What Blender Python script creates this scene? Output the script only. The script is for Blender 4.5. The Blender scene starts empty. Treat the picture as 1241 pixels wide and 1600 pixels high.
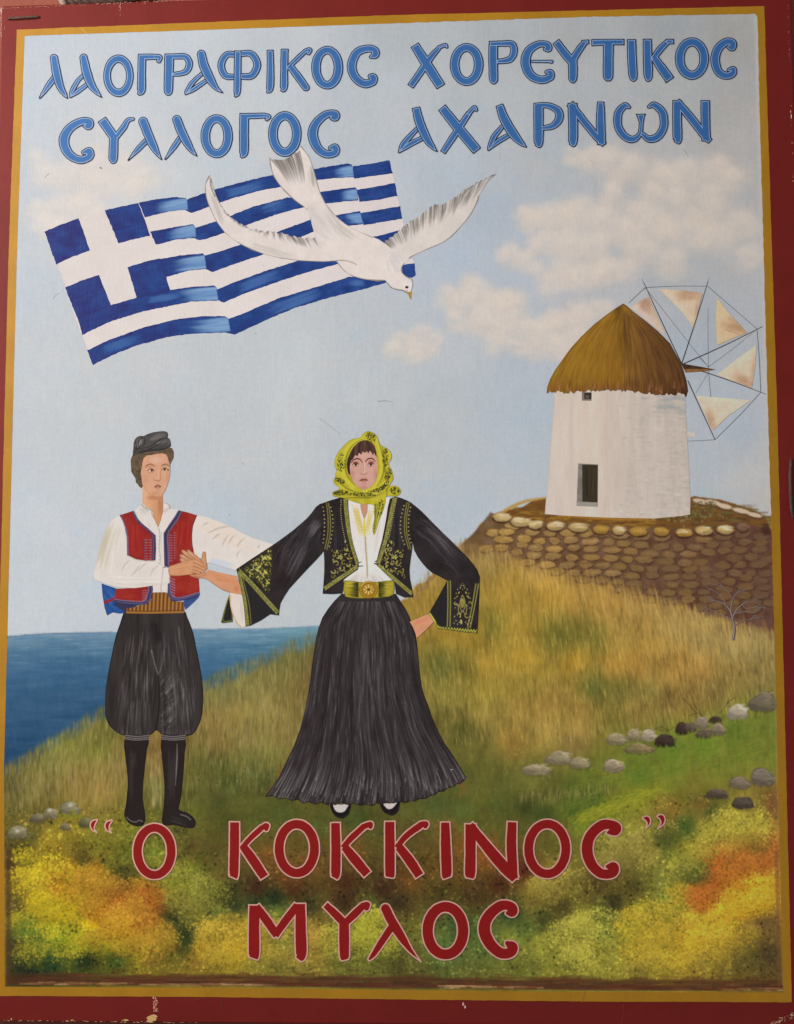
import bpy, math, random
import numpy as np
from mathutils import Vector, Matrix
from mathutils.geometry import delaunay_2d_cdt, tessellate_polygon

random.seed(7)
rng = np.random.default_rng(7)
WORLD_S=0.33
AREA_LOC=(-1.75,-1.5,1.0)
AREA_P=58
SC = bpy.context.scene
COL = SC.collection

# ------------------------------------------------------------------ camera
FPX = 3200.0                                     # focal length in photo pixels (photo 1241 x 1600)
def _rot(a, b, c):
    ca, sa, cb, sb, cc, sc = math.cos(a), math.sin(a), math.cos(b), math.sin(b), math.cos(c), math.sin(c)
    return (np.array([[cb, 0, sb], [0, 1, 0], [-sb, 0, cb]]) @ np.array([[1, 0, 0], [0, ca, -sa], [0, sa, ca]])
            @ np.array([[cc, -sc, 0], [sc, cc, 0], [0, 0, 1]]))
CR = _rot(-0.13311633, 0.07576843, -0.01145955)   # board axes (right, down, into wall) -> camera axes
CT = np.array([-0.01638207, -0.03139598, 3.2])
def _w(q): return Vector((q[0], q[2], -q[1]))     # board axes -> world axes
cam = bpy.data.cameras.new('camera'); cam_o = bpy.data.objects.new('camera', cam); COL.objects.link(cam_o)
_r, _d, _f, _c = _w(CR[0]), _w(CR[1]), _w(CR[2]), _w(-CR.T @ CT)
_m = Matrix((_r, -_d, -_f)).transposed().to_4x4(); _m.translation = _c
cam_o.matrix_world = _m
cam.sensor_fit = 'VERTICAL'; cam.sensor_height = 36.0; cam.lens = FPX / 1600 * 36.0
cam.clip_start = 0.05; cam.clip_end = 100
SC.camera = cam_o
# ------------------------------------------------------------------ light
wd = bpy.data.worlds.new('World'); SC.world = wd; wd.use_nodes = True
bg = wd.node_tree.nodes['Background']; bg.inputs[0].default_value = (0.80, 0.86, 1.0, 1); bg.inputs[1].default_value = WORLD_S
def area(loc, target, size, sy, power, color):
    l = bpy.data.lights.new('added_left_light', 'AREA'); l.shape = 'RECTANGLE'; l.size = size; l.size_y = sy; l.energy = power; l.color = color
    o = bpy.data.objects.new('added_left_light', l); COL.objects.link(o); o.location = loc
    o.rotation_euler = (Vector(target) - Vector(loc)).to_track_quat('-Z', 'Y').to_euler()
    return o
area(AREA_LOC, (0.05, 0, 0.0), 1.3, 1.3, AREA_P, (1.0, 0.95, 0.88))  # unseen lamp added at upper left so the light falls off rightwards
SC.view_settings.view_transform = 'Standard'; SC.view_settings.look = 'None'
SC.view_settings.exposure = 0.0; SC.view_settings.gamma = 1.0; SC.view_settings.use_curve_mapping = False
SC.cycles.max_bounces = 4; SC.cycles.use_denoising = True
# ------------------------------------------------------------------ pixel -> board -> world, and the paint's own colour
def board(px, py):
    """photo pixel -> point on the board's face (metres right, metres up)"""
    d = np.stack([(np.asarray(px, float) - 620.5) / FPX, (np.asarray(py, float) - 800) / FPX, np.ones_like(np.asarray(px, float))], -1)
    dq = d @ CR; o = -CR.T @ CT
    t = -o[2] / dq[..., 2]
    return o[0] + t * dq[..., 0], -(o[1] + t * dq[..., 1])
LK = np.array([[0.2825, -0.2341, -0.7201, 0.2756, -0.9113, 0.5098, 0.1263, 0.0406, -0.1597, 0.0655],
               [0.2601, -0.2346, -0.6861, 0.2644, -0.8981, 0.5127, 0.1171, 0.0752, -0.1632, 0.0443],
               [0.2338, -0.2271, -0.6352, 0.2534, -0.8359, 0.5005, 0.1051, 0.0474, -0.1626, 0.0729]]).T
VK = np.array([[-2.9331, 0.8634, -4.6752, 1.9003, -3.6628, 2.1012, 1.638, 1.1847, -1.8124, 0.3819],
               [-2.9675, 0.7874, -4.4993, 1.8539, -3.5765, 2.1105, 1.5869, 1.1402, -1.8239, 0.4323],
               [-3.0075, 0.6729, -4.1738, 1.7588, -3.5471, 2.1685, 1.4368, 1.4634, -1.845, 0.2157]]).T
def lin(c):
    c = np.clip(np.asarray(c, float) / 255, 0, 1)
    return np.where(c < .04045, c / 12.92, ((c + .055) / 1.055) ** 2.4)
def pigment(c, px, py):
    """colour read off the photo at a spot -> the paint's base colour there, with the light on that spot taken out"""
    u, v = np.asarray(px, float) / 1241, np.asarray(py, float) / 1600
    T = np.stack([u ** i * v ** j for i in range(4) for j in range(4 - i)], -1)
    return np.clip((lin(c) - np.exp(T @ VK)) / np.exp(T @ LK), 0.003, 0.92)
class View:
    """reads coordinates measured in an enlarged crop of the photo"""
    def __init__(s, ox, oy, k): s.o = (ox, oy); s.k = k
    def __call__(s, *pts):
        out = [tuple([s.o[0] + p[0] / s.k, s.o[1] + p[1] / s.k] + [w / s.k for w in p[2:]]) for p in pts]
        return out
    def e(s, x, y): return (s.o[0] + x / s.k, s.o[1] + y / s.k)

# ------------------------------------------------------------------ noise and canvas
_lat = rng.random((64, 256, 256))
def vnoise(x, y, sc, seed=0):
    x = np.asarray(x, float) / sc + 37.3 * seed; y = np.asarray(y, float) / sc + 11.7 * seed
    xi = np.floor(x).astype(int); yi = np.floor(y).astype(int); fx = x - xi; fy = y - yi
    fx = fx * fx * (3 - 2 * fx); fy = fy * fy * (3 - 2 * fy); L = _lat[seed % 64]
    g = lambda a, b: L[a & 255, b & 255]
    return ((g(xi, yi) * (1 - fx) + g(xi + 1, yi) * fx) * (1 - fy) + (g(xi, yi + 1) * (1 - fx) + g(xi + 1, yi + 1) * fx) * fy) * 2 - 1
def fbm(x, y, sc, seed=0, o=4):
    return sum(vnoise(x, y, sc / 2 ** i, seed + i) * .5 ** i for i in range(o))
def smooth(pts, n=6, closed=False):
    """Catmull-Rom through points of any dimension"""
    P = np.array(pts, float)
    if len(P) < 3: return P
    Q = np.vstack([P[-1], P, P[0], P[1]]) if closed else np.vstack([2 * P[0] - P[1], P, 2 * P[-1] - P[-2]])
    out = []; t = np.linspace(0, 1, n, endpoint=False)[:, None]
    for i in range(len(Q) - 3):
        a, b, c, d = Q[i:i + 4]
        out.append(.5 * (2 * b + (c - a) * t + (2 * a - 5 * b + 4 * c - d) * t ** 2 + (3 * b - a - 3 * c + d) * t ** 3))
    out = np.vstack(out)
    return out if closed else np.vstack([out, P[-1]])
def inside(poly, X, Y):
    P = np.array(poly, float)[:, :2]; r = np.zeros(np.shape(X), bool); n = len(P)
    for i in range(n):
        x1, y1 = P[i]; x2, y2 = P[(i + 1) % n]
        if y1 == y2: continue
        r ^= ((y1 > Y) != (y2 > Y)) & (X < (x2 - x1) * (Y - y1) / (y2 - y1) + x1)
    return r
def pin(poly, x, y):
    r = False; n = len(poly); j = n - 1
    for i in range(n):
        xi, yi = poly[i][0], poly[i][1]; xj, yj = poly[j][0], poly[j][1]
        if (yi > y) != (yj > y) and x < (xj - xi) * (y - yi) / (yj - yi) + xi: r = not r
        j = i
    return r
def inside_rows(P, xs, ys):
    P = np.array(P, float)[:, :2]; Q = np.roll(P, -1, 0); out = np.zeros((len(ys), len(xs)), bool)
    for r, y in enumerate(ys):
        m = (P[:, 1] > y) != (Q[:, 1] > y)
        c = np.sort(P[m, 0] + (Q[m, 0] - P[m, 0]) * (y - P[m, 1]) / (Q[m, 1] - P[m, 1]))
        out[r] = np.searchsorted(c, xs) % 2 == 1
    return out
class Canvas:
    def __init__(s, x0, y0, x1, y1, k=1.0, fill=(128, 128, 128)):
        s.x0, s.y0, s.k = x0, y0, k
        s.w, s.h = int((x1 - x0) * k) + 2, int((y1 - y0) * k) + 2
        Y, X = np.mgrid[0:s.h, 0:s.w]; s.X = X / k + x0; s.Y = Y / k + y0
        s.a = np.zeros((s.h, s.w, 3))
        if isinstance(fill, Canvas): s.a[:] = fill.sample(s.X, s.Y)
        elif callable(fill): s.a[:] = fill(s.X, s.Y)
        else: s.a[:] = fill
    def win(s, x0, y0, x1, y1):
        i0, i1 = max(0, int((x0 - s.x0) * s.k)), min(s.w, int((x1 - s.x0) * s.k) + 2)
        j0, j1 = max(0, int((y0 - s.y0) * s.k)), min(s.h, int((y1 - s.y0) * s.k) + 2)
        return (slice(j0, j1), slice(i0, i1)) if i1 > i0 and j1 > j0 else None
    def mix(s, sl, cov, col):
        s.a[sl] += (np.asarray(col, float) - s.a[sl]) * cov[..., None]
    def line(s, pts, w, col, a=1.0, soft=1.0):
        P = np.array([p[:2] for p in pts], float); n = len(P)
        fit = lambda v: np.full(n, float(v)) if np.ndim(v) == 0 else np.interp(np.linspace(0, 1, n), np.linspace(0, 1, len(v)), v)
        W = fit(w); A = fit(a)
        m = W.max() / 2 + soft + 1
        sl = s.win(P[:, 0].min() - m, P[:, 1].min() - m, P[:, 0].max() + m, P[:, 1].max() + m)
        if sl is None: return
        X, Y = s.X[sl], s.Y[sl]; cov = np.zeros(X.shape)
        for i in range(n - 1):
            d = P[i + 1] - P[i]; L2 = d @ d + 1e-9
            t = np.clip(((X - P[i, 0]) * d[0] + (Y - P[i, 1]) * d[1]) / L2, 0, 1)
            D = np.hypot(X - P[i, 0] - t * d[0], Y - P[i, 1] - t * d[1])
            ww = (W[i] + (W[i + 1] - W[i]) * t) / 2
            np.maximum(cov, np.clip((ww - D) / soft + .5, 0, 1) * (A[i] + (A[i + 1] - A[i]) * t), out=cov)
        s.mix(sl, cov, col)
    def curve(s, pts, w, col, a=1.0, soft=1.0, n=6, closed=False):
        q = smooth(pts, n, closed)
        if closed: q = np.vstack([q, q[:1]])
        if np.ndim(w): w = np.interp(np.linspace(0, 1, len(q)), np.linspace(0, 1, len(w)), w)
        s.line(q, w, col, a, soft)
    def ell(s, cx, cy, rx, ry, col, a=1.0, soft=.3, rot=0.0, rough=0, seed=0):
        m = max(rx, ry) * 1.3 + 1; sl = s.win(cx - m, cy - m, cx + m, cy + m)
        if sl is None: return
        X, Y = s.X[sl] - cx, s.Y[sl] - cy; c, q = math.cos(rot), math.sin(rot)
        r = np.hypot((X * c + Y * q) / rx, (-X * q + Y * c) / ry)
        if rough: r = r + rough * fbm(s.X[sl], s.Y[sl], max(rx, ry) * .6, seed)
        t = np.clip((1 - r) / soft, 0, 1); s.mix(sl, t * t * (3 - 2 * t) * a, col)
    def poly(s, pts, col, a=1.0):
        P = np.array([p[:2] for p in pts], float)
        sl = s.win(P[:, 0].min() - 1, P[:, 1].min() - 1, P[:, 0].max() + 1, P[:, 1].max() + 1)
        if sl is None: return
        q = .25 / s.k; cov = sum(inside(P, s.X[sl] + i * q, s.Y[sl] + j * q) for i in (-1, 1) for j in (-1, 1)) / 4.0
        s.mix(sl, cov * a, col)
    def streaks(s, p0, p1, h, cols, n, a=.5, w=(.6, 1.6), len_=(.3, 1.0), bend=0.0, soft=1.0, side=None):
        """n thin bristle marks running from p0 towards p1 inside a band h wide"""
        p0, p1 = np.array(p0, float), np.array(p1, float); d = p1 - p0; nn = np.array([-d[1], d[0]]) / (np.hypot(*d) + 1e-9)
        for i in range(n):
            o = (random.random() - .5) * h; L = random.uniform(*len_); t0 = random.uniform(0, 1 - L) if side is None else (0 if side == 0 else 1 - L)
            A, B = p0 + d * t0 + nn * o, p0 + d * (t0 + L) + nn * o; M = (A + B) / 2 + nn * bend * np.hypot(*d)
            c = random.choice(cols) if isinstance(cols, list) else cols
            s.curve([A, M, B], random.uniform(*w), c, [0, a * .9, a * .8, a, a * .8, a * .6, 0] if side is None else ([a] * 4 + [a * .7, a * .4, 0] if side == 0 else [0, a * .4, a * .7] + [a] * 4), soft, 3)
    def grain(s, sc=3, amp=4, sx=1.0, sy=1.0, seed=3):
        s.a += (fbm(s.X / sx, s.Y / sy, sc, seed, 3) * amp)[..., None]
    def sample(s, px, py):
        x = np.clip((np.asarray(px) - s.x0) * s.k, 0, s.w - 1.001); y = np.clip((np.asarray(py) - s.y0) * s.k, 0, s.h - 1.001)
        i, j = x.astype(int), y.astype(int); fx, fy = (x - i)[..., None], (y - j)[..., None]
        return (s.a[j, i] * (1 - fx) + s.a[j, i + 1] * fx) * (1 - fy) + (s.a[j + 1, i] * (1 - fx) + s.a[j + 1, i + 1] * fx) * fy

# ------------------------------------------------------------------ materials
def new_mat(name):
    m = bpy.data.materials.new(name); m.use_nodes = True
    return m, m.node_tree.nodes, m.node_tree.links, m.node_tree.nodes['Principled BSDF']
def paint_mat(name, rough=.5, spec=.25, mottle=.06, bump=.10):
    m, N, L, b = new_mat(name)
    at = N.new('ShaderNodeAttribute'); at.attribute_name = 'Pigment'
    tc = N.new('ShaderNodeTexCoord')
    n1 = N.new('ShaderNodeTexNoise'); n1.inputs['Scale'].default_value = 140; n1.inputs['Detail'].default_value = 5
    L.new(tc.outputs['Object'], n1.inputs['Vector'])
    mr = N.new('ShaderNodeMapRange'); mr.inputs[3].default_value = 1 - mottle; mr.inputs[4].default_value = 1 + mottle
    L.new(n1.outputs['Fac'], mr.inputs[0])
    mx = N.new('ShaderNodeMix'); mx.data_type = 'RGBA'; mx.blend_type = 'MULTIPLY'; mx.inputs[0].default_value = 1
    L.new(at.outputs['Color'], mx.inputs[6]); L.new(mr.outputs[0], mx.inputs[7]); L.new(mx.outputs[2], b.inputs['Base Color'])
    n4 = N.new('ShaderNodeTexNoise'); n4.inputs['Scale'].default_value = 5; n4.inputs['Detail'].default_value = 6; n4.inputs['Roughness'].default_value = .7
    L.new(tc.outputs['Object'], n4.inputs['Vector'])
    m4 = N.new('ShaderNodeMapRange'); m4.inputs[1].default_value = .25; m4.inputs[2].default_value = .75; m4.inputs[3].default_value = rough - .06; m4.inputs[4].default_value = rough + .07
    L.new(n4.outputs['Fac'], m4.inputs[0]); L.new(m4.outputs[0], b.inputs['Roughness'])
    b.inputs['Specular IOR Level'].default_value = spec
    n2 = N.new('ShaderNodeTexNoise'); n2.inputs['Scale'].default_value = 420; n2.inputs['Detail'].default_value = 3
    L.new(tc.outputs['Object'], n2.inputs['Vector'])
    mp = N.new('ShaderNodeMapping'); mp.inputs['Scale'].default_value = (260, 260, 34); L.new(tc.outputs['Object'], mp.inputs['Vector'])   # upright brush ridges
    n3 = N.new('ShaderNodeTexNoise'); n3.inputs['Scale'].default_value = 1; n3.inputs['Detail'].default_value = 4; L.new(mp.outputs[0], n3.inputs['Vector'])
    ad = N.new('ShaderNodeMath'); L.new(n2.outputs['Fac'], ad.inputs[0]); L.new(n3.outputs['Fac'], ad.inputs[1])
    bp = N.new('ShaderNodeBump'); bp.inputs['Strength'].default_value = bump; bp.inputs['Distance'].default_value = .002
    L.new(ad.outputs[0], bp.inputs['Height']); L.new(bp.outputs['Normal'], b.inputs['Normal'])
    return m
PAINT = paint_mat('oil_paint')

# ------------------------------------------------------------------ meshes on the board
ZSTEP = 0.000012
def make_obj(name, verts, faces, cols, z, parent, mat=None, label=None):
    """verts in photo pixels -> one mesh lying z paint layers above the board"""
    V = np.array(verts, float); X, Zc = board(V[:, 0], V[:, 1])
    W = np.stack([X, -np.broadcast_to(np.asarray(z, float), X.shape) * ZSTEP, Zc], -1)
    me = bpy.data.meshes.new(name); me.from_pydata(W.tolist(), [], faces)
    ca = me.color_attributes.new('Pigment', 'FLOAT_COLOR', 'POINT')
    ca.data.foreach_set('color', np.concatenate([cols, np.ones((len(V), 1))], 1).astype(np.float32).ravel())
    me.materials.append(mat or PAINT); me.update()
    o = bpy.data.objects.new(name, me); COL.objects.link(o)
    if parent: o.parent = parent
    if label: o['label'] = label
    # faces look out of the wall
    if len(me.polygons) and sum(p.normal.y * p.area for p in me.polygons) > 0: me.flip_normals()
    return o
def empty(name, parent, label=None):
    o = bpy.data.objects.new(name, None); COL.objects.link(o); o.parent = parent
    if label: o['label'] = label
    return o
def resample(P, step):
    P = np.array(P, float)[:, :2]; out = []
    for i in range(len(P)):
        a, b = P[i], P[(i + 1) % len(P)]; n = max(1, int(np.hypot(*(b - a)) / step))
        out += [a + (b - a) * k / n for k in range(n)]
    return np.array(out)
def region(name, parent, outline, canvas, z, sp=1.2, hole=None, label=None, rough=0.0, flat=None):
    """fill an outline with a fine triangle net whose points carry the colours painted on the canvas"""
    B = resample(outline, sp)
    if rough: B = B + np.stack([vnoise(B[:, 0], B[:, 1], 4, 5), vnoise(B[:, 0], B[:, 1], 4, 6)], -1) * rough
    keep = [0]
    for i in range(1, len(B)):
        if np.hypot(*(B[i] - B[keep[-1]])) > sp * .25: keep.append(i)
    B = B[keep]
    x0, y0 = B.min(0); x1, y1 = B.max(0)
    gx, gy = np.arange(x0 + sp * .5, x1, sp), np.arange(y0 + sp * .5, y1, sp)
    fine = inside_rows(B, np.concatenate([gx - sp * .4, gx + sp * .4]), np.concatenate([gy - sp * .4, gy + sp * .4]))
    n_, m_ = len(gy), len(gx); k = fine[:n_, :m_] & fine[:n_, m_:] & fine[n_:, :m_] & fine[n_:, m_:]
    X, Y = np.meshgrid(gx, gy)
    X = X + rng.uniform(-.18, .18, X.shape) * sp; Y = Y + rng.uniform(-.18, .18, Y.shape) * sp
    P = np.stack([X[k], Y[k]], -1)
    loops = [list(range(len(B)))]
    pts = [Vector(p) for p in B] + [Vector(p) for p in P]
    v, e, f, ov, *_ = delaunay_2d_cdt(pts, [], loops, 1, 1e-5, True)
    V = np.array([(p.x, p.y) for p in v])
    fa = np.array([t[:3] for t in f]); isb = np.array([(not o_) or min(o_) < len(B) for o_ in ov])
    rim = np.nonzero(isb[fa].all(1))[0]; ok = np.ones(len(fa), bool)
    if len(rim): ce = V[fa[rim]].mean(1); ok[rim] = inside(B, ce[:, 0], ce[:, 1])
    f = [t for t, q_ in zip(f, ok) if q_]
    if flat is not None: c = np.tile(np.asarray(pigment(flat, *V.mean(0))), (len(V), 1))
    else: c = pigment(canvas.sample(V[:, 0], V[:, 1]), V[:, 0], V[:, 1])
    return make_obj(name, V, f, c, z, parent, None, label)
def ribbon(P, closed=False):
    """P: n x 3 (x, y, width) -> left and right rims"""
    xy = P[:, :2]
    if closed: T = np.roll(xy, -1, 0) - np.roll(xy, 1, 0)
    else: T = np.gradient(xy, axis=0)
    T /= np.hypot(T[:, 0], T[:, 1])[:, None] + 1e-9; Nn = np.stack([-T[:, 1], T[:, 0]], -1)
    h = P[:, 2:3] / 2
    return xy + Nn * h, xy - Nn * h
class Strokes:
    """hard-edged brush strokes collected into one mesh"""
    def __init__(s): s.v = []; s.f = []; s.c = []; s.z = []
    def add(s, P, col, z, closed=False, cap='f'):
        P = np.array(P, float)
        P[:, 2] = np.maximum(P[:, 2], .25)
        A, B = ribbon(P, closed); n = len(P); o = len(s.v)
        s.v += [p for q in zip(A, B) for p in q]
        s.f += [(o + 2 * i, o + 2 * i + 1, o + 2 * ((i + 1) % n) + 1, o + 2 * ((i + 1) % n)) for i in range(n if closed else n - 1)]
        if not closed and cap == 'r':
            for e, sg in ((0, -1), (n - 1, 1)):
                t = (P[1, :2] - P[0, :2]) if e == 0 else (P[-1, :2] - P[-2, :2]); t = t / (np.hypot(*t) + 1e-9) * sg
                a, c = A[e], P[e, :2]; r = P[e, 2] / 2; u = (a - c) / (r + 1e-9)
                k = len(s.v); arc = [c + r * (u * math.cos(x) + t * math.sin(x)) for x in np.linspace(0, math.pi, 9)[1:-1]]
                s.v += arc; ids = [o + 2 * e] + list(range(k, k + 7)) + [o + 2 * e + 1]
                s.f.append(tuple(ids))
        m = len(s.v) - o
        s.c += [tuple(col)] * m; s.z += [z] * m
    def poly(s, pts, col, z):
        o = len(s.v); P = [Vector((p[0], p[1], 0)) for p in pts]
        s.v += [np.array(p[:2], float) for p in pts]
        s.f += [tuple(o + i for i in t) for t in tessellate_polygon([P])]
        s.c += [tuple(col)] * len(pts); s.z += [z] * len(pts)
    def build(s, name, parent, label=None):
        F = []
        V = np.array(s.v)
        for f in s.f:                                   # same winding everywhere
            q = V[list(f)]; ar = np.sum(q[:, 0] * np.roll(q[:, 1], -1) - np.roll(q[:, 0], -1) * q[:, 1])
            F.append(f if ar > 0 else f[::-1])
        return make_obj(name, V, F, np.array(s.c), np.array(s.z), parent, None, label)
def shift(pts, dx, dy): return [(p[0] + dx, p[1] + dy) + tuple(p[2:]) for p in pts]
# ------------------------------------------------------------------ wall and board
def stucco():
    m, N, L, b = new_mat('salmon_stucco')
    tc = N.new('ShaderNodeTexCoord'); n = N.new('ShaderNodeTexNoise'); n.inputs['Scale'].default_value = 9; n.inputs['Detail'].default_value = 8
    L.new(tc.outputs['Object'], n.inputs['Vector'])
    r = N.new('ShaderNodeValToRGB'); r.color_ramp.elements[0].color = (.27, .07, .045, 1); r.color_ramp.elements[1].color = (.36, .1, .062, 1)
    L.new(n.outputs['Fac'], r.inputs[0]); L.new(r.outputs[0], b.inputs['Base Color']); b.inputs['Roughness'].default_value = .9
    n2 = N.new('ShaderNodeTexNoise'); n2.inputs['Scale'].default_value = 160; n2.inputs['Detail'].default_value = 6
    L.new(tc.outputs['Object'], n2.inputs['Vector'])
    bp = N.new('ShaderNodeBump'); bp.inputs['Strength'].default_value = .4; bp.inputs['Distance'].default_value = .003
    L.new(n2.outputs['Fac'], bp.inputs['Height']); L.new(bp.outputs['Normal'], b.inputs['Normal'])
    return m
def box_mesh(name, x0, x1, y0, y1, z0, z1, m, bev=0.0, parent=None):
    v = [(x, y, z) for x in (x0, x1) for y in (y0, y1) for z in (z0, z1)]
    f = [(0, 1, 3, 2), (4, 6, 7, 5), (0, 4, 5, 1), (2, 3, 7, 6), (0, 2, 6, 4), (1, 5, 7, 3)]
    me = bpy.data.meshes.new(name); me.from_pydata(v, [], f); me.materials.append(m)
    if bev:
        import bmesh
        bm = bmesh.new(); bm.from_mesh(me); bmesh.ops.recalc_face_normals(bm, faces=bm.faces)
        bmesh.ops.bevel(bm, geom=bm.edges[:], offset=bev, segments=3, affect='EDGES', profile=.5); bm.to_mesh(me); bm.free()
    o = bpy.data.objects.new(name, me); COL.objects.link(o); o.parent = parent
    return o
wall = box_mesh('wall', -1.6, 1.6, .04, .2, -1.5, 1.5, stucco()); wall['kind'] = 'structure'

def red_board():
    m, N, L, b = new_mat('worn_red_gloss_paint')
    tc = N.new('ShaderNodeTexCoord')
    n = N.new('ShaderNodeTexNoise'); n.inputs['Scale'].default_value = 14; n.inputs['Detail'].default_value = 9; n.inputs['Roughness'].default_value = .65
    L.new(tc.outputs['Object'], n.inputs['Vector'])
    r = N.new('ShaderNodeValToRGB'); r.color_ramp.elements[0].color = (.175, .0085, .0042, 1); r.color_ramp.elements[0].position = .3
    r.color_ramp.elements[1].color = (.215, .0125, .0065, 1); r.color_ramp.elements[1].position = .7
    L.new(n.outputs['Fac'], r.inputs[0])
    mp = N.new('ShaderNodeMapping'); mp.inputs['Scale'].default_value = (60, 60, 900); L.new(tc.outputs['Object'], mp.inputs['Vector'])
    n3 = N.new('ShaderNodeTexNoise'); n3.inputs['Scale'].default_value = 1; n3.inputs['Detail'].default_value = 3; L.new(mp.outputs[0], n3.inputs['Vector'])
    r3 = N.new('ShaderNodeMapRange'); r3.inputs[1].default_value = .68; r3.inputs[2].default_value = .82; r3.inputs[4].default_value = .25; L.new(n3.outputs['Fac'], r3.inputs[0])
    mx = N.new('ShaderNodeMix'); mx.data_type = 'RGBA'; L.new(r3.outputs[0], mx.inputs[0]); L.new(r.outputs[0], mx.inputs[6]); mx.inputs[7].default_value = (.26, .07, .05, 1)
    L.new(mx.outputs[2], b.inputs['Base Color'])
    b.inputs['Roughness'].default_value = .5; b.inputs['Specular IOR Level'].default_value = .25
    n2 = N.new('ShaderNodeTexNoise'); n2.inputs['Scale'].default_value = 90; n2.inputs['Detail'].default_value = 5
    L.new(tc.outputs['Object'], n2.inputs['Vector'])
    bp = N.new('ShaderNodeBump'); bp.inputs['Strength'].default_value = .12; bp.inputs['Distance'].default_value = .002
    L.new(n2.outputs['Fac'], bp.inputs['Height']); L.new(bp.outputs['Normal'], b.inputs['Normal'])
    return m
bl, bt, br, bb = float(board(1, 100)[0]), float(board(150, 5)[1]), float(board(1238, 60)[0]), float(board(150, 1596.5)[1])
SIGN = box_mesh('painted_sign', bl, br, 0, .018, bb, bt, red_board(), .0016)
SIGN['label'] = 'large hand painted sign with dancing couple, flag, dove and windmill in a red border'
SIGN['category'] = 'sign'

# ------------------------------------------------------------------ outline of the picture
LEFT = np.array([(57, 38.5), (400, 26.5), (1000, 11.5), (1200, 6.5), (1545, 8)]); RIGHT = np.array([(22, 1183), (55, 1184.5), (130, 1186), (640, 1200), (840, 1206), (1100, 1213), (1552, 1224)])
TOP = np.array([(38, 56), (300, 47.5), (600, 37), (911, 26.5), (1184, 21.5)]); BOT = np.array([(0, 1541.5), (300, 1543), (640, 1546.5), (941, 1550), (1225, 1551)])
def fx(T, v): return np.interp(v, T[:, 0], T[:, 1])
xl = lambda y: fx(LEFT, y); xr = lambda y: fx(RIGHT, y); yt = lambda x: fx(TOP, x); yb = lambda x: fx(BOT, x)
def picture_ring(grow=0):
    p = [(x, yt(x) - grow) for x in np.linspace(38.5, 1183, 40)]
    p += [(xr(y) + grow, y) for y in np.linspace(24, 1551, 50)]
    p += [(x, yb(x) + grow) for x in np.linspace(1224, 8, 40)]
    p += [(xl(y) - grow, y) for y in np.linspace(1541, 57, 50)]
    return p
# gold band, as one ring
s = Strokes()
gi = np.array([(38.5, 56.5)] + [(x, yt(x)) for x in np.linspace(50, 1175, 160)] + [(1180, 22), (1183, 26)] + [(xr(y), y) for y in np.linspace(32, 1545, 200)]
              + [(1224, 1551)] + [(x, yb(x)) for x in np.linspace(1215, 16, 160)] + [(8, 1541.5)] + [(xl(y), y) for y in np.linspace(1535, 64, 200)])
go = []
C0 = [(26.5, 46.5), (1194.5, 9.5), (1237.5, 1566), (-9, 1556)]
LO = np.array([(46, 26.5), (400, 13.5), (1000, -1.5), (1200, -6.5), (1560, -7)]); RO = np.array([(9, 1194.5), (130, 1198), (640, 1214.5), (840, 1219.5), (1100, 1226), (1566, 1237.5)])
TO = np.array([(26, 46.5), (300, 35.5), (600, 24), (911, 16.5), (1195, 9.5)]); BO = np.array([(-8, 1556), (300, 1557.5), (640, 1561.7), (941, 1565), (1238, 1566)])
go = [(26.5, 46.5)] + [(x, fx(TO, x)) for x in np.linspace(40, 1184, 160)] + [(1190, 9.6), (1194.5, 9.5)] + [(fx(RO, y), y) for y in np.linspace(22, 1555, 200)] \
    + [(1237.5, 1566)] + [(x, fx(BO, x)) for x in np.linspace(1226, 4, 160)] + [(-7, 1556)] + [(fx(LO, y), y) for y in np.linspace(1548, 56, 200)]
go = np.array(go); n = len(gi)
wob = np.stack([vnoise(gi[:, 0], gi[:, 1], 5.5, 8), vnoise(gi[:, 0], gi[:, 1], 5.5, 9)], -1)
wob *= (0.25 + .5 * (gi[:, :1] > 600))
gi = gi + wob; go = go + np.stack([vnoise(go[:, 0], go[:, 1], 9, 8), vnoise(go[:, 0], go[:, 1], 9, 9)], -1) * .4
V = np.vstack([gi, go]); F = [(i, (i + 1) % n, n + (i + 1) % n, n + i) for i in range(n)]
gc = np.tile(pigment((163, 117, 36), 600, 800)[None], (2 * n, 1)) * (1 + .07 * fbm(V[:, 0], V[:, 1], 40, 12))[:, None]
GOLD = paint_mat('gold_paint', .45, .3, .10, .08)
gold = make_obj('gold_border', V, F, gc, 18, SIGN, GOLD)
gold['label'] = 'ochre gold band round the picture'

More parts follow.
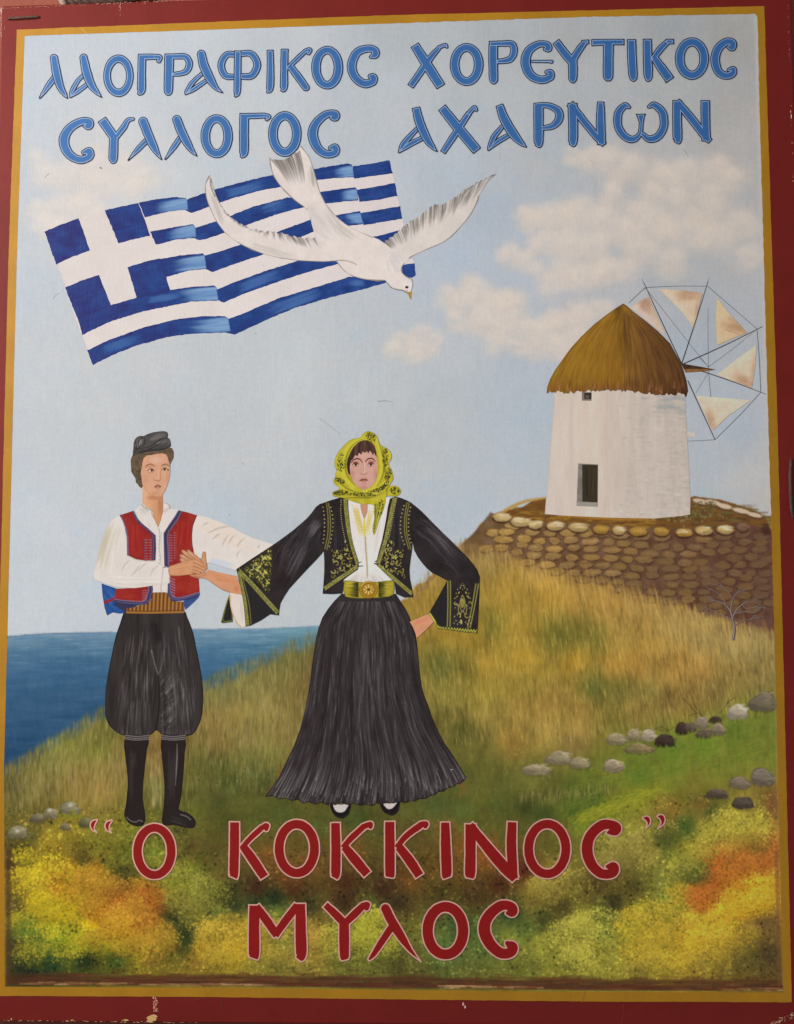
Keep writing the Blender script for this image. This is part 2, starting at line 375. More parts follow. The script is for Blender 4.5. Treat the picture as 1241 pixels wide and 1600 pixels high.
# ------------------------------------------------------------------ the background is painted on one canvas, back to front
def field(ctrl, step, x0, y0, x1, y1, p=3.2):
    C = np.array([[c[0], c[1]] for c in ctrl], float); K = np.array([c[2] for c in ctrl], float)
    Y, X = np.mgrid[y0:y1 + step:step, x0:x1 + step:step]
    out = np.zeros(X.shape + (3,))
    for j in range(X.shape[0]):
        d2 = (X[j][:, None] - C[:, 0]) ** 2 + (Y[j][:, None] - C[:, 1]) ** 2 + 60
        w = d2 ** (-p / 2); out[j] = (w @ K) / w.sum(1, keepdims=True)
    cv = Canvas(x0, y0, x0 + step, y0 + step); cv.a = out; cv.k = 1.0 / step; cv.h, cv.w = X.shape
    return cv
SKY = [(60,60,(200,211,222)),(60,100,(203,212,222)),(180,60,(203,211,219)),(300,60,(200,207,213)),(450,60,(196,203,210)),(620,50,(187,194,199)),(780,40,(178,184,188)),(900,50,(171,176,178)),(1050,50,(163,166,168)),(1150,60,(165,163,158)),
 (60,170,(204,212,221)),(200,160,(203,209,216)),(400,150,(198,204,209)),(600,150,(188,196,203)),(750,150,(180,187,192)),(900,160,(172,178,182)),(1050,150,(168,171,172)),(1150,170,(165,163,160)),
 (70,230,(206,212,220)),(150,262,(218,210,206)),(260,270,(206,208,212)),(60,300,(205,208,214)),(100,310,(208,208,210)),(330,250,(196,204,210)),(600,280,(187,195,204)),(700,250,(178,188,199)),(850,250,(174,178,182)),(1000,250,(175,171,170)),(1150,250,(172,165,160)),
 (50,450,(197,206,214)),(40,400,(198,208,216)),(60,600,(200,205,210)),(150,640,(200,203,205)),(250,600,(198,201,204)),(60,800,(196,205,214)),(60,950,(196,205,212)),(130,900,(193,202,211)),(130,750,(196,202,207)),
 (400,600,(192,198,202)),(450,560,(195,200,203)),(380,700,(191,196,199)),(340,800,(186,198,209)),(420,760,(187,194,200)),(450,960,(186,194,198)),(440,900,(186,194,199)),(330,950,(190,197,202)),(480,850,(183,191,197)),
 (560,600,(186,193,199)),(620,560,(187,192,196)),(700,650,(184,189,191)),(700,780,(178,189,199)),(640,880,(181,191,199)),(660,720,(182,188,191)),(720,820,(176,188,200)),(800,700,(173,185,197)),(840,640,(170,184,198)),(840,720,(172,184,195)),(780,600,(176,186,196)),
 (720,400,(170,186,206)),(680,430,(174,188,204)),(760,330,(168,180,196)),(820,580,(176,186,196)),(700,560,(184,191,197)),(840,420,(172,184,198)),(790,420,(172,184,198)),(900,480,(186,182,182)),(850,530,(176,186,196)),(960,440,(180,178,180)),
 (1100,300,(171,169,168)),(1150,330,(168,166,166)),(1150,420,(166,168,171)),(1050,430,(170,171,172)),(1000,400,(176,174,175)),(1130,500,(160,168,178)),(1180,520,(164,169,175)),(1130,650,(163,175,190)),(1170,680,(162,172,185)),(1110,720,(165,176,188)),(1170,750,(178,178,178)),(1130,770,(174,178,180)),(1195,780,(184,176,168)),(1195,700,(176,176,176)),(1050,560,(160,172,186))]
def sky_tone(x, y, c):
    c = np.array(c, float); L = c.mean() + .5
    c = L + (c - L) * .62
    return tuple(c - 11 * np.clip((x - 300) / 250, 0, 1) * np.clip((230 - y) / 180, 0, 1))
SKY = [(x, y, sky_tone(x, y, c)) for x, y, c in SKY]
skyf = field(SKY, 12, -20, 0, 1260, 1010, 2.6)
BG = Canvas(-12, 0, 1250, 1600, 1.0, skyf)
d = fbm(BG.X, BG.Y, 90, 20, 4); BG.a += d[..., None] * np.array([3.2, 2.0, 1.0])
BG.a += fbm(BG.X, BG.Y / 3, 7, 24, 3)[..., None] * 1.6
# soft scrubbed patches, bluer and pinker
for i in range(420):
    x, y = random.uniform(20, 1200), random.uniform(30, 960); b0 = skyf.sample(x, y)
    c = b0 + (np.array([-7, 0, 5]) if random.random() < .5 else np.array([6, 2, -1])) * random.uniform(.4, 1.2)
    BG.ell(x, y, random.uniform(12, 50), random.uniform(8, 26), c, random.uniform(.25, .6), .9, random.uniform(-.6, .6), .35, i)
CLOUDS = {  # outline of each cloud's body and its puffs (x, y, r, colour)
 'left_low': [(95, 330, 34), (70, 350, 26), (125, 318, 30), (150, 335, 26), (60, 325, 22), (140, 352, 22), (100, 355, 24)],
 'left_high': [(110, 275, 40), (75, 270, 28), (150, 258, 36), (200, 262, 34), (230, 275, 28), (160, 285, 30), (60, 250, 22), (210, 290, 26)],
 'centre': [(725, 470, 30), (745, 452, 34), (700, 462, 26), (770, 475, 32), (795, 470, 30), (755, 500, 36), (780, 510, 28), (715, 500, 24), (805, 495, 24), (790, 465, 22)],
 'low': [(630, 530, 22), (655, 520, 22), (615, 545, 18), (660, 545, 24), (645, 555, 18), (680, 528, 16)],
 'right_big': [(870, 335, 42), (835, 345, 30), (910, 330, 44), (950, 340, 40), (985, 360, 34), (855, 380, 34), (800, 395, 26), (830, 405, 28), (890, 385, 36), (930, 385, 36), (880, 425, 34), (915, 430, 34), (860, 440, 26), (950, 420, 30), (820, 335, 20), (1000, 330, 30), (960, 300, 26)],
 'right_low': [(790, 520, 26), (770, 535, 22), (830, 515, 30), (850, 520, 32), (880, 505, 30), (905, 490, 30), (840, 545, 24), (875, 540, 30), (810, 540, 20), (935, 480, 24), (905, 525, 26), (862, 495, 22)],
 'right_mid': [(1020, 345, 44), (1070, 360, 46), (1120, 375, 44), (1160, 350, 36), (1000, 390, 36), (1050, 410, 36), (1170, 400, 30), (980, 420, 30), (1110, 330, 36)],
 'right_high': [(930, 245, 34), (900, 240, 24), (960, 255, 40), (1000, 265, 40), (1040, 275, 36), (1080, 270, 36), (1120, 265, 36), (1060, 310, 34), (1110, 305, 34), (1020, 300, 30), (1150, 280, 30), (1090, 340, 28), (1040, 350, 26)],
}
def cloud_col(x, y):
    t = np.clip((x - 60) / 1100, 0, 1); return np.array([227, 217, 209]) * (1 - t) + np.array([200, 186, 173]) * t
for nm, puffs in CLOUDS.items():
    st = {'right_high': .75, 'left_high': .8, 'right_mid': .55}.get(nm, .9)
    for (x, y, r) in puffs: BG.ell(x, y + r * .2, r * 1.25, r, cloud_col(x, y) - 4, .5 * st, .8, 0, .22, int(x))
    for (x, y, r) in puffs:
        for q in range(7):
            a = random.uniform(0, 6.28); rr = r * random.uniform(.38, .75)
            BG.ell(x + math.cos(a) * r * .6, y + math.sin(a) * r * .5, rr * 1.2, rr, cloud_col(x, y) + random.uniform(-4, 7), random.uniform(.2, .4) * st, .95, 0, .12, q + int(y))
        BG.ell(x - r * .1, y - r * .3, r * .7, r * .45, cloud_col(x, y) + 7, .45 * st, .85, random.uniform(-.4, .4), .3, int(x + y))
for nm, puffs in CLOUDS.items():
    for (x, y, r) in puffs:
        if r < 26 or random.random() < .35: continue
        c = cloud_col(x, y); k = random.uniform(.75, 1.0)
        BG.ell(x, y - r * .05, r * k, r * k * .72, c + np.array([10, 8, 5]), .30, .6, random.uniform(-.3, .3), .22, int(x * 3))
        BG.ell(x + r * .1, y + r * .42, r * k, r * k * .5, c - np.array([10, 7, 2]), .26, .9, 0, .15, int(y))
# pale rim of bare ground along the picture's right and top edge
for y in range(24, 800, 3): BG.ell(xr(y) - 2, y, 5, 6, (188, 176, 166), .25, .8)
# sea
SEAX = np.array([(0, 995), (13, 994.8), (61, 990.7), (115, 989), (172, 988), (301, 983.5), (420, 982), (505, 978)])
sy = lambda x: fx(SEAX, x)
tt = np.clip((BG.Y - sy(BG.X)) / 190.0, 0, 1)
ramp = np.array([(0, 112, 142, 165), (.05, 106, 137, 158), (.14, 82, 117, 144), (.3, 66, 103, 134), (.55, 57, 91, 121), (.8, 50, 83, 114), (1, 46, 76, 106)])
seac = np.stack([np.interp(tt, ramp[:, 0], ramp[:, i]) for i in (1, 2, 3)], -1)
seac[..., 1] += np.clip((BG.X - 280) / 200, 0, 1) * 8 * (1 - tt)
seac += fbm(BG.X / 7, BG.Y, 7, 30, 3)[..., None] * np.array([7, 6, 5]) + fbm(BG.X, BG.Y / 3, 6, 34, 2)[..., None] * 2.5
ms = (BG.Y > sy(BG.X)) & (BG.X < 520); BG.a[ms] = seac[ms]
for i in range(300):
    x = random.uniform(5, 500); y = sy(x) + random.uniform(1, 1) * abs(random.gauss(0, 32)) + 1; L = random.uniform(15, 60)
    t = min(1, (y - sy(x)) / 100); c = random.choice([(140, 165, 182), (92, 128, 158), (70, 108, 145)]) if t < .5 else random.choice([(66, 104, 142), (44, 80, 122)])
    BG.line([(x, y), (x + L / 2, y - .8), (x + L, y - 1.2)], random.uniform(.8, 1.8), c, [0, .5 * (1 - t * .5), 0], 1.2)
BG.curve([(13, 994.6), (61, 990.6), (115, 989), (172, 988)], 1.6, (62, 86, 112), .6)
BG.curve([(300, 983.3), (380, 983), (500, 978.5)], 1.2, (95, 118, 138), .5)
# ------------------------------------------------------------------ hillside
HILLX = np.array([(0, 1208), (8, 1206), (51, 1180), (101, 1149), (145, 1120), (200, 1096), (318, 1072), (338, 1059), (372, 1045), (420, 1028), (454, 1007), (493, 998), (560, 968), (600, 948), (637, 934), (655, 916), (672, 898), (700, 868), (727, 845), (770, 806), (800, 800), (1250, 800)])
hy = lambda x: fx(HILLX, x)
HILL = [(700,880,(150,115,58)),(740,870,(140,108,60)),(770,870,(138,106,60)),(720,940,(150,110,45)),(660,960,(140,105,45)),(800,920,(165,122,50)),(830,900,(160,118,55)),(860,930,(168,122,50)),(900,940,(160,115,52)),(950,950,(156,112,54)),(1000,960,(150,110,56)),(1050,980,(152,118,66)),(1100,1000,(158,125,72)),(1150,1010,(150,120,72)),(1190,1010,(135,110,66)),
 (700,985,(150,112,42)),(770,982,(118,104,42)),(740,990,(145,110,42)),(810,980,(150,114,44)),(870,998,(108,100,42)),(900,1000,(112,100,42)),(930,1000,(115,102,44)),(970,1000,(150,114,52)),(1020,1020,(160,118,54)),
 (690,1045,(100,96,44)),(725,1050,(118,102,44)),(760,1040,(152,115,45)),(820,1035,(162,120,44)),(900,1035,(168,122,45)),(960,1045,(164,116,48)),(1000,1040,(160,112,50)),(1060,1045,(155,110,52)),(1100,1050,(150,108,54)),(1150,1055,(135,104,54)),(1190,1060,(122,98,54)),
 (930,1075,(100,98,44)),(970,1078,(108,98,44)),(1010,1088,(112,94,46)),(700,1090,(130,110,50)),(660,1080,(120,100,46)),(760,1085,(138,112,46)),(820,1070,(140,112,46)),(860,1100,(142,106,50)),(820,1110,(138,104,48)),(900,1110,(140,105,48)),(760,1120,(130,105,50)),(850,1140,(152,118,56)),(900,1140,(145,112,54)),(1000,1110,(128,98,48)),(1050,1100,(118,88,44)),(1080,1090,(112,84,42)),(1120,1080,(110,86,44)),
 (720,1150,(92,86,40)),(690,1130,(105,92,44)),(740,1170,(105,96,44)),(760,1200,(100,94,42)),(800,1160,(142,110,50)),(780,1225,(95,92,42)),(730,1215,(82,80,36)),(900,1160,(130,105,55)),(830,1215,(105,100,44)),(950,1195,(112,112,42)),(1000,1185,(104,114,40)),(1050,1170,(98,118,40)),(1100,1165,(102,118,40)),(1150,1140,(104,116,42)),(1190,1130,(108,112,44)),(1000,1215,(94,112,40)),(1050,1195,(104,114,40)),(920,1215,(104,106,40)),
 (900,1235,(86,92,38)),(860,1240,(96,92,42)),(820,1262,(60,64,30)),(780,1255,(80,84,36)),(850,1275,(66,74,34)),(900,1270,(70,84,34)),(950,1262,(120,122,36)),(910,1280,(112,116,38)),(1000,1243,(136,132,36)),(930,1250,(78,92,36)),(1040,1225,(112,112,40)),(1090,1225,(122,112,44)),(1120,1200,(112,112,42)),(1160,1180,(112,116,42)),(1200,1180,(112,112,44)),
 (1100,1260,(122,94,44)),(1050,1265,(132,104,44)),(1030,1255,(128,108,42)),(1180,1258,(122,104,44)),(1210,1255,(120,80,44)),(1000,1300,(128,118,50)),(960,1325,(134,124,54)),(1010,1330,(125,112,48)),(1040,1312,(72,76,36)),(1070,1290,(72,84,38)),(1110,1265,(70,80,38)),(1110,1295,(140,132,50)),(1160,1290,(148,134,50)),(1190,1295,(135,115,46)),(1080,1330,(142,132,46)),(1060,1350,(120,120,48)),(1090,1365,(44,58,32)),(1040,1372,(108,106,46)),
 (1150,1338,(158,90,38)),(1115,1352,(165,84,35)),(1135,1345,(160,82,36)),(1205,1315,(150,92,42)),(1185,1335,(150,88,40)),(1095,1400,(156,86,36)),(1110,1385,(152,84,36)),(1150,1385,(182,132,36)),(1180,1380,(182,136,36)),(1190,1410,(176,134,38)),(1120,1420,(184,142,36)),(1150,1420,(184,138,36)),(1060,1415,(126,118,44)),(1040,1400,(112,116,46)),(1080,1440,(164,128,44)),(990,1430,(146,134,46)),(980,1450,(150,136,44)),(1010,1470,(152,132,46)),(1080,1475,(176,138,40)),(1030,1490,(150,130,44)),(1130,1465,(158,128,44)),(1165,1455,(120,100,44)),(1195,1440,(96,76,42)),(1200,1490,(70,58,34)),(1170,1490,(88,80,40)),(920,1440,(152,138,50)),(900,1450,(140,126,50)),(950,1455,(112,116,48)),(910,1475,(142,128,48)),(850,1480,(132,126,46)),(870,1500,(118,112,44)),(950,1495,(128,118,46)),(1100,1500,(130,112,46)),(1000,1505,(120,108,44)),(1150,1505,(100,86,40)),
 (700,1300,(100,82,38)),(720,1320,(112,78,36)),(760,1335,(124,78,36)),(700,1360,(98,72,32)),(740,1290,(88,88,38)),(800,1290,(84,82,36)),(850,1310,(94,84,38)),(880,1300,(100,95,38)),(880,1390,(116,104,46)),(930,1385,(76,62,32)),(990,1385,(80,72,34)),(960,1370,(96,80,38)),(840,1388,(136,118,46)),(860,1375,(132,112,46)),(820,1360,(84,48,28)),(780,1385,(76,50,28)),(740,1395,(72,56,30)),(690,1395,(72,62,30)),(880,1418,(72,64,32)),(830,1410,(112,96,42)),(850,1435,(66,66,32)),(800,1425,(52,66,36)),(820,1450,(84,92,42)),(720,1450,(66,80,40)),(760,1470,(84,94,44)),(690,1480,(84,94,46)),(640,1490,(90,85,40)),(800,1470,(110,112,46)),(820,1495,(100,98,42)),(960,1410,(60,54,30)),(940,1425,(84,84,38)),
 (60,1262,(108,95,45)),(120,1225,(140,110,56)),(160,1240,(146,116,60)),(40,1240,(110,100,50)),(50,1310,(90,84,40)),(30,1330,(80,70,36)),(100,1300,(128,112,40)),(70,1320,(140,120,40)),(150,1320,(112,106,40)),(130,1345,(78,72,34)),(60,1355,(166,142,36)),(40,1345,(140,124,40)),(20,1350,(70,56,34)),(25,1420,(92,80,40)),(22,1480,(70,62,36)),(120,1365,(166,122,36)),(150,1360,(152,110,36)),(100,1385,(160,118,36)),(80,1378,(150,100,36)),(60,1415,(172,146,32)),(100,1425,(184,152,32)),(140,1395,(150,118,38)),(160,1410,(160,95,35)),(190,1405,(160,84,35)),(240,1405,(155,84,35)),(220,1395,(160,90,36)),(230,1430,(152,84,36)),(170,1445,(178,138,36)),(140,1440,(178,146,32)),(200,1450,(176,130,36)),(240,1460,(158,124,38)),(265,1470,(138,118,42)),(40,1450,(98,116,46)),(60,1475,(92,104,42)),(120,1465,(134,132,36)),(90,1460,(130,136,38)),(180,1475,(150,132,36)),(220,1485,(132,116,38)),(80,1505,(46,58,32)),(130,1500,(48,56,30)),(180,1498,(62,72,32)),(250,1500,(104,90,36)),(40,1510,(46,48,30)),
 (200,1335,(92,94,36)),(170,1350,(96,90,36)),(240,1330,(108,110,42)),(200,1295,(108,104,40)),(160,1300,(118,108,42)),(240,1290,(96,92,40)),(280,1300,(92,86,40)),(300,1320,(86,76,36)),(300,1365,(112,112,42)),(270,1380,(124,122,42)),(300,1390,(120,118,44)),(240,1365,(104,106,40)),(190,1365,(66,66,32)),(200,1375,(90,84,36)),(330,1390,(70,66,32)),(345,1370,(96,84,38)),(310,1420,(122,110,46)),(280,1410,(120,104,44)),(340,1425,(84,92,44)),(275,1440,(56,62,32)),(265,1425,(62,60,32)),(290,1465,(42,54,30)),(280,1480,(72,70,32)),(340,1455,(152,122,44)),(370,1450,(150,118,42)),(320,1478,(162,128,40)),(370,1485,(168,136,36)),(400,1498,(124,112,46)),(350,1500,(146,124,42)),(310,1500,(130,104,42)),(365,1415,(54,58,32)),(355,1390,(52,50,28)),
 (370,1330,(96,78,36)),(340,1330,(84,74,36)),(420,1335,(108,76,36)),(480,1350,(106,76,36)),(450,1370,(100,66,32)),(400,1388,(66,44,28)),(460,1388,(74,50,28)),(540,1380,(74,50,28)),(600,1388,(64,46,28)),(640,1370,(96,68,32)),(400,1412,(46,56,32)),(430,1405,(44,54,32)),(480,1415,(64,60,32)),(540,1410,(64,48,30)),(580,1420,(80,84,38)),(620,1410,(62,50,30)),(440,1430,(108,116,46)),(400,1440,(150,142,50)),(385,1465,(150,122,46)),(450,1470,(120,112,48)),(470,1490,(128,112,48)),(500,1480,(138,112,46)),(490,1460,(140,112,46)),(560,1460,(142,134,46)),(575,1445,(156,146,46)),(610,1465,(120,116,42)),(540,1450,(104,100,44)),(540,1500,(94,92,42)),(620,1500,(80,76,36)),(580,1500,(96,94,42)),(430,1500,(118,108,46)),
 (440,1272,(78,82,38)),(400,1275,(84,84,38)),(380,1260,(90,90,42)),(350,1280,(82,80,36)),(500,1290,(84,86,40)),(430,1300,(88,82,38)),(560,1282,(72,78,36)),(600,1290,(84,80,38)),(640,1265,(88,88,42)),(680,1258,(80,86,42)),(720,1268,(86,92,42)),(640,1305,(86,72,36)),(480,1315,(92,76,36)),(550,1320,(100,76,36)),
 (30,1212,(118,106,54)),(20,1230,(92,84,46)),(80,1188,(116,112,52)),(110,1175,(118,114,52)),(140,1160,(122,114,52)),(150,1135,(116,106,50)),(170,1120,(112,106,48)),(110,1205,(138,122,60)),(60,1235,(122,106,55)),(150,1200,(132,112,54)),(180,1200,(138,114,60)),(150,1180,(118,118,46)),(240,1200,(126,100,52)),(242,1170,(130,98,50)),(245,1240,(100,98,46)),
 (330,1090,(120,110,60)),(350,1075,(110,104,58)),(380,1070,(126,116,62)),(430,1050,(116,106,56)),(460,1030,(110,100,52)),(480,1015,(106,96,52)),(330,1130,(132,106,55)),(370,1120,(148,124,64)),(420,1110,(142,122,64)),(460,1095,(118,98,50)),(485,1060,(108,88,48)),(340,1170,(132,106,56)),(390,1160,(145,124,68)),(440,1150,(126,106,56)),(420,1180,(120,110,52)),(320,1205,(94,88,42)),(340,1200,(88,90,40)),(360,1225,(78,82,38)),(400,1208,(92,92,44)),(380,1190,(110,104,50)),(340,1250,(72,72,36)),(310,1250,(92,88,42)),(420,1230,(74,76,36)),(300,1270,(96,96,40)),(600,1180,(110,100,46)),(560,1100,(110,100,46)),(600,1000,(140,105,45))]
def hill_tone(x, y, c):
    c = np.array(c, float)
    if x > 630 and y < 1150: c = c * np.array([1.09, 1.17, 1.2]) if c[1] < c[0] * .86 else c * np.array([1.0, 1.04, 1.05])
    elif y < 1260: c = c * np.array([1.02, 1.05, 1.08])
    return tuple(c)
def hill_punch(y, c):
    return tuple(np.clip(np.array([98, 86, 40]) + (np.array(c) - [98, 86, 40]) * 1.2, 14, 240)) if y > 1265 else c
HILL = [(x, y, hill_punch(y, hill_tone(x, y, c))) for x, y, c in HILL]
hillf = field(HILL, 5, -15, 780, 1255, 1560, 3.0)
hc = hillf.sample(BG.X, BG.Y)
hc *= (1 + .05 * np.clip((BG.Y - 1240) / 60, 0, 1) * np.clip((1530 - BG.Y) / 30, 0, 1))[..., None]
HB = hc.copy(); N20 = fbm(BG.X, BG.Y, 20, 60, 3); N26 = fbm(BG.X, BG.Y, 26, 40, 3)
def ix(x, y): return min(BG.h - 1, max(0, int(y))), min(BG.w - 1, max(0, int(x + 12)))
def hpix(x, y): return HB[ix(x, y)]
nz = fbm(BG.X, BG.Y, 26, 40, 4); nz2 = fbm(BG.X, BG.Y / 2.5, 5, 44, 3)
hc = hc * (1 + .07 * nz + .06 * nz2)[..., None]
edge = hy(BG.X) + 9 * fbm(BG.X, BG.X * 0, 22, 48, 3)
soft = np.where(BG.X < 520, 20.0, 5.0)
mh = np.clip((BG.Y - edge + soft * .2) / soft, 0, 1); mh = mh * mh * (3 - 2 * mh)
mh *= ((BG.Y < yb(BG.X) + 3) & (BG.X < xr(BG.Y) + 4))
BG.a = BG.a * (1 - mh[..., None]) + hc * mh[..., None]
# rim of the hill beside the woman: reddish and tan scumble
for i in range(160):
    x = random.uniform(640, 770); y = hy(x) + random.uniform(0, 14)
    BG.line([(x, y), (x + random.uniform(1, 5), y - random.uniform(2, 7))], random.uniform(1, 2.5), random.choice([(150, 110, 80), (132, 92, 62), (160, 128, 90), (120, 84, 58)]), .5, 1.4)

# ------------------------------------------------------------------ terrace wall of rounded stones
H = View(640, 780, 2.0649)
WTOP = np.array([H.e(x, y) for x, y in [(170, 152), (225, 92), (265, 42), (300, 52), (340, 62), (400, 72), (468, 72), (545, 76), (617, 78), (700, 86), (800, 92), (885, 94), (950, 88), (1018, 82), (1060, 78), (1120, 84), (1150, 92), (1180, 100)]])
WBOT = np.array([H.e(x, y) for x, y in [(170, 160), (280, 180), (420, 228), (560, 268), (700, 305), (850, 345), (1000, 395), (1180, 440)]])
wt = lambda x: fx(WTOP, x); wbm = lambda x: fx(WBOT, x)
# ground on the terrace, round the mill's foot
GT = View(840, 420, 3.0948)
terr = GT((-70, 1150), (-30, 1125), (45, 1105), (45, 1180), (330, 1195), (730, 1190), (735, 1105), (760, 1100), (880, 1115), (1000, 1150), (1075, 1180), (1110, 1220), (1128, 1260), (1128, 1330), (600, 1330), (0, 1310), (-120, 1280), (-230, 1230), (-200, 1180))
BG.poly(terr, (112, 76, 38))
for i in range(600):
    x = random.uniform(770, 1200); y = random.uniform(788, 826)
    if not pin(terr, x, y): continue
    c = random.choice([(150, 112, 42), (168, 128, 50), (120, 84, 42), (96, 62, 36)]) if x < 1010 else random.choice([(96, 66, 44), (120, 88, 56), (78, 52, 36), (90, 92, 48)])
    BG.line([(x, y), (x + random.uniform(6, 22), y + random.uniform(-1, 1.5))], random.uniform(1, 2.6), c, .55, 1.4)
BG.curve(GT((-225, 1222), (-150, 1165), (-60, 1125), (40, 1108)), [3, 5, 5, 3], (176, 138, 66), .9, 1.5)
BG.curve(GT((-215, 1235), (-120, 1185), (-30, 1150), (40, 1140)), [2, 4, 5, 4], (104, 66, 36), .7, 2)
BG.curve(GT((100, 1192), (330, 1208), (560, 1212)), [3, 4, 3], (166, 118, 40), .8, 2)
for (x, y, w, h) in [(790, 1125, 50, 14), (850, 1130, 50, 13), (905, 1148, 45, 14), (985, 1170, 55, 13), (1050, 1190, 45, 12)]:   # pale coping behind the mill
    px, py = GT.e(x, y); BG.ell(px, py + 3, w / 3.1, h / 2.6, (92, 62, 44), .8, .3, .22); BG.ell(px, py, w / 3.2, h / 3, (198, 178, 152), .95, .35, .22)
for i in range(140):
    x, y = GT.e(random.gauss(700, 75), 1195 + abs(random.gauss(0, 18)) - 8 - (20 if random.random() < .25 else 0))
    BG.ell(x, y, random.uniform(1, 2.6), random.uniform(1, 2.2), random.choice([(104, 108, 60), (138, 132, 80), (70, 68, 40), (158, 146, 100), (80, 60, 40)]), .7, .5)
for i in range(90):
    x, y = GT.e(random.uniform(745, 860), random.uniform(1125, 1200))
    BG.ell(x, y, random.uniform(1, 3), random.uniform(1, 2.4), random.choice([(104, 106, 58), (126, 120, 70), (92, 78, 48), (64, 52, 36)]), .6, .5)
# body of the wall
wm = np.clip((BG.Y - wt(BG.X)) / 2.0, 0, 1) * np.clip((wbm(BG.X) + 14 + 8 * fbm(BG.X, BG.Y, 12, 50) - BG.Y) / 26.0, 0, 1) * (BG.X > 722) * (BG.X < xr(BG.Y) + 3)
t = np.clip((BG.X - 760) / 420, 0, 1)[..., None]
wc = np.array([112, 84, 56]) * (1 - t) + np.array([94, 64, 52]) * t + (fbm(BG.X, BG.Y, 14, 52)[..., None] * 9)
BG.a = BG.a * (1 - wm[..., None]) + wc * wm[..., None]
def stone(x, y, rx, ry, bright, warm, rot=0.0):
    t = min(1, max(0, (x - 760) / 430))
    base = np.array([152, 122, 72]) * (1 - t) + np.array([118, 88, 68]) * t
    base = base * (.9 + .26 * bright) + np.array([6, 4, -4]) * warm
    BG.ell(x + .4, y + .8, rx * 1.07, ry * 1.16, np.array([66, 44, 34]), .7, .22, rot, .08, int(x))
    BG.ell(x, y, rx, ry, base * .94, .95, .22, rot, .14, int(x * 7 + y))
    for k in range(9):
        a = random.uniform(-.8, .4); v = random.uniform(-.6, .6); f = 1.0 + (.22 if v < 0 else -.1) * bright * random.random() + random.uniform(-.07, .07)
        L = rx * random.uniform(.3, .8) * (1 - abs(v) * .5)
        BG.line([(x + a * rx, y + v * ry), (x + a * rx + L, y + v * ry + random.uniform(-1, 1))], random.uniform(1, 2.6), base * f + 8 * bright * (v < 0), random.uniform(.25, .6), 1.3)
yy = 0
row = 0
for dy in np.arange(17, 150, 12.6):
    x = 742 + random.uniform(0, 16) - row * 3
    while x < 1212:
        w = random.uniform(11, 17)
        y = wt(x) + dy + random.uniform(-1.6, 1.6) - (x - 760) * .004 * row * .6
        x += w
        if y < wbm(x) + random.uniform(-10, 8) and x > 728 and y > wt(x) + 8 and random.random() > .06:
            tr = (x - 760) / 430
            f = max(0, 1 - (wbm(x) - y < 8) * .5); b = max(0.05, (.95 - 1.0 * tr - row * .055 + random.uniform(-.18, .22))) * f
            if random.random() < (.14 if tr < .75 else .05): b += .35
            stone(x, y, w * .93, random.uniform(5.9, 7.0), min(1.1, b), random.uniform(0, 1.5), random.uniform(-.1, .1))
        x += w
    row += 1
for i in range(260):   # mortar shadows and smears
    x = random.uniform(740, 1205); y = wt(x) + random.uniform(10, 140)
    if y < wbm(x): BG.line([(x, y), (x + random.uniform(6, 20), y + random.uniform(-2, 2))], random.uniform(1, 2.4), random.choice([(76, 50, 40), (96, 66, 48), (120, 88, 58)]), .3, 1.6)
for (x, y, w) in [(297, 58, 62), (357, 73, 72), (405, 82, 50), (468, 86, 64), (545, 91, 66), (617, 97, 56), (675, 100, 44), (740, 104, 62), (812, 104, 55), (885, 108, 60), (950, 101, 62), (1018, 98, 62), (1075, 90, 40)]:
    px, py = H.e(x, y); a = w / 2 / 2.0649; tr = (px - 770) / 400
    pale = np.array([196, 168, 112]) if tr < .2 else (np.array([168, 130, 62]) if x in (740, 812, 617, 885) else np.array([186, 156, 100]))
    if x == 1075: pale = np.array([120, 90, 70])
    BG.ell(px, py + 2.4, a * 1.06, 8.8, (66, 42, 30), .85, .25, .06); BG.ell(px, py, a * 1.02, 8.0, pale * .86, .95, .22, .06, .12, int(x))
    BG.ell(px - 2, py - 1.2, a * .8, 5.2, pale * 1.04, .8, .6, .06, .25, int(x) + 3)
    for k in range(26):
        u, v_ = random.uniform(-.75, .55), random.uniform(-.8, .5); cc = pale * (1.0 - .22 * (v_ > .1)) if random.random() < .5 else (np.array([228, 212, 184]) if (v_ < .1 and x not in (740, 812, 1075, 617)) else pale * 1.1)
        BG.curve([(px + u * a, py + v_ * 6.5), (px + u * a + 4, py + v_ * 6.5 - .8), (px + u * a + random.uniform(5, 10), py + v_ * 6.5 + .4)], random.uniform(1, 2.2), cc, random.uniform(.3, .65), 1.2)
    BG.curve([(px - a, py + 2), (px - a * .5, py + 7.5), (px + a * .6, py + 7.4), (px + a, py + 2)], 1.1, (58, 36, 26), .7)
BG.ell(*GT.e(1105, 1262), 9, 14, (62, 40, 34), .75, .7)
# the slope's dark rim left of the wall
BG.curve(H((170, 150), (225, 92), (262, 44)), [2, 3, 2], (88, 62, 48), .7, 1.4)

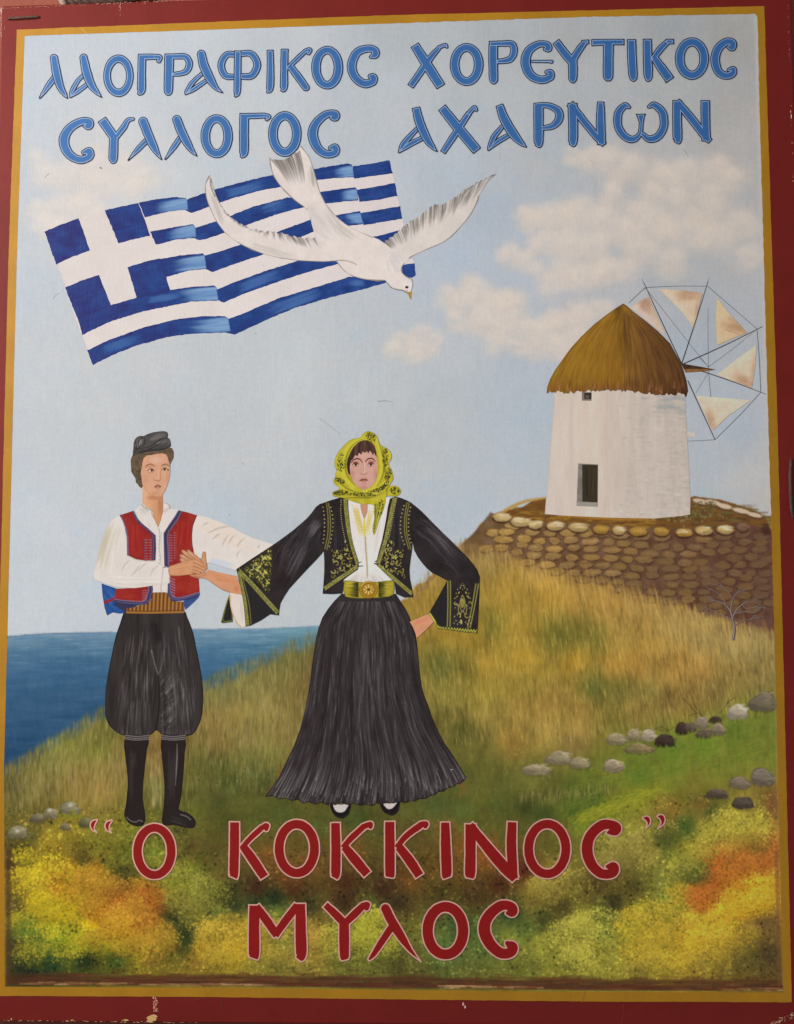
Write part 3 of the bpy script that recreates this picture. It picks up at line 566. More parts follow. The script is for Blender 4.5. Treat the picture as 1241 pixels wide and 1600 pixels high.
# ------------------------------------------------------------------ grass strokes
def blade(x, y, L, lean, col, a, w):
    BG.line([(x, y), (x + lean * L * .4, y - L * .5), (x + lean * L, y - L)], [w, w, w * .4], col, [0, a, a * .15], 1.1)
N_GR = 17000
for i in range(N_GR):
    x = random.uniform(8, 1210)
    if x < 520: y0, y1 = hy(x) + 2, 1255 - 30 * (x > 300)
    elif x < 640: continue
    else:
        y0 = max(hy(x), (wbm(x) if x > 722 else 0)) + 4; y1 = 1150 - max(0, (x - 900)) * .14 if x > 700 else 1190
    if y1 <= y0: continue
    y = random.uniform(y0, y1 + 20)
    b = hpix(x, y) * (1 + .12 * N26[ix(x, y)])
    r = random.random()
    if x < 520: hi = np.array([182, 164, 112]); lean = random.gauss(.02, .06)
    else: hi = np.array([214, 178, 98]); lean = random.gauss(-.10 if x < 900 else -.16, .08)
    if r < .40: c = b * 1.04 + (hi - b) * random.uniform(.15, .65)
    elif r < .75: c = b * random.uniform(.88, 1.14)
    else: c = b * random.uniform(.66, .88)
    L = random.uniform(10, 34) * (1.25 if x > 640 and y < 1000 else 1)
    L = min(L, (y - y0) + 16)
    blade(x, y, L, lean, c, random.uniform(.45, .95), random.uniform(.7, 1.5))
# long pale stalks against the foot of the wall and on the left bank
for i in range(420):
    x = random.uniform(760, 1205); y = wbm(x) + random.uniform(2, 42)
    blade(x, y, random.uniform(22, 46), random.gauss(-.2, .1), random.choice([(196, 158, 88), (178, 138, 66), (206, 176, 112), (160, 118, 58)]), random.uniform(.3, .65), random.uniform(.8, 1.5))
for i in range(330):
    x = random.choice([random.uniform(60, 190), random.uniform(318, 480), random.uniform(235, 252)]); y = random.uniform(hy(x) + 26, 1240)
    if x > 230 and x < 260: y = random.uniform(1200, 1270)
    blade(x, y, random.uniform(14, 34), random.gauss(.0, .07), random.choice([(196, 182, 130), (178, 160, 104), (162, 140, 84)]), random.uniform(.25, .6), random.uniform(.7, 1.4))
for i in range(260):   # fringe of grass over the sea
    x = random.uniform(10, 500)
    if 150 < x < 315: continue
    y = hy(x) + random.uniform(6, 22); blade(x, y, random.uniform(12, 34), random.gauss(0, .08), random.choice([(112, 108, 58), (96, 98, 58), (132, 118, 66), (84, 92, 62)]), random.uniform(.25, .5), random.uniform(.9, 1.8))
# ------------------------------------------------------------------ stippled leaves lower down
def low_zone(x):
    if x < 300: return 1262
    if x < 700: return 1195 + (x < 420) * 6
    return 1160 + max(0, 30 - abs(x - 760) * .5) if x < 860 else 1240
N_ST = 24000
for i in range(N_ST):
    x = random.uniform(8, 1222); y = random.uniform(low_zone(x), yb(x) - 20)
    b = hpix(x, y); lum = b.sum() / 3
    n = N20[ix(x, y)]
    f = random.gauss(1.03 + .3 * n, .22)
    q_ = 1.0 if y > 1330 or x < 300 or x > 920 else .35
    f = 1 + (f - 1) * q_
    if random.random() < .04 * q_: f *= .74
    elif random.random() < .06 and lum > 80: f *= 1.16
    c = b * f + np.array([random.gauss(0, 5), random.gauss(0, 5), random.gauss(0, 3)])
    r = random.uniform(1.0, 2.7) if y > 1280 else random.uniform(.8, 1.9)
    BG.ell(x, y, r * random.uniform(.7, 1.4), r, np.clip(c, 8, 235), random.uniform(.5, .95), .4, random.uniform(0, 3))
# bushes: lit dabs heaped along each clump's upper rim, dark dabs under it
BUSHES = {
 'yellow_left': ([(14, 1350), (40, 1338), (75, 1345), (105, 1340), (130, 1372), (150, 1405), (138, 1450), (150, 1480), (100, 1498), (50, 1500), (22, 1470), (14, 1410)], (196, 172, 46), (88, 102, 40)),
 'orange_left': ([(96, 1372), (120, 1350), (160, 1362), (215, 1384), (245, 1395), (262, 1430), (270, 1470), (240, 1490), (185, 1486), (145, 1470), (132, 1430), (110, 1395)], (184, 138, 50), (146, 84, 38)),
 'olive_middle': ([(245, 1370), (275, 1350), (310, 1362), (345, 1388), (358, 1420), (340, 1440), (310, 1440), (285, 1425), (262, 1400)], (146, 142, 60), (74, 76, 36)),
 'yellow_middle': ([(290, 1478), (320, 1450), (352, 1438), (380, 1430), (402, 1428), (430, 1450), (450, 1490), (420, 1508), (350, 1510), (300, 1502)], (186, 156, 56), (112, 104, 44)),
 'ochre_small': ([(440, 1470), (470, 1450), (500, 1452), (515, 1480), (505, 1508), (460, 1512), (440, 1500)], (170, 140, 62), (110, 100, 46)),
 'lime_small': ([(502, 1478), (520, 1448), (556, 1430), (590, 1428), (612, 1450), (618, 1480), (600, 1505), (540, 1508)], (176, 170, 62), (88, 92, 40)),
 'olive_right': ([(828, 1400), (845, 1372), (880, 1366), (915, 1372), (925, 1396), (900, 1412), (860, 1416)], (158, 142, 66), (92, 78, 38)),
 'green_right': ([(826, 1500), (842, 1462), (880, 1448), (900, 1424), (945, 1420), (965, 1440), (960, 1490), (940, 1515), (880, 1515)], (172, 164, 70), (84, 92, 44)),
 'yellow_right': ([(962, 1440), (985, 1415), (1015, 1400), (1040, 1380), (1080, 1375), (1120, 1382), (1150, 1368), (1195, 1366), (1206, 1400), (1200, 1440), (1180, 1480), (1120, 1512), (1030, 1518), (975, 1510), (958, 1470)], (196, 162, 52), (120, 108, 46)),
 'red_right': ([(1072, 1405), (1095, 1380), (1105, 1352), (1140, 1330), (1180, 1325), (1208, 1305), (1212, 1345), (1170, 1360), (1140, 1368), (1115, 1395), (1090, 1418)], (174, 106, 46), (138, 78, 38)),
 'lime_right': ([(1035, 1362), (1075, 1338), (1095, 1310), (1125, 1280), (1165, 1268), (1200, 1280), (1206, 1305), (1150, 1330), (1110, 1348), (1092, 1365), (1050, 1372)], (172, 158, 62), (96, 100, 46)),
 'pale_right': ([(925, 1330), (945, 1308), (985, 1300), (1020, 1292), (1050, 1290), (1040, 1330), (1010, 1355), (970, 1362), (935, 1352)], (158, 142, 72), (104, 96, 46)),
}
for nm, (pl, lit, dark) in BUSHES.items():
    P = np.array(pl, float); x0, y0 = P.min(0); x1, y1 = P.max(0); area_ = (x1 - x0) * (y1 - y0)
    lit = np.array(lit, float) * np.array([.98, .98, .95]); dark = np.array(dark, float)
    puffs = []
    while len(puffs) < area_ / 420:
        x, y = random.uniform(x0, x1), random.uniform(y0, y1)
        if pin(pl, x, y): puffs.append((y, x, random.uniform(11, 21)))
    for y, x, r in sorted(puffs):                      # heads of foliage, the nearer ones over the farther
        t = (y - y0) / (y1 - y0); tone = random.uniform(.86, 1.1); b = hpix(x, y)
        lt_ = (lit * (1 - .4 * t) + b * .4 * t) * tone * 1.03; md = (b * .75 + lit * .25) * tone; dk_ = (dark * .6 + b * .4) * .8
        BG.ell(x, y + r * .6, r * 1.1, r * .6, dk_, .34, .95, 0, .4, int(x))
        BG.ell(x, y, r * 1.1, r * .85, md, .28, .95, 0, .4, int(y))
        for i in range(int(r * r * .58)):
            a = random.uniform(0, 6.283); q = math.sqrt(random.random()) * random.choice([1.0, 1.15, 1.5]); px, py = x + q * r * math.cos(a), y + q * r * .82 * math.sin(a)
            up = -math.sin(a) * q - .25 * math.cos(a) * q
            c = lt_ if up + random.gauss(0, .5) + .35 * N20[ix(px, py)] > .12 else (md if random.random() < .5 else (hpix(px, py) if random.random() < .55 else dk_))
            s_ = random.uniform(.8, 1.8); BG.ell(px, py, s_ * random.uniform(.8, 1.6), s_, np.clip(c * random.uniform(.86, 1.14), 6, 235), random.uniform(.5, .95), .3, random.uniform(0, 3))
# lit bank right of centre
for i in range(500):
    t = random.random(); x = 900 + t * 130 + random.gauss(0, 8); y = 1282 - t * 48 + random.gauss(0, 4.5)
    BG.line([(x, y), (x + random.uniform(3, 9), y - random.uniform(1, 5))], random.uniform(1, 1.8), random.choice([(160, 154, 46), (140, 138, 42), (118, 124, 40)]), .5, 1.2)
for i in range(500):
    x = random.uniform(880, 1212); y = random.uniform(1225, 1250) - (x - 880) * .23 + random.gauss(0, 14)
    BG.line([(x, y), (x + random.uniform(5, 14), y - random.uniform(1, 4))], random.uniform(1, 1.8), random.choice([(112, 126, 44), (96, 114, 40), (84, 102, 38), (124, 126, 46)]), .4, 1.4)
# tufts under the stones
for i in range(240):
    x = random.uniform(812, 960); y = 1258 - (x - 812) * .12 + random.gauss(0, 4); blade(x, y, random.uniform(10, 24), random.gauss(0, .06), random.choice([(168, 152, 92), (140, 126, 70), (66, 66, 34), (54, 56, 30)]), random.uniform(.3, .6), random.uniform(.8, 1.4))
# orange glow of underpaint round the two figures
for i in range(260):
    t = random.random(); x = random.choice([520 - 105 * t ** 1.5, 640 + 92 * t ** 1.6]) + random.gauss(0, 4); y = 1030 + 215 * t
    BG.ell(x, y, random.uniform(3, 9), random.uniform(5, 16), random.choice([(138, 92, 48), (124, 84, 46), (112, 78, 42)]), .22, .9)

# ------------------------------------------------------------------ rocks
R0 = View(0, 1200, 2.9548); R3 = View(821, 1200, 2.9548)
ROCKS = []
def rock(cx, cy, rx, ry, tone, shape=0):
    n = 9; ph = random.uniform(0, 6.28); pts = []
    for k in range(n):
        a = 2 * math.pi * k / n + random.uniform(-.2, .2); r = 1 + .08 * math.sin(2 * a + ph) + random.uniform(-.09, .09)
        y = math.sin(a) * ry * r
        pts.append((cx + math.cos(a) * rx * r, cy + ry * .3 + (y * 1.2 if y < 0 else y * .5)))
    pts = [tuple(p) for p in smooth(pts, 3, True)]
    t = np.array(tone, float) * np.array([1.0, .96, .89])
    BG.poly(pts, t * .78)
    tx = cx + random.uniform(-.25, .25) * rx
    ins = lambda f: [(cx + (x - cx) * f, cy + (y - cy) * f) for x, y in pts]
    top = [p for p in ins(.9) if p[1] < cy + ry * .12] + [(tx, cy + ry * .3)]
    BG.poly(top, t, .8)
    for k in range(46):
        x, y = cx + random.uniform(-.8, .8) * rx, cy + random.uniform(-.85, .6) * ry
        if not pin(pts, x, y): continue
        up = (cy - y) / ry; f = 1.02 + .34 * up + (.10 if x > tx else -.08) + random.uniform(-.12, .12)
        L = rx * random.uniform(.15, .5); an = random.uniform(-.5, .9)
        BG.line([(x, y), (x + L * math.cos(an), y + L * math.sin(an) * .6)], random.uniform(1, 2.8), np.clip(t * f, 5, 235), random.uniform(.3, .6), 1.5)
    BG.curve([(cx - rx * .5, cy - ry * .55), (cx, cy - ry * .8), (cx + rx * .45, cy - ry * .6)], [1, 2.4, 1], np.clip(t * 1.28 + 8, 0, 235), .55, 1.6)
    BG.curve([(cx - rx * .98, cy + ry * .3), (cx - rx * .6, cy + ry * .78), (cx + rx * .5, cy + ry * .8), (cx + rx * .97, cy + ry * .35)], 1.8, t * .5, .4, 2)
    for k in range(int(rx * 1.6)):
        x = cx + random.uniform(-1.05, 1.05) * rx; y = cy + ry * .86 + random.uniform(-1, 3); g = hpix(x, cy + ry * 1.2) * random.uniform(.75, 1.2)
        BG.line([(x, y), (x + random.uniform(-1.2, 1.2), y - random.uniform(1.5, 5))], random.uniform(.8, 1.8), g, [.8, .3], 1.1)
    ROCKS.append(pts)
g1 = (142, 134, 110); g2 = (120, 112, 98); dk = (62, 52, 46); lt = (158, 150, 134); gy = (122, 118, 108)
for (x, y, rx, ry, c) in [(722, 762, 26, 25, g1), (770, 764, 26, 24, lt), (668, 776, 32, 24, g1), (740, 806, 46, 22, (126, 116, 84)), (480, 836, 44, 28, g1), (410, 874, 48, 22, g1), (550, 852, 36, 24, g1), (658, 862, 35, 25, (148, 138, 120)),
                          (880, 742, 24, 22, dk), (823, 780, 36, 24, dk), (985, 712, 20, 14, dk), (940, 722, 25, 24, (130, 120, 108)), (906, 738, 18, 18, (92, 82, 72)), (950, 756, 28, 20, (98, 88, 76)), (995, 744, 25, 24, (124, 116, 100)), (1140, 655, 46, 40, (112, 106, 92)), (1058, 688, 34, 32, (166, 158, 144))]:
    px, py = H.e(x, y); rock(px, py, rx / 2.0649, ry / 2.0649, c)
for (x, y, rx, ry, c) in [(880, 122, 58, 26, (84, 74, 68)), (1095, 45, 60, 50, (118, 110, 100)), (990, 70, 52, 34, (122, 112, 100)), (1005, 162, 50, 38, (80, 72, 66))]:
    px, py = R3.e(x, y); rock(px, py, rx / 2.9548, ry / 2.9548, c)
for (x, y, rx, ry, c) in [(235, 212, 36, 30, (128, 122, 100)), (325, 190, 50, 40, (130, 128, 106)), (172, 232, 32, 28, (112, 106, 88)), (80, 300, 48, 36, (132, 128, 102)), (300, 272, 26, 20, (112, 108, 84)), (400, 252, 36, 30, (108, 106, 78))]:
    px, py = R0.e(x, y); rock(px, py, rx / 2.9548, ry / 2.9548, c)
for i in range(60):
    x, y = R0.e(random.gauss(325, 26), random.gauss(222, 9)); BG.ell(x, y, 3, 2.2, random.choice([(140, 134, 44), (122, 120, 40)]), .6, .6)
for (x, y) in [(80, 290), (325, 172), (230, 195)]: BG.ell(*R0.e(x, y), 6, 5, (190, 186, 172), .8, .8)
# thin dark twigs over the stones
for q in [((855, 735), (830, 748), (790, 740)), ((900, 700), (930, 690), (945, 702)), ((945, 700), (930, 680), (918, 660)), ((1025, 660), (1040, 645), (1052, 640)), ((835, 745), (810, 735), (795, 738)), ((1000, 690), (1020, 668), (1030, 645)), ((880, 640), (905, 665), (925, 690))]:
    BG.curve(H(*q), 1.0, (70, 56, 40), .8, .8)

# ------------------------------------------------------------------ worn lower edge
for x in range(0, 1226, 2):
    y = yb(x)
    BG.ell(x, y - 15 + 3 * vnoise(x, 0, 70, 4), 7, 9 + 4 * vnoise(x, 0, 30, 3), (72, 46, 30), .3, .9)
    BG.ell(x, y - 7, 8, 6, (78, 48, 34), .45, .7)
for i in range(900):
    x = random.uniform(30, 1222); y = yb(x) - abs(random.gauss(0, 9)) - 3
    pale = (y > yb(x) - 7) and (x < 400 or x > 1120 or (680 < x < 840)) and random.random() < .55
    c = random.choice([(176, 140, 84), (196, 166, 116), (150, 112, 62)]) if pale else random.choice([(84, 52, 36), (64, 42, 30), (104, 66, 42), (92, 44, 32)])
    BG.line([(x, y), (x + random.uniform(10, 45), y + random.uniform(-.8, .8))], random.uniform(.9, 2), c, random.uniform(.3, .7), 1.2)
for y in range(1330, 1540, 2):
    BG.ell(xl(y) + 6, y, 7, 5, (76, 54, 36), .3, .8); BG.ell(xl(y) + 1, y, 2.2, 3, (150, 112, 66), .3, .7)
    BG.ell(xr(y) - 5, y, 6, 5, (110, 74, 44), .25, .8); BG.ell(xr(y) - 1, y, 2, 3, (150, 116, 70), .25, .7)
for y in range(990, 1330, 3): BG.ell(xr(y) - 1, y, 2.5, 4, (150, 124, 86), .3, .7)
BG.grain(2.2, 2.2, seed=9)
# ------------------------------------------------------------------ background meshes, each taking its colours from the canvas
def mono(top, bot, xs, jig=0):
    return [(x, top(x)) for x in xs] + [(x, bot(x)) for x in xs[::-1]]
xs_all = list(np.linspace(8, 1224, 300))
def clip_lr(pts, y_of=None): return [(min(max(x, xl(y)), xr(y)), y) for x, y in pts]
ring = picture_ring(1.0)
sky_poly = [(x, yt(x) - 1) for x in np.linspace(38, 1184, 60)] + [(xr(y) + 1, y) for y in np.linspace(28, 840, 40)] + [(1190, 845), (760, 845), (640, 945), (500, 1000)] + [(x, sy(x) + 3) for x in np.linspace(495, 14, 30)] + [(xl(y) - 1, y) for y in np.linspace(990, 60, 40)]
region('painted_sky', SIGN, sky_poly, BG, 1, 2.2, label='pale blue painted sky')
for nm, puffs in CLOUDS.items():
    P = np.array(puffs, float)
    X, Y = np.meshgrid(np.arange(0, 2 * math.pi, .12), [0]); pts = []
    cx, cy = P[:, 0].mean(), P[:, 1].mean()
    for a in X[0]:
        best = 8
        for (x, y, r) in puffs:                # farthest puff rim along this ray
            dx, dy = x - cx, y - cy; b_ = dx * math.cos(a) + dy * math.sin(a); q = r * r * .9 - (dx * dx + dy * dy - b_ * b_)
            if q > 0: best = max(best, b_ + math.sqrt(q))
        pts.append((cx + best * math.cos(a), cy + best * math.sin(a)))
    region('cloud', SIGN, pts, BG, 3 + .2 * list(CLOUDS).index(nm), 2.4)
sea_poly = [(x, sy(x)) for x in np.linspace(12.5, 500, 120)] + [(500, 1012)] + [(x, hy(x) + 10) for x in np.linspace(490, 8, 90)] + [(xl(y) - 1, y) for y in np.linspace(1205, 1000, 30)]
region('painted_sea', SIGN, sea_poly, BG, 5, 1.8, label='deep blue painted sea')
hx = np.linspace(7, 722, 360)
hill_poly = [(x, hy(x) - 3 + 2.5 * vnoise(x, 0, 5, 2)) for x in hx] + [(x, max(hy(x), wbm(x) - 6)) for x in np.linspace(726, 1212, 80)] + [(xr(y) + 1, y) for y in np.linspace(990, 1551, 60)] + [(x, yb(x) + 1) for x in np.linspace(1223, 9, 120)] + [(xl(y) - 1, y) for y in np.linspace(1540, 1210, 30)]
HILLO = region('grassy_hill', SIGN, hill_poly, BG, 7, 1.45, label='painted hillside of dry grass')
wallp = [tuple(H.e(*p)) for p in [(172, 150), (225, 94), (262, 44), (300, 26), (340, 12), (440, -2)]] + [tuple(GT.e(*p)) for p in [(45, 1105), (45, 1180), (735, 1180), (738, 1104), (760, 1101), (880, 1112), (1000, 1145), (1075, 1176), (1110, 1215)]] + [(xr(822) + 1, 822), (xr(985) + 1, 985)] + [(x, wbm(x) + 14) for x in np.linspace(1205, 724, 60)]
region('stone_wall', SIGN, wallp, BG, 9, 1.45, label='curved terrace wall of rounded ochre stones')
for nm, (pl, lit, dark) in BUSHES.items():
    q = [tuple(p) for p in smooth(pl, 6, True)]
    q = [(min(max(x, xl(y) + 1), xr(y) - 1), y) for x, y in q]
    region('bush', SIGN, q, BG, 11 + .1 * list(BUSHES).index(nm), 1.5, rough=2.2)
for i, pts in enumerate(ROCKS):
    pts = [(min(max(x, xl(y) + .5), xr(y) - .5), y) for x, y in pts]
    region('rock', SIGN, pts, BG, 13 + .05 * i, 1.2)
# leafless sapling
s = Strokes(); zt = 15
tree = [((1043, 455, 9), (1048, 420, 8), (1044, 390, 7), (1050, 365, 5), (1075, 338, 3), (1110, 328, 1)), ((1044, 392, 6), (1036, 362, 5), (1015, 338, 3.5), (985, 328, 2), (960, 332, 1)), ((1036, 362, 4), (1042, 325, 3), (1058, 300, 2), (1078, 285, 1)),
        ((1020, 342, 3), (1008, 312, 2), (985, 296, 1.4), (965, 290, 1)), ((1044, 392, 4), (1020, 378, 3), (990, 368, 1.6), (972, 372, 1)), ((1050, 368, 3), (1090, 362, 2), (1112, 366, 1)), ((1042, 325, 2), (1030, 300, 1.6), (1012, 285, 1)), ((1048, 410, 3), (1072, 392, 2), (1100, 388, 1)), ((1075, 338, 2), (1084, 352, 1.6), (1108, 350, 1)), ((985, 328, 1.6), (976, 318, 1), (962, 316, .8))]
random.seed(12)
for k in range(16):
    b = tree[random.randrange(10)]; p = b[random.randrange(2, len(b))]; d_ = -1 if p[0] < 1045 else 1
    tree.append(((p[0], p[1], 1.8), (p[0] + d_ * random.uniform(8, 22), p[1] - random.uniform(4, 18), 1.4), (p[0] + d_ * random.uniform(22, 46), p[1] - random.uniform(2, 26), .8)))
for i, b in enumerate(tree):
    q = smooth(H(*b), 6); s.add(q * [1, 1, 1.05] + [.5, .3, .15], pigment((88, 74, 70), 1145, 950), zt); zt += .06
    q2 = q.copy(); q2[:, 2] *= .45; s.add(q2 - [.3, 0, 0], pigment((140, 128, 126), 1145, 950), zt); zt += .06
s.build('bare_tree', SIGN, 'small leafless grey sapling in front of the terrace wall')

# ------------------------------------------------------------------ windmill
W = View(840, 420, 3.0948)
MILL = empty('windmill', SIGN, 'white windmill with thatched cap and canvas sails')
tower = W((82, 590), (70, 750), (55, 950), (35, 1186), (120, 1193), (330, 1203), (560, 1208), (700, 1195), (738, 1188), (740, 1100), (728, 880), (715, 640), (712, 590))
def tower_col(X, Y):
    x = np.clip((X - 855) / 220, 0, 1)[..., None]; c = np.array([206, 191, 178]) * (1 - x) + np.array([188, 174, 162]) * x
    c = c + np.array([10, 6, 3]) * np.exp(-((X - 925) / 28.0) ** 2)[..., None]
    return c + fbm(X * 2, Y / 3, 16, 5, 3)[..., None] * 5
T = Canvas(848, 600, 1082, 815, 1.2, tower_col)
for i in range(230):   # grey scumbles that hint at courses of stone on the shaded side
    x, y = W.e(random.triangular(330, 735, 680), random.uniform(620, 1190)); L = random.uniform(6, 22)
    T.line([(x, y), (x + L / 2, y + .8), (x + L, y)], random.uniform(1.6, 3.6), random.choice([(168, 160, 150), (160, 156, 150), (176, 168, 158), (206, 196, 186)]), [0, random.uniform(.25, .6), 0], 2)
for i in range(45):
    x, y = W.e(random.uniform(560, 720), random.uniform(610, 700)); T.line([(x, y), (x + random.uniform(8, 20), y + random.uniform(-2, 3))], random.uniform(2, 5), random.choice([(150, 152, 150), (164, 164, 158)]), .35, 2.5)
for i in range(90):
    x, y = W.e(random.uniform(60, 330), random.uniform(640, 1180)); T.line([(x, y), (x, y + random.uniform(15, 50))], random.uniform(1, 3), random.choice([(214, 204, 194), (186, 178, 170), (204, 190, 180)]), [0, .35, 0], 2)
for i in range(50):
    x, y = W.e(random.uniform(290, 740), 1185 + random.gauss(0, 8)); T.ell(x, y, random.uniform(2, 6), 1.5, (206, 198, 190), .5, .8)
T.curve(W((82, 620), (70, 750), (55, 950), (36, 1186)), 2.2, (150, 150, 150), .35, 2); T.curve(W((716, 640), (728, 880), (738, 1100)), 2, (150, 140, 130), .35, 2)
region('tower', MILL, tower, T, 20, 1.2)
roof = W((415, 168), (380, 190), (330, 225), (270, 272), (210, 330), (160, 385), (120, 440), (85, 490), (60, 535), (47, 572), (44, 600))
jag = [(44, 600)]; x = 44
while x < 705:
    x += random.uniform(5, 11); jag.append((x, 590 + 6 * math.sin(x * .013) + 14 * ((x - 44) / 670) ** 2 * 1.0 + random.uniform(-7, 9)))
roof = roof + W(*jag) + W((718, 622), (728, 590), (720, 540), (705, 490), (690, 450), (640, 360), (580, 300), (520, 250), (460, 205), (430, 178))
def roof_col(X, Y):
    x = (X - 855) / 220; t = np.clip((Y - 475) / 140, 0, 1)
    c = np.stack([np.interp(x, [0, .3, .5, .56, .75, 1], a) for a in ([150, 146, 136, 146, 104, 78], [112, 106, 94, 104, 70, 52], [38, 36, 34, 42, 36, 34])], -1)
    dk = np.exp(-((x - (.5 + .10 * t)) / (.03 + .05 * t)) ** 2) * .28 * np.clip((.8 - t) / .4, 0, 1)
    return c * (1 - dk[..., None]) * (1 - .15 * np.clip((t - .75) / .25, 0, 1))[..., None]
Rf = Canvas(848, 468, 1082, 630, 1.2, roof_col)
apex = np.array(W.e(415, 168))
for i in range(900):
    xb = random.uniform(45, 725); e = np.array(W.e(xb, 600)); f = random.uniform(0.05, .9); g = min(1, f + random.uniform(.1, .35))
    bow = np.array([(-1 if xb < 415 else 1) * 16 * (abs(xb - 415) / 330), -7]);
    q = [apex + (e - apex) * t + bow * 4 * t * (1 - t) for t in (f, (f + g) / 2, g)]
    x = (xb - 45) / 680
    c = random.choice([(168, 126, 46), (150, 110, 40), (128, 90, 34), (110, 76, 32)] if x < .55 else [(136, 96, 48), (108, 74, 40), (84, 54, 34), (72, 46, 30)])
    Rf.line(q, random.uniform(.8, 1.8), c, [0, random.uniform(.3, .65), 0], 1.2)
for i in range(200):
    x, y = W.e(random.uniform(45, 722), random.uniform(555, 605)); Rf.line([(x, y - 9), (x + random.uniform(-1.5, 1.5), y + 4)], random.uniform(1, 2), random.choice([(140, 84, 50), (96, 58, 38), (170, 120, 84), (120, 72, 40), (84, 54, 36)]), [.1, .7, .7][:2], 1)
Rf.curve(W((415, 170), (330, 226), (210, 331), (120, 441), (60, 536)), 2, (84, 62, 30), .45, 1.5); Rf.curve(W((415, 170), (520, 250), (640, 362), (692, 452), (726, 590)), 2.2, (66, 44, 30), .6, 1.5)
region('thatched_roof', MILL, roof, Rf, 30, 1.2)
wn = Canvas(900, 605, 930, 632, 2, (122, 116, 106)); wn.poly(W((226, 600), (262, 600), (262, 630), (226, 630)), (56, 48, 42)); wn.poly(W((232, 612), (250, 612), (250, 626), (232, 626)), (96, 84, 76)); wn.curve(W((215, 637), (262, 637)), 1, (80, 74, 66), .8)
region('window', MILL, W((214, 597), (262, 597), (261, 638), (215, 637)), wn, 24, .8)
dr = Canvas(898, 720, 940, 800, 2, lambda X, Y: np.array([128, 122, 114]) + (fbm(X, Y, 10, 3)[..., None] * 14)); dr.poly(W((190, 1128), (292, 1130), (292, 1152), (190, 1150)), (148, 142, 132)); dr.line(W((292, 944), (291, 1150)), 1, (60, 54, 48), .8)
region('doorway', MILL, W((197, 941), (293, 946), (291, 1151), (189, 1147)), dr, 24, .9)
dk_ = Canvas(905, 720, 940, 795, 2, (58, 50, 38)); dk_.streaks(W.e(252, 950), W.e(252, 1125), 22, [(76, 66, 48), (44, 38, 30), (66, 60, 40)], 50, .6)
region('door', MILL, W((216, 947), (290, 949), (290, 1130), (217, 1126)), dk_, 26, .9)
ax = Canvas(1060, 564, 1122, 586, 2, lambda X, Y: np.where((Y < 577)[..., None], np.array([74, 54, 38]), np.array([132, 92, 52])) + fbm(X, Y, 6, 2)[..., None] * 10)
ax.line(W((700, 460), (860, 489)), 1.6, (48, 36, 30), .8)
region('axle', MILL, W((692, 455), (725, 463), (790, 474), (862, 488), (820, 494), (765, 499), (716, 502)), ax, 36, .8)
def sail(pts, base, folds, z):
    P = W(*pts); q = np.array(P); c = Canvas(*(q.min(0) - 3), *(q.max(0) + 3), 1.5, base)
    for (a, b, h, col, n) in folds:
        A_, B_ = np.array(W.e(*a)), np.array(W.e(*b))
        for t in np.linspace(0, 1, 9): c.ell(*(A_ + (B_ - A_) * t), h * .75, h * .75, col, .13, 1.0)
        c.streaks(A_, B_, h, col, n // 2, .12, (1, 2.5), (.3, .8), 0, 2)
    c.grain(5, 5); return region('sail', MILL, P, c, z, 1.0)
tan = (170, 128, 92); pk = (204, 184, 166)
sail([(446, 186), (492, 158), (536, 134), (560, 190), (622, 322), (570, 285), (505, 230)], (200, 178, 162), [((520, 140), (530, 200), 22, (158, 116, 84), 30), ((545, 160), (600, 290), 9, (190, 150, 100), 24), ((470, 190), (560, 260), 12, (214, 198, 184), 20)], 28)
sail([(585, 97), (690, 104), (797, 116), (776, 200), (756, 288), (700, 210), (640, 150)], (204, 180, 154), [((780, 115), (690, 130), 20, (152, 108, 74), 26), ((790, 120), (760, 270), 10, (156, 110, 74), 26), ((610, 108), (740, 240), 12, (222, 204, 186), 26)], 38)
sail([(868, 138), (930, 220), (1014, 309), (940, 338), (868, 370), (862, 250)], (204, 176, 142), [((1000, 305), (900, 270), 16, (140, 98, 64), 30), ((1005, 308), (930, 240), 10, (140, 98, 64), 24), ((872, 150), (872, 350), 6, (222, 190, 130), 24), ((880, 360), (990, 318), 8, (196, 160, 120), 18)], 38)
sail([(1057, 370), (1052, 470), (1036, 578), (950, 545), (866, 512), (960, 440)], (206, 184, 160), [((1040, 570), (960, 520), 20, (148, 104, 70), 34), ((1034, 572), (1050, 420), 10, (160, 116, 80), 24), ((880, 505), (1040, 400), 14, (222, 204, 184), 26)], 38)
sail([(768, 614), (900, 624), (1032, 636), (930, 705), (846, 783), (806, 700)], (206, 186, 164), [((845, 775), (830, 690), 16, (156, 108, 78), 30), ((850, 775), (940, 700), 8, (178, 134, 98), 18), ((780, 620), (1000, 640), 9, (226, 208, 188), 26)], 38)
sail([(722, 786), (765, 798), (760, 812), (722, 812)], (196, 184, 170), [], 18)
zb = [40.0]
def spar(name, pts, col, wscale=1.0, z=None):
    s = Strokes(); q = W(*[(a_, b_, w_ * .68) for a_, b_, w_ in pts]); s.add(np.array(q) if len(q) == 2 else smooth(q, 5), pigment(col, q[0][0], q[0][1]), z or zb[0]); zb[0] += .15; return s.build(name, MILL)
for p in [((697, 460, 5.5), (600, 255, 5), (513, 66, 3)), ((697, 458, 5.5), (762, 260, 5), (824, 62, 3)), ((700, 462, 6), (900, 372, 5), (1088, 279, 3)), ((790, 493, 6), (950, 548, 5), (1106, 607, 3)), ((726, 540, 6), (790, 680, 5), (858, 826, 4))]:
    spar('spar', p, (58, 46, 42))
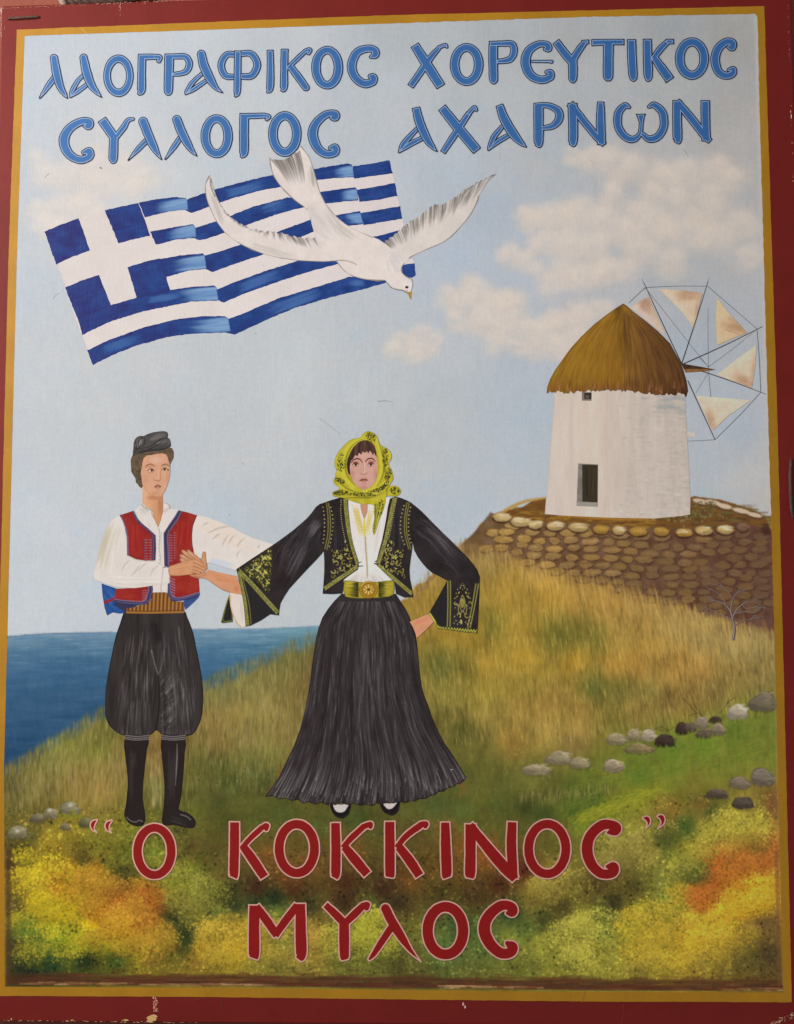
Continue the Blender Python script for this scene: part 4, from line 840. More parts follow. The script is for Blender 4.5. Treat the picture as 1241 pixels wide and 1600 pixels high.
for p in [((440, 166, 2.6), (520, 91, 3)), ((520, 91, 3), (660, 84, 2.4), (822, 84, 2.6)), ((822, 84, 3.2), (950, 195, 2.6), (1061, 291, 3)), ((1061, 291, 3.4), (1072, 440, 3.4), (1079, 597, 3.4)), ((1079, 597, 3.2), (980, 705, 2.8), (858, 826, 3)), ((858, 826, 2.8), (800, 830, 2.2), (725, 833, 2)),
          ((520, 91, 2.2), (670, 280, 1.8), (825, 475, 2)), ((824, 190, 1.6), (826, 470, 2), (838, 622, 2.2)), ((826, 474, 2), (940, 390, 1.8), (1052, 298, 1.6)), ((765, 600, 1.6), (795, 550, 1.6), (828, 500, 1.8)), ((778, 425, 2), (828, 476, 2.2)), ((512, 68, 1.6), (505, 48, .8)), ((823, 64, 1.6), (830, 40, .8))]:
    spar('rigging_line', p, (96, 92, 96))

# ------------------------------------------------------------------ flag
FA = View(50, 220, 4.0); FB = View(310, 220, 4.0); FC = View(560, 220, 4.0)
FLAG = empty('flag', SIGN, 'blue and white striped flag with a white cross')
fl = FA((80, 567), (200, 520), (295, 485), (455, 437), (560, 412), (680, 388), (780, 364), (900, 352), (965, 360)) + FB((-65, 366), (0, 341), (100, 305), (300, 251), (445, 218), (600, 196), (720, 176), (830, 158), (950, 142), (966, 158), (1080, 142), (1195, 121)) \
   + FC((215, 205), (245, 345), (275, 487), (290, 560), (320, 700), (352, 764), (362, 842), (330, 857), (160, 880)) + FB((1170, 888), (1000, 936), (800, 986), (600, 1046), (420, 1121), (225, 1212), (200, 1197), (0, 1203)) + FA((1000, 1205), (850, 1226), (650, 1281), (500, 1341), (380, 1401), (310, 1210), (208, 917), (152, 772))
wc = Canvas(60, 240, 660, 580, 1, lambda X, Y: np.array([226, 214, 209]) + (fbm(X, Y, 30, 4)[..., None] * 3) - np.clip((X - 300) / 350, 0, 1)[..., None] * np.array([9, 8, 7]))
for (a, b) in [((1160, 1050), (1240, 1010))]: pass
wc.curve(FA((160, 772), (208, 917)), 1.6, (196, 188, 186), .8); wc.curve(FA((312, 1212), (345, 1310)), 1.6, (200, 192, 190), .8)
region('flag_cloth', FLAG, fl, wc, 10, 2.0)
def blue(name, P, hl=(), seed=0, z=14):
    q = np.array(P); c = Canvas(*(q.min(0) - 3), *(q.max(0) + 3), 1.2, lambda X, Y: np.array([41, 67, 127]) + fbm(X, Y, 14, seed % 20, 4)[..., None] * np.array([7, 8, 10]))
    x0, y0 = q.min(0); x1, y1 = q.max(0)
    ang = .25
    for i in range(int((x1 - x0) * .8)):
        x, y = random.uniform(x0, x1), random.uniform(y0, y1); L = random.uniform(8, 26)
        c.line([(x, y), (x + L, y - L * ang * random.uniform(.2, 1.1))], random.uniform(.8, 2), random.choice([(34, 54, 112), (48, 78, 140), (54, 88, 150), (42, 50, 104)]), random.uniform(.2, .5), 1.2)
    for (p0, p1, h, col, n, a) in hl:
        c.streaks(p0, p1, h * 1.05, col, int(n * 1.3), a * .62, (1.5, 4), (.3, .95), 0, 2.4, side=0 if col is lt1 else None)
        c.streaks(p0, p1, h, col, n // 3, a * .6, (.7, 1.4), (.3, .9), 0, 1.2, side=0 if col is lt1 else None)
    q2 = np.vstack([q, q[:1]]); c.line(q2, 1.6, (30, 40, 100), .35, 1.2)
    return region(name, FLAG, P, c, z, 1.2, rough=.5)
lt1 = [(108, 146, 192), (132, 164, 200), (84, 124, 178), (150, 178, 206)]
lt2 = [(66, 100, 160), (78, 112, 166)]
for i, P in enumerate([((80, 567), (190, 520), (293, 485), (330, 590), (362, 687), (255, 725), (152, 773), (115, 670)), ((455, 435), (560, 411), (665, 388), (700, 480), (740, 592), (640, 615), (541, 641), (500, 540)),
                       ((208, 917), (315, 872), (420, 837), (455, 930), (494, 1030), (390, 1066), (286, 1112), (240, 1000)), ((598, 790), (700, 758), (800, 735), (835, 835), (864, 936), (760, 958), (656, 982), (625, 880))]):
    blue('canton_square', FA(*P), [], i, 14 + i * .2)
E_ = FA.e
S = lambda a, b: (E_(*a), E_(*b))
blue('stripe', FA((668, 388), (770, 365), (900, 352), (960, 356), (972, 372), (976, 430), (850, 443), (706, 479)), [(*S((972, 395), (740, 430)), 16, lt1, 60, .6)], 5)
blue('stripe', FA((740, 568), (880, 541), (1008, 520), (1020, 535), (1030, 606), (900, 618), (775, 650)), [(*S((1026, 562), (820, 600)), 15, lt1, 60, .6)], 6)
blue('stripe', FA((800, 740), (930, 716), (1068, 704), (1080, 715), (1092, 802), (980, 812), (838, 852)), [(*S((1086, 757), (850, 790)), 18, lt1, 60, .55)], 7)
blue('stripe', FA((286, 1110), (390, 1066), (494, 1028), (656, 980), (862, 935), (1000, 912), (1140, 905), (1155, 920), (1167, 1000), (1000, 1004), (700, 1066), (500, 1126), (315, 1213)), [(*S((1160, 955), (880, 975)), 17, lt1, 60, .6), (*S((700, 1000), (950, 960)), 8, lt2, 30, .4)], 8)
blue('stripe', FA((345, 1310), (480, 1246), (700, 1166), (900, 1116), (1050, 1098), (1205, 1095), (1228, 1108), (1243, 1196), (1000, 1206), (850, 1226), (650, 1281), (500, 1341), (380, 1401)), [(*S((1236, 1145), (930, 1170)), 19, lt1, 60, .6), (*S((420, 1320), (700, 1220)), 12, lt2, 30, .4)], 9)
blue('stripe', FB((-85, 372), (0, 341), (100, 305), (300, 251), (445, 217), (560, 205), (560, 280), (400, 309), (200, 363), (60, 415), (0, 437), (-40, 451), (-80, 434)), [(FB.e(160, 335), FB.e(420, 270), 10, lt2, 30, .5)], 10, 13.2)
blue('stripe', FB((-45, 550), (0, 540), (100, 505), (180, 476), (350, 410), (560, 354), (660, 350), (660, 415), (500, 456), (320, 521), (170, 572), (60, 610), (12, 623), (-34, 606)), [(FB.e(380, 440), FB.e(560, 385), 12, lt2, 30, .4)], 11, 13.2)
blue('stripe', FB((25, 722), (140, 690), (265, 648), (450, 585), (600, 530), (700, 492), (740, 560), (640, 602), (420, 705), (250, 762), (90, 820), (34, 798)), [], 12, 13.2)
blue('stripe', FB((94, 938), (210, 890), (400, 820), (610, 754), (700, 730), (880, 730), (890, 765), (700, 816), (500, 881), (300, 951), (160, 1011), (106, 990)), [(FB.e(240, 930), FB.e(520, 820), 12, lt2, 36, .45)], 13, 13.2)
blue('stripe', FB((164, 1122), (280, 1080), (500, 985), (700, 925), (945, 850), (1050, 850), (1190, 870), (1172, 888), (1000, 936), (800, 986), (600, 1046), (420, 1121), (225, 1213), (178, 1200)), [(FB.e(420, 1070), FB.e(780, 940), 14, lt2, 40, .4), (FB.e(1050, 890), FB.e(930, 890), 8, lt2, 20, .4)], 14, 13.2)
blue('stripe', FB((700, 180), (830, 158), (940, 141), (956, 148), (968, 165), (970, 229), (850, 233), (700, 250)), [(FB.e(966, 190), FB.e(830, 205), 14, lt1, 50, .55)], 15)
blue('stripe', FB((968, 159), (1080, 142), (1195, 121), (1214, 204), (1080, 221), (971, 237)), [], 16, 14.3)
blue('stripe', FB((740, 325), (870, 303), (980, 291), (993, 305), (1000, 372), (900, 381), (760, 398)), [(FB.e(996, 335), FB.e(870, 345), 14, lt1, 50, .6)], 17)
blue('stripe', FB((990, 306), (1100, 288), (1228, 264), (1246, 345), (1120, 369), (1008, 383)), [], 18, 14.3)
blue('stripe', FB((830, 472), (930, 453), (1008, 439), (1018, 452), (1030, 522), (945, 531), (840, 520)), [(FB.e(1024, 482), FB.e(900, 490), 14, lt1, 50, .6)], 19)
blue('stripe', FB((1014, 451), (1120, 433), (1262, 409), (1274, 487), (1150, 508), (1034, 529)), [], 20, 14.3)
blue('stripe', FC((60, 606), (150, 590), (250, 560), (240, 620), (150, 660)), [], 21)
blue('stripe', FC((270, 778), (350, 764), (354, 790), (361, 842), (330, 857), (285, 850)), [], 22)

# ------------------------------------------------------------------ dove
DOVE = empty('dove', SIGN, 'white dove diving in front of the flag')
wht = (224, 212, 205); grl = [(120, 112, 106), (96, 90, 84), (140, 132, 126), (160, 152, 146)]
body = FB((445, 104), (448, 150), (468, 220), (500, 268), (540, 318), (600, 372), (660, 416), (690, 440), (700, 490), (720, 560), (742, 622), (775, 680), (800, 720), (860, 752), (885, 785), (912, 815), (960, 846), (1040, 868), (1120, 878), (1168, 874)) \
     + FC((185, 898), (205, 920), (240, 932), (280, 939), (306, 956), (330, 947), (342, 905), (338, 870), (322, 858), (300, 846), (280, 828), (272, 800), (276, 785), (290, 765), (240, 720), (220, 690), (180, 652), (130, 618), (60, 588), (0, 566)) + FB((960, 545), (920, 520), (860, 470), (800, 400), (760, 320), (742, 250), (722, 180), (692, 96), (641, 30), (632, 52), (600, 78), (560, 108), (520, 120), (470, 116))
B = Canvas(415, 222, 655, 465, 1.5, lambda X, Y: np.array(wht) + fbm(X, Y, 14, 7)[..., None] * 4)
for i in range(150):   # tail barbs
    t = random.random(); tip = np.array(FB.e(455 + 180 * t, 112 - 70 * max(0, t - .5) * 1.2 + random.uniform(-6, 10))); rt = np.array(FB.e(600 + 90 * t, 330 + 30 * t)); f = random.uniform(.25, .75)
    B.line([tip, tip + (rt - tip) * f * .5 + [1, 0], tip + (rt - tip) * f], random.uniform(.8, 1.8), random.choice(grl + [(226, 216, 208)]), [.85, .4, 0], 1)
B.streaks(FB.e(700, 150), FB.e(720, 300), 12, [(176, 168, 160)], 20, .4, (1, 2.5))
B.streaks(FB.e(640, 380), FB.e(860, 640), 40, [(206, 196, 188), (214, 204, 198)], 30, .5, (2, 5), (.3, .8), .05, 3)
B.streaks(FB.e(780, 420), FB.e(1000, 640), 14, [(196, 188, 180)], 20, .4, (1.5, 3), (.4, 1), .06, 2)
for i in range(60):
    x, y = FC.e(random.gauss(215, 22), random.gauss(745, 40)); B.line([(x, y), (x + 3, y + 8)], 2.5, (206, 198, 196), .3, 2)
o_ = (112, 98, 86)
B.curve(FB((447, 108), (450, 150), (470, 220), (520, 293), (600, 371), (660, 415)), 2.2, o_, .85); B.curve(FB((640, 32), (692, 97), (722, 180), (742, 250), (762, 320), (802, 400), (862, 470), (922, 520), (1000, 562), (1090, 604)), [2, 2.2, 1.8, 1.2], o_, .75)
B.curve(FB((676, 425), (690, 460), (705, 510)), 1.6, o_, .7); B.curve(FB((862, 750), (912, 748), (960, 760), (992, 776)), [1.4, 1.4, .8], o_, .6)
B.curve(FB((860, 752), (912, 815), (960, 845), (1040, 867), (1168, 875)), 2, o_, .85)
B.curve(FC((172, 882), (205, 918), (240, 931), (280, 938), (306, 955)), 2, (84, 78, 72), .9); B.curve(FC((332, 946), (342, 905), (336, 868), (300, 846), (276, 822), (273, 795), (292, 764)), 2, (88, 80, 72), .9)
B.ell(*FC.e(290, 900), 12, 10, (232, 222, 214), .5, .9); B.curve(FC((300, 935), (312, 950)), 1, (90, 80, 70), .7)
region('body', DOVE, body, B, 24, .95)
lw = FB((72, 214), (60, 228), (46, 262), (41, 300), (46, 340), (58, 385), (72, 422), (110, 500), (170, 580), (260, 645), (330, 682), (400, 706), (520, 736), (640, 751), (780, 757), (865, 752), (850, 720), (800, 690))
tr = [(760, 640), (742, 600)]
edge_l = [(742, 596), (690, 600), (640, 602), (600, 594), (560, 584), (520, 572), (480, 566), (440, 560), (400, 560), (360, 548), (330, 545), (300, 530), (270, 518), (240, 500), (215, 480), (190, 458), (165, 432), (148, 408), (130, 380), (120, 360), (108, 330), (98, 305), (88, 270), (84, 240)]
for i, (x, y) in enumerate(edge_l):
    tr.append((x, y)); 
    if i < len(edge_l) - 1:
        nx, ny = edge_l[i + 1]; tr.append((.35 * x + .65 * nx + random.uniform(1, 5), .35 * y + .65 * ny + random.uniform(6, 14)))
L_ = Canvas(310, 262, 535, 420, 1.5, lambda X, Y: np.array(wht) + fbm(X, Y, 14, 8)[..., None] * 4)
E2 = smooth(edge_l, 14)
ld = smooth([(780, 740), (700, 720), (560, 690), (420, 650), (300, 590), (210, 530), (150, 470), (110, 400), (80, 330), (62, 270), (66, 220)], 34)
for i in range(420):
    k = random.randrange(len(E2)); t = k / len(E2); a = np.array(FB.e(*E2[k])); b = np.array(FB.e(*ld[min(len(ld) - 1, int(t * len(ld)))]))
    dirv = (b - a) * random.uniform(.15, .65) * (1 if t < .7 else .55); dirv = dirv + np.array([2.5, 0]) * (1 - t)
    L_.line([a, a + dirv * .5, a + dirv], random.uniform(.8, 1.9), random.choice(grl + [(232, 222, 214), (224, 214, 206)]), [.9, .5, 0], 1)
L_.streaks(FB.e(70, 300), FB.e(160, 540), 7, [(196, 188, 180)], 20, .4, (1, 2.4)); L_.streaks(FB.e(300, 640), FB.e(620, 735), 8, [(206, 196, 188)], 24, .5, (1, 3))
L_.curve(FB((72, 216), (47, 262), (42, 300), (58, 385), (110, 500), (170, 580), (260, 645), (400, 706), (520, 736), (640, 751), (780, 757), (862, 752)), 2, o_, .85)
L_.curve(FB((75, 235), (80, 290), (105, 350)), 1.2, (80, 74, 68), .8)
region('wing', DOVE, lw + FB(*tr), L_, 22, .95)
rw = FC((340, 720), (390, 696), (440, 675), (490, 655), (540, 630), (582, 600), (620, 562), (655, 520), (685, 486), (710, 450), (732, 410), (748, 375), (756, 343))
te = [(756, 343), (770, 318), (798, 274), (790, 280), (830, 236), (862, 208), (830, 215), (800, 230), (770, 245), (740, 258), (715, 278), (690, 284), (662, 300), (630, 328), (600, 350), (570, 368), (540, 388), (510, 395), (480, 396), (450, 410), (430, 425), (405, 448), (380, 468), (350, 486), (325, 497), (300, 520), (280, 532), (255, 556), (232, 578), (200, 600), (172, 620), (150, 636)]
te2 = []
for i, (x, y) in enumerate(te):
    te2.append((x, y))
    if 6 <= i < len(te) - 1: nx, ny = te[i + 1]; te2.append((.3 * x + .7 * nx + random.uniform(2, 6), .3 * y + .7 * ny + random.uniform(5, 12)))
Rw = Canvas(590, 265, 782, 425, 1.5, lambda X, Y: np.array([216, 206, 198]) + fbm(X, Y, 14, 9)[..., None] * 4 - np.clip((X - 680) / 90, 0, 1)[..., None] * 14)
E3 = smooth(te[5:], 12); ld3 = smooth([(700, 440), (640, 510), (560, 590), (470, 640), (380, 680), (320, 720), (250, 720)], 45)
for i in range(480):
    k = random.randrange(len(E3)); t = k / len(E3); a = np.array(FC.e(*E3[k])); b = np.array(FC.e(*ld3[min(len(ld3) - 1, int(t * len(ld3)))]))
    dirv = (b - a) * random.uniform(.15, .6); dirv += np.array([-3, 3]) * (1 - t)
    Rw.line([a, a + dirv * .5 + [1, .5], a + dirv], random.uniform(.8, 1.9), random.choice(grl + [(220, 210, 202), (212, 202, 194)]), [.9, .5, 0], 1)
Rw.curve(FC((320, 735), (340, 722), (440, 676), (540, 631), (620, 562), (685, 486), (732, 410), (755, 345)), 2, o_, .85); Rw.curve(FC((860, 210), (800, 232), (740, 262), (690, 300), (640, 350)), [1.6, 1.6, .8], (96, 88, 82), .8)
region('wing', DOVE, rw + FC(*te2) + FC((175, 655), (220, 710), (280, 770), (300, 760)), Rw, 22.5, .95)
bk = Canvas(632, 450, 648, 472, 3, (186, 148, 62)); bk.line(FC((322, 945), (328, 992)), 1, (140, 104, 40), .8); bk.line(FC((312, 950), (326, 990)), .8, (96, 74, 44), .7)
region('beak', DOVE, FC((308, 950), (322, 942), (336, 945), (333, 968), (329, 994), (318, 972)), bk, 26, .5)
ey = Canvas(628, 442, 644, 456, 4, (70, 62, 58)); ey.ell(*FC.e(303, 915), 2.2, 1.9, (40, 34, 32)); ey.ell(*FC.e(306, 911), .8, .6, (190, 180, 172))
region('eye', DOVE, FC(*[(304 + 11 * math.cos(a), 915 + 9 * math.sin(a)) for a in np.arange(0, 6.28, .5)]), ey, 27, .4)
# ------------------------------------------------------------------ the two dancers
M = View(130, 660, 4.0032); M2 = View(130, 930, 4.0032); K = View(340, 660, 4.0032); KR = View(500, 660, 4.0032); SK = View(400, 920, 3.5457)
def cv(P, fill, k=1.6): 
    q = np.array(P)[:, :2]; return Canvas(*(q.min(0) - 3), *(q.max(0) + 3), k, fill)
def outline(c, P, w, col, a): q = np.vstack([np.array(P)[:, :2], np.array(P)[:1, :2]]); c.line(q, w, col, a, 1.1)
def sm(P, n=4): return [tuple(p) for p in smooth(P, n, True)]
HE = empty('person', SIGN, 'painted dancer in dark cap, red waistcoat, ochre sash and baggy black breeches')
zz = 30.0
def add(par, name, P, c, sp=1.0, dz=.5, z=None, label=None):
    global zz
    o_ = region(name, par, P, c, zz if z is None else z, sp, label=label)
    if z is None: zz += dz
    return o_
# boots and breeches
for side, P in (('l', M2((258, 900), (330, 905), (410, 900), (400, 960), (388, 1060), (381, 1130), (375, 1200), (374, 1280), (384, 1340), (390, 1390), (386, 1420), (375, 1438), (350, 1446), (320, 1442), (280, 1420), (260, 1385), (258, 1360), (268, 1310), (276, 1230), (280, 1170), (274, 1090), (264, 1010))),
                ('r', M2((488, 900), (560, 908), (640, 900), (636, 980), (630, 1080), (620, 1200), (608, 1290), (598, 1340), (640, 1355), (680, 1380), (702, 1410), (702, 1440), (688, 1455), (660, 1457), (610, 1446), (560, 1436), (520, 1442), (495, 1425), (494, 1390), (504, 1320), (510, 1200), (502, 1110), (493, 1010)))):
    c_ = cv(P, (44, 37, 36))
    if side == 'l':
        c_.streaks(M2.e(290, 930), M2.e(300, 1350), 10, [(58, 50, 48)], 20, .5); c_.curve(M2((272, 1390), (300, 1412), (330, 1418), (350, 1408), (372, 1415)), 1.4, (132, 126, 124), .8); c_.streaks(M2.e(310, 960), M2.e(320, 1100), 8, [(74, 62, 64)], 10, .4)
    else:
        c_.curve(M2((588, 930), (588, 1010), (584, 1090), (578, 1190)), [.8, 1.8, 1.8, .6], (150, 146, 146), .75); c_.streaks(M2.e(560, 930), M2.e(550, 1330), 12, [(64, 56, 54)], 24, .5); c_.curve(M2((610, 1372), (650, 1385), (672, 1405)), 1.6, (140, 136, 134), .7)
        c_.streaks(M2.e(530, 1390), M2.e(660, 1430), 8, [(60, 54, 54)], 16, .5)
    outline(c_, P, 1.6, (24, 18, 18), .7)
    add(HE, 'boot', sm(P, 2), c_, 1.0)
br = M2((266, 96), (350, 98), (450, 98), (550, 98), (630, 96), (652, 140), (666, 172), (690, 240), (704, 310), (716, 370), (730, 440), (742, 510), (750, 590), (750, 660), (746, 730), (736, 780), (722, 815), (692, 864), (640, 882), (570, 880), (500, 872), (478, 858), (462, 845), (446, 852), (430, 868), (390, 880), (340, 882), (280, 880), (240, 872), (200, 850), (165, 815), (146, 775), (138, 720), (140, 620), (150, 530), (166, 440), (184, 350), (202, 265), (232, 175))
c_ = cv(br, lambda X, Y: np.array([55, 49, 48]) + fbm(X * 2, Y / 4, 14, 11)[..., None] * 7)
for i in range(520):
    t = random.random(); leg = random.random() < .5
    xt = 300 + 150 * t if leg else 480 + 140 * t; xb_ = 175 + 270 * t if leg else 485 + 240 * t
    ya = random.uniform(150, 700); yb2 = min(860, ya + random.uniform(60, 260))
    g = lambda y: (xt + (xb_ - xt) * ((y - 110) / 760) ** .7, y)
    bright = (.15 + .85 * max(0, math.sin(math.pi * t))) * (.3 + .7 * ((ya - 150) / 550))
    colr = random.choice([(150, 142, 142), (112, 104, 104), (96, 88, 88)]) if random.random() < bright else random.choice([(42, 37, 37), (54, 48, 48), (78, 70, 72)])
    c_.line(M2(g(ya), g((ya + yb2) / 2), g(yb2)), random.uniform(.7, 1.5), colr, [0, random.uniform(.25, .6), 0], 1)
for i in range(70):   # curved highlights on the right leg
    y = random.uniform(480, 800); L = random.uniform(30, 90); x = random.uniform(482, 560)
    c_.curve(M2((x, y + L * .8), (x + L * .3, y + L * .4), (x + L * .75, y)), .9, (150, 142, 140), [.1, .4, .5, .4, .3, .2, .1, .1, .1, .1, .1, .1, 0], .9)
c_.curve(M2((430, 345), (445, 420), (470, 500)), 1.2, (140, 132, 128), .8); c_.curve(M2((505, 345), (498, 420), (472, 500)), 1, (120, 112, 110), .7)
c_.curve(M2((470, 495), (474, 560), (476, 640), (472, 740), (455, 850)), [1, 2.2, 2.2, 1.6], (26, 20, 20), .9)
c_.streaks(M2.e(450, 150), M2.e(470, 330), 14, [(40, 36, 36)], 30, .5, (1, 2.5))
for i in range(40):
    x = random.uniform(180, 700); 
    if 430 < x < 490: continue
    c_.line(M2((x, 872 - random.uniform(30, 80)), (x + random.uniform(-6, 6), 868)), 1, (128, 120, 120), [0, .5], 1)
outline(c_, br, 2.2, (30, 25, 25), .7)
add(HE, 'breeches', sm(br, 3), c_, 1.1)
for P in (M2((262, 872), (340, 880), (416, 872), (410, 905), (330, 910), (262, 903)), M2((488, 872), (560, 880), (644, 872), (640, 905), (560, 910), (490, 903))):
    c_ = cv(P, (56, 50, 48), 2)
    for dy in (4, 16, 27): c_.curve([(P[0][0], P[0][1] + dy / 4), (P[1][0], P[1][1] + dy / 4), (P[2][0], P[2][1] + dy / 4)], 1.1, (162, 154, 150), .75, .8)
    add(HE, 'garter', P, c_, .8)
# blue flaps of the waistcoat behind
P = M((116, 1008), (212, 1040), (200, 1100), (215, 1140), (262, 1172), (266, 1190), (230, 1196), (185, 1188), (150, 1207), (135, 1160), (122, 1080))
c_ = cv(P, (46, 84, 146)); c_.streaks(M.e(130, 1040), M.e(240, 1180), 24, [(64, 104, 166), (36, 62, 116)], 50, .5); c_.poly(M((128, 1120), (198, 1094), (202, 1108), (134, 1138)), (150, 46, 50)); c_.curve(M((190, 1140), (230, 1150), (264, 1185)), 3, (40, 48, 84), .7); outline(c_, P, 1.2, (36, 54, 98), .7)
add(HE, 'waistcoat_flap', P, c_)
P = M((628, 1116), (680, 1100), (730, 1074), (722, 1096), (690, 1128), (640, 1172), (634, 1150))
c_ = cv(P, (56, 80, 136)); c_.streaks(M.e(640, 1150), M.e(720, 1085), 10, [(84, 104, 158), (44, 56, 104)], 24, .5); add(HE, 'waistcoat_flap', P, c_)
P = M((192, 1116), (240, 1126), (300, 1132), (405, 1130), (425, 1115), (300, 1160), (268, 1166), (268, 1188), (230, 1165), (205, 1140))
c_ = cv(P, (58, 56, 84)); c_.streaks(M.e(210, 1130), M.e(380, 1140), 6, [(44, 42, 62), (76, 74, 110)], 20, .5); add(HE, 'waistcoat_flap', P, c_)
# sash
P = M((270, 1164), (340, 1150), (425, 1110), (432, 1062), (500, 1062), (535, 1070), (560, 1118), (632, 1122), (634, 1194), (540, 1196), (420, 1198), (268, 1196))
c_ = cv(P, (146, 96, 46), 2.4)
for x in np.arange(290, 640, 24): c_.line(M((x, 1060), (x - 6, 1180)), 2.2, (92, 54, 28), .85, 1.2); c_.line(M((x + 11, 1060), (x + 6, 1180)), 1.6, (190, 142, 76), .6, 1.4)
c_.curve(M((268, 1188), (420, 1190), (634, 1186)), 2.4, (170, 120, 62), .8); c_.curve(M((268, 1178), (420, 1182), (634, 1176)), 1.4, (84, 50, 28), .7); outline(c_, P, 1.2, (80, 48, 30), .6)
add(HE, 'sash', P, c_, .9)
# shirt: body, raised sleeve, folded sleeve
wh = lambda X, Y: np.array([222, 211, 202]) + fbm(X, Y, 16, 13)[..., None] * 3
P = M((328, 548), (350, 525), (365, 510), (400, 535), (430, 548), (450, 600), (472, 655), (488, 610), (500, 560), (505, 510), (520, 500), (540, 515), (548, 540), (598, 548), (570, 610), (520, 690), (520, 900), (545, 1010), (530, 1062), (432, 1064), (425, 1010), (440, 860), (445, 710), (400, 665), (350, 610))
c_ = cv(P, wh, 2)
for i in range(60): x = random.uniform(345, 460); y = random.uniform(560, 700); c_.line(M((x, y), (x + 30, y + 60)), 2, random.choice([(206, 198, 192), (230, 222, 214)]), [0, .4, 0][:2], 2)
c_.curve(M((476, 665), (482, 720), (474, 780), (484, 840), (478, 900)), 1.1, (160, 152, 146), .8); c_.curve(M((490, 690), (494, 900)), .8, (186, 178, 170), .7); c_.curve(M((490, 1015), (486, 1035), (492, 1060)), 1, (150, 142, 138), .8)
for y in range(690, 900, 24): c_.ell(*M.e(478, y), .8, .8, (130, 122, 120), .8)
c_.curve(M((360, 512), (395, 540), (432, 548)), 1.1, (120, 108, 92), .8); c_.curve(M((430, 545), (432, 580), (448, 605), (470, 652)), 1, (140, 110, 84), .8); c_.curve(M((500, 560), (520, 552), (545, 530)), 1, (150, 140, 130), .7); c_.curve(M((508, 500), (535, 515), (545, 540)), 1.1, (112, 104, 92), .7)
c_.streaks(M.e(345, 545), M.e(420, 570), 6, [(196, 188, 182)], 16, .5); c_.streaks(M.e(500, 560), M.e(540, 540), 6, [(196, 190, 184)], 12, .5)
add(HE, 'shirt_front', P, c_)
P = M((706, 582), (740, 584), (780, 592), (850, 620), (905, 643), (955, 668), (1005, 695), (1060, 722), (1120, 740), (1190, 762), (1180, 775), (1100, 830), (1020, 885), (955, 928), (900, 912), (850, 896), (800, 880), (768, 880), (750, 850), (720, 850), (695, 820), (684, 760), (682, 700), (690, 640))
c_ = cv(P, wh)
c_.streaks(M.e(780, 870), M.e(940, 915), 14, [(196, 204, 212), (206, 208, 212)], 40, .6, (1.5, 4))
c_.streaks(M.e(700, 620), M.e(1120, 800), 22, [(228, 212, 198), (226, 206, 186)], 40, .4, (2, 5), (.2, .6), 0, 3)
for (a, b, m) in [((870, 780), (925, 690), (890, 730)), ((960, 790), (1030, 715), (985, 745)), ((960, 850), (1000, 790), (970, 815)), ((770, 700), (900, 650), (840, 665)), ((740, 650), (800, 625), (770, 632)), ((800, 740), (880, 690), (840, 706)), ((860, 660), (930, 655), (895, 652)), ((905, 770), (965, 690), (930, 725)), ((1090, 790), (1110, 760), (1098, 775))]:
    c_.curve(M(a, m, b), [1, 2.6, 1], (168, 158, 150), [.1, .3, .5, .6, .6, .6, .5, .5, .4, .3, .2, .1, 0], 1.6)
outline(c_, P, 1, (190, 180, 172), .5)
add(HE, 'sleeve', P, c_)
P = M((232, 580), (205, 590), (180, 610), (160, 636), (145, 665), (125, 715), (112, 755), (98, 800), (88, 845), (78, 885), (68, 930), (63, 960), (68, 978), (85, 990), (120, 1002), (150, 1014), (190, 1024), (230, 1032), (280, 1036), (330, 1037), (380, 1030), (430, 1022), (480, 1016), (536, 1006), (542, 960), (540, 905), (500, 900), (470, 880), (450, 868), (420, 862), (390, 866), (360, 866), (330, 858), (300, 845), (276, 832), (274, 780), (272, 720), (262, 660), (250, 620))
c_ = cv(P, wh)
c_.streaks(M.e(205, 610), M.e(120, 960), 24, [(206, 196, 178), (214, 204, 190), (228, 220, 212)], 60, .5, (1.5, 4), (.2, .6))
c_.streaks(M.e(170, 640), M.e(90, 900), 8, [(196, 186, 160)], 20, .35, (1.5, 3))
c_.streaks(M.e(160, 990), M.e(520, 990), 16, [(230, 221, 213), (212, 202, 194)], 40, .5, (1.5, 4))
for q in [((350, 925), (375, 895), (400, 880)), ((300, 960), (330, 930), (350, 900)), ((240, 930), (262, 890), (290, 862)), ((420, 960), (440, 920), (470, 895))]: c_.curve(M(*q), [1, 2.2, 1], (176, 166, 160), .6, 1.4)
c_.curve(M((275, 830), (330, 856), (390, 866), (450, 868)), 1.2, (150, 136, 128), .6); c_.curve(M((500, 905), (500, 930), (490, 1010)), 1.2, (158, 146, 138), .6)
c_.line(M((504, 906), (540, 906)), 1.2, (60, 64, 90), .8); outline(c_, P, 1, (182, 172, 164), .55)
add(HE, 'sleeve', P, c_)
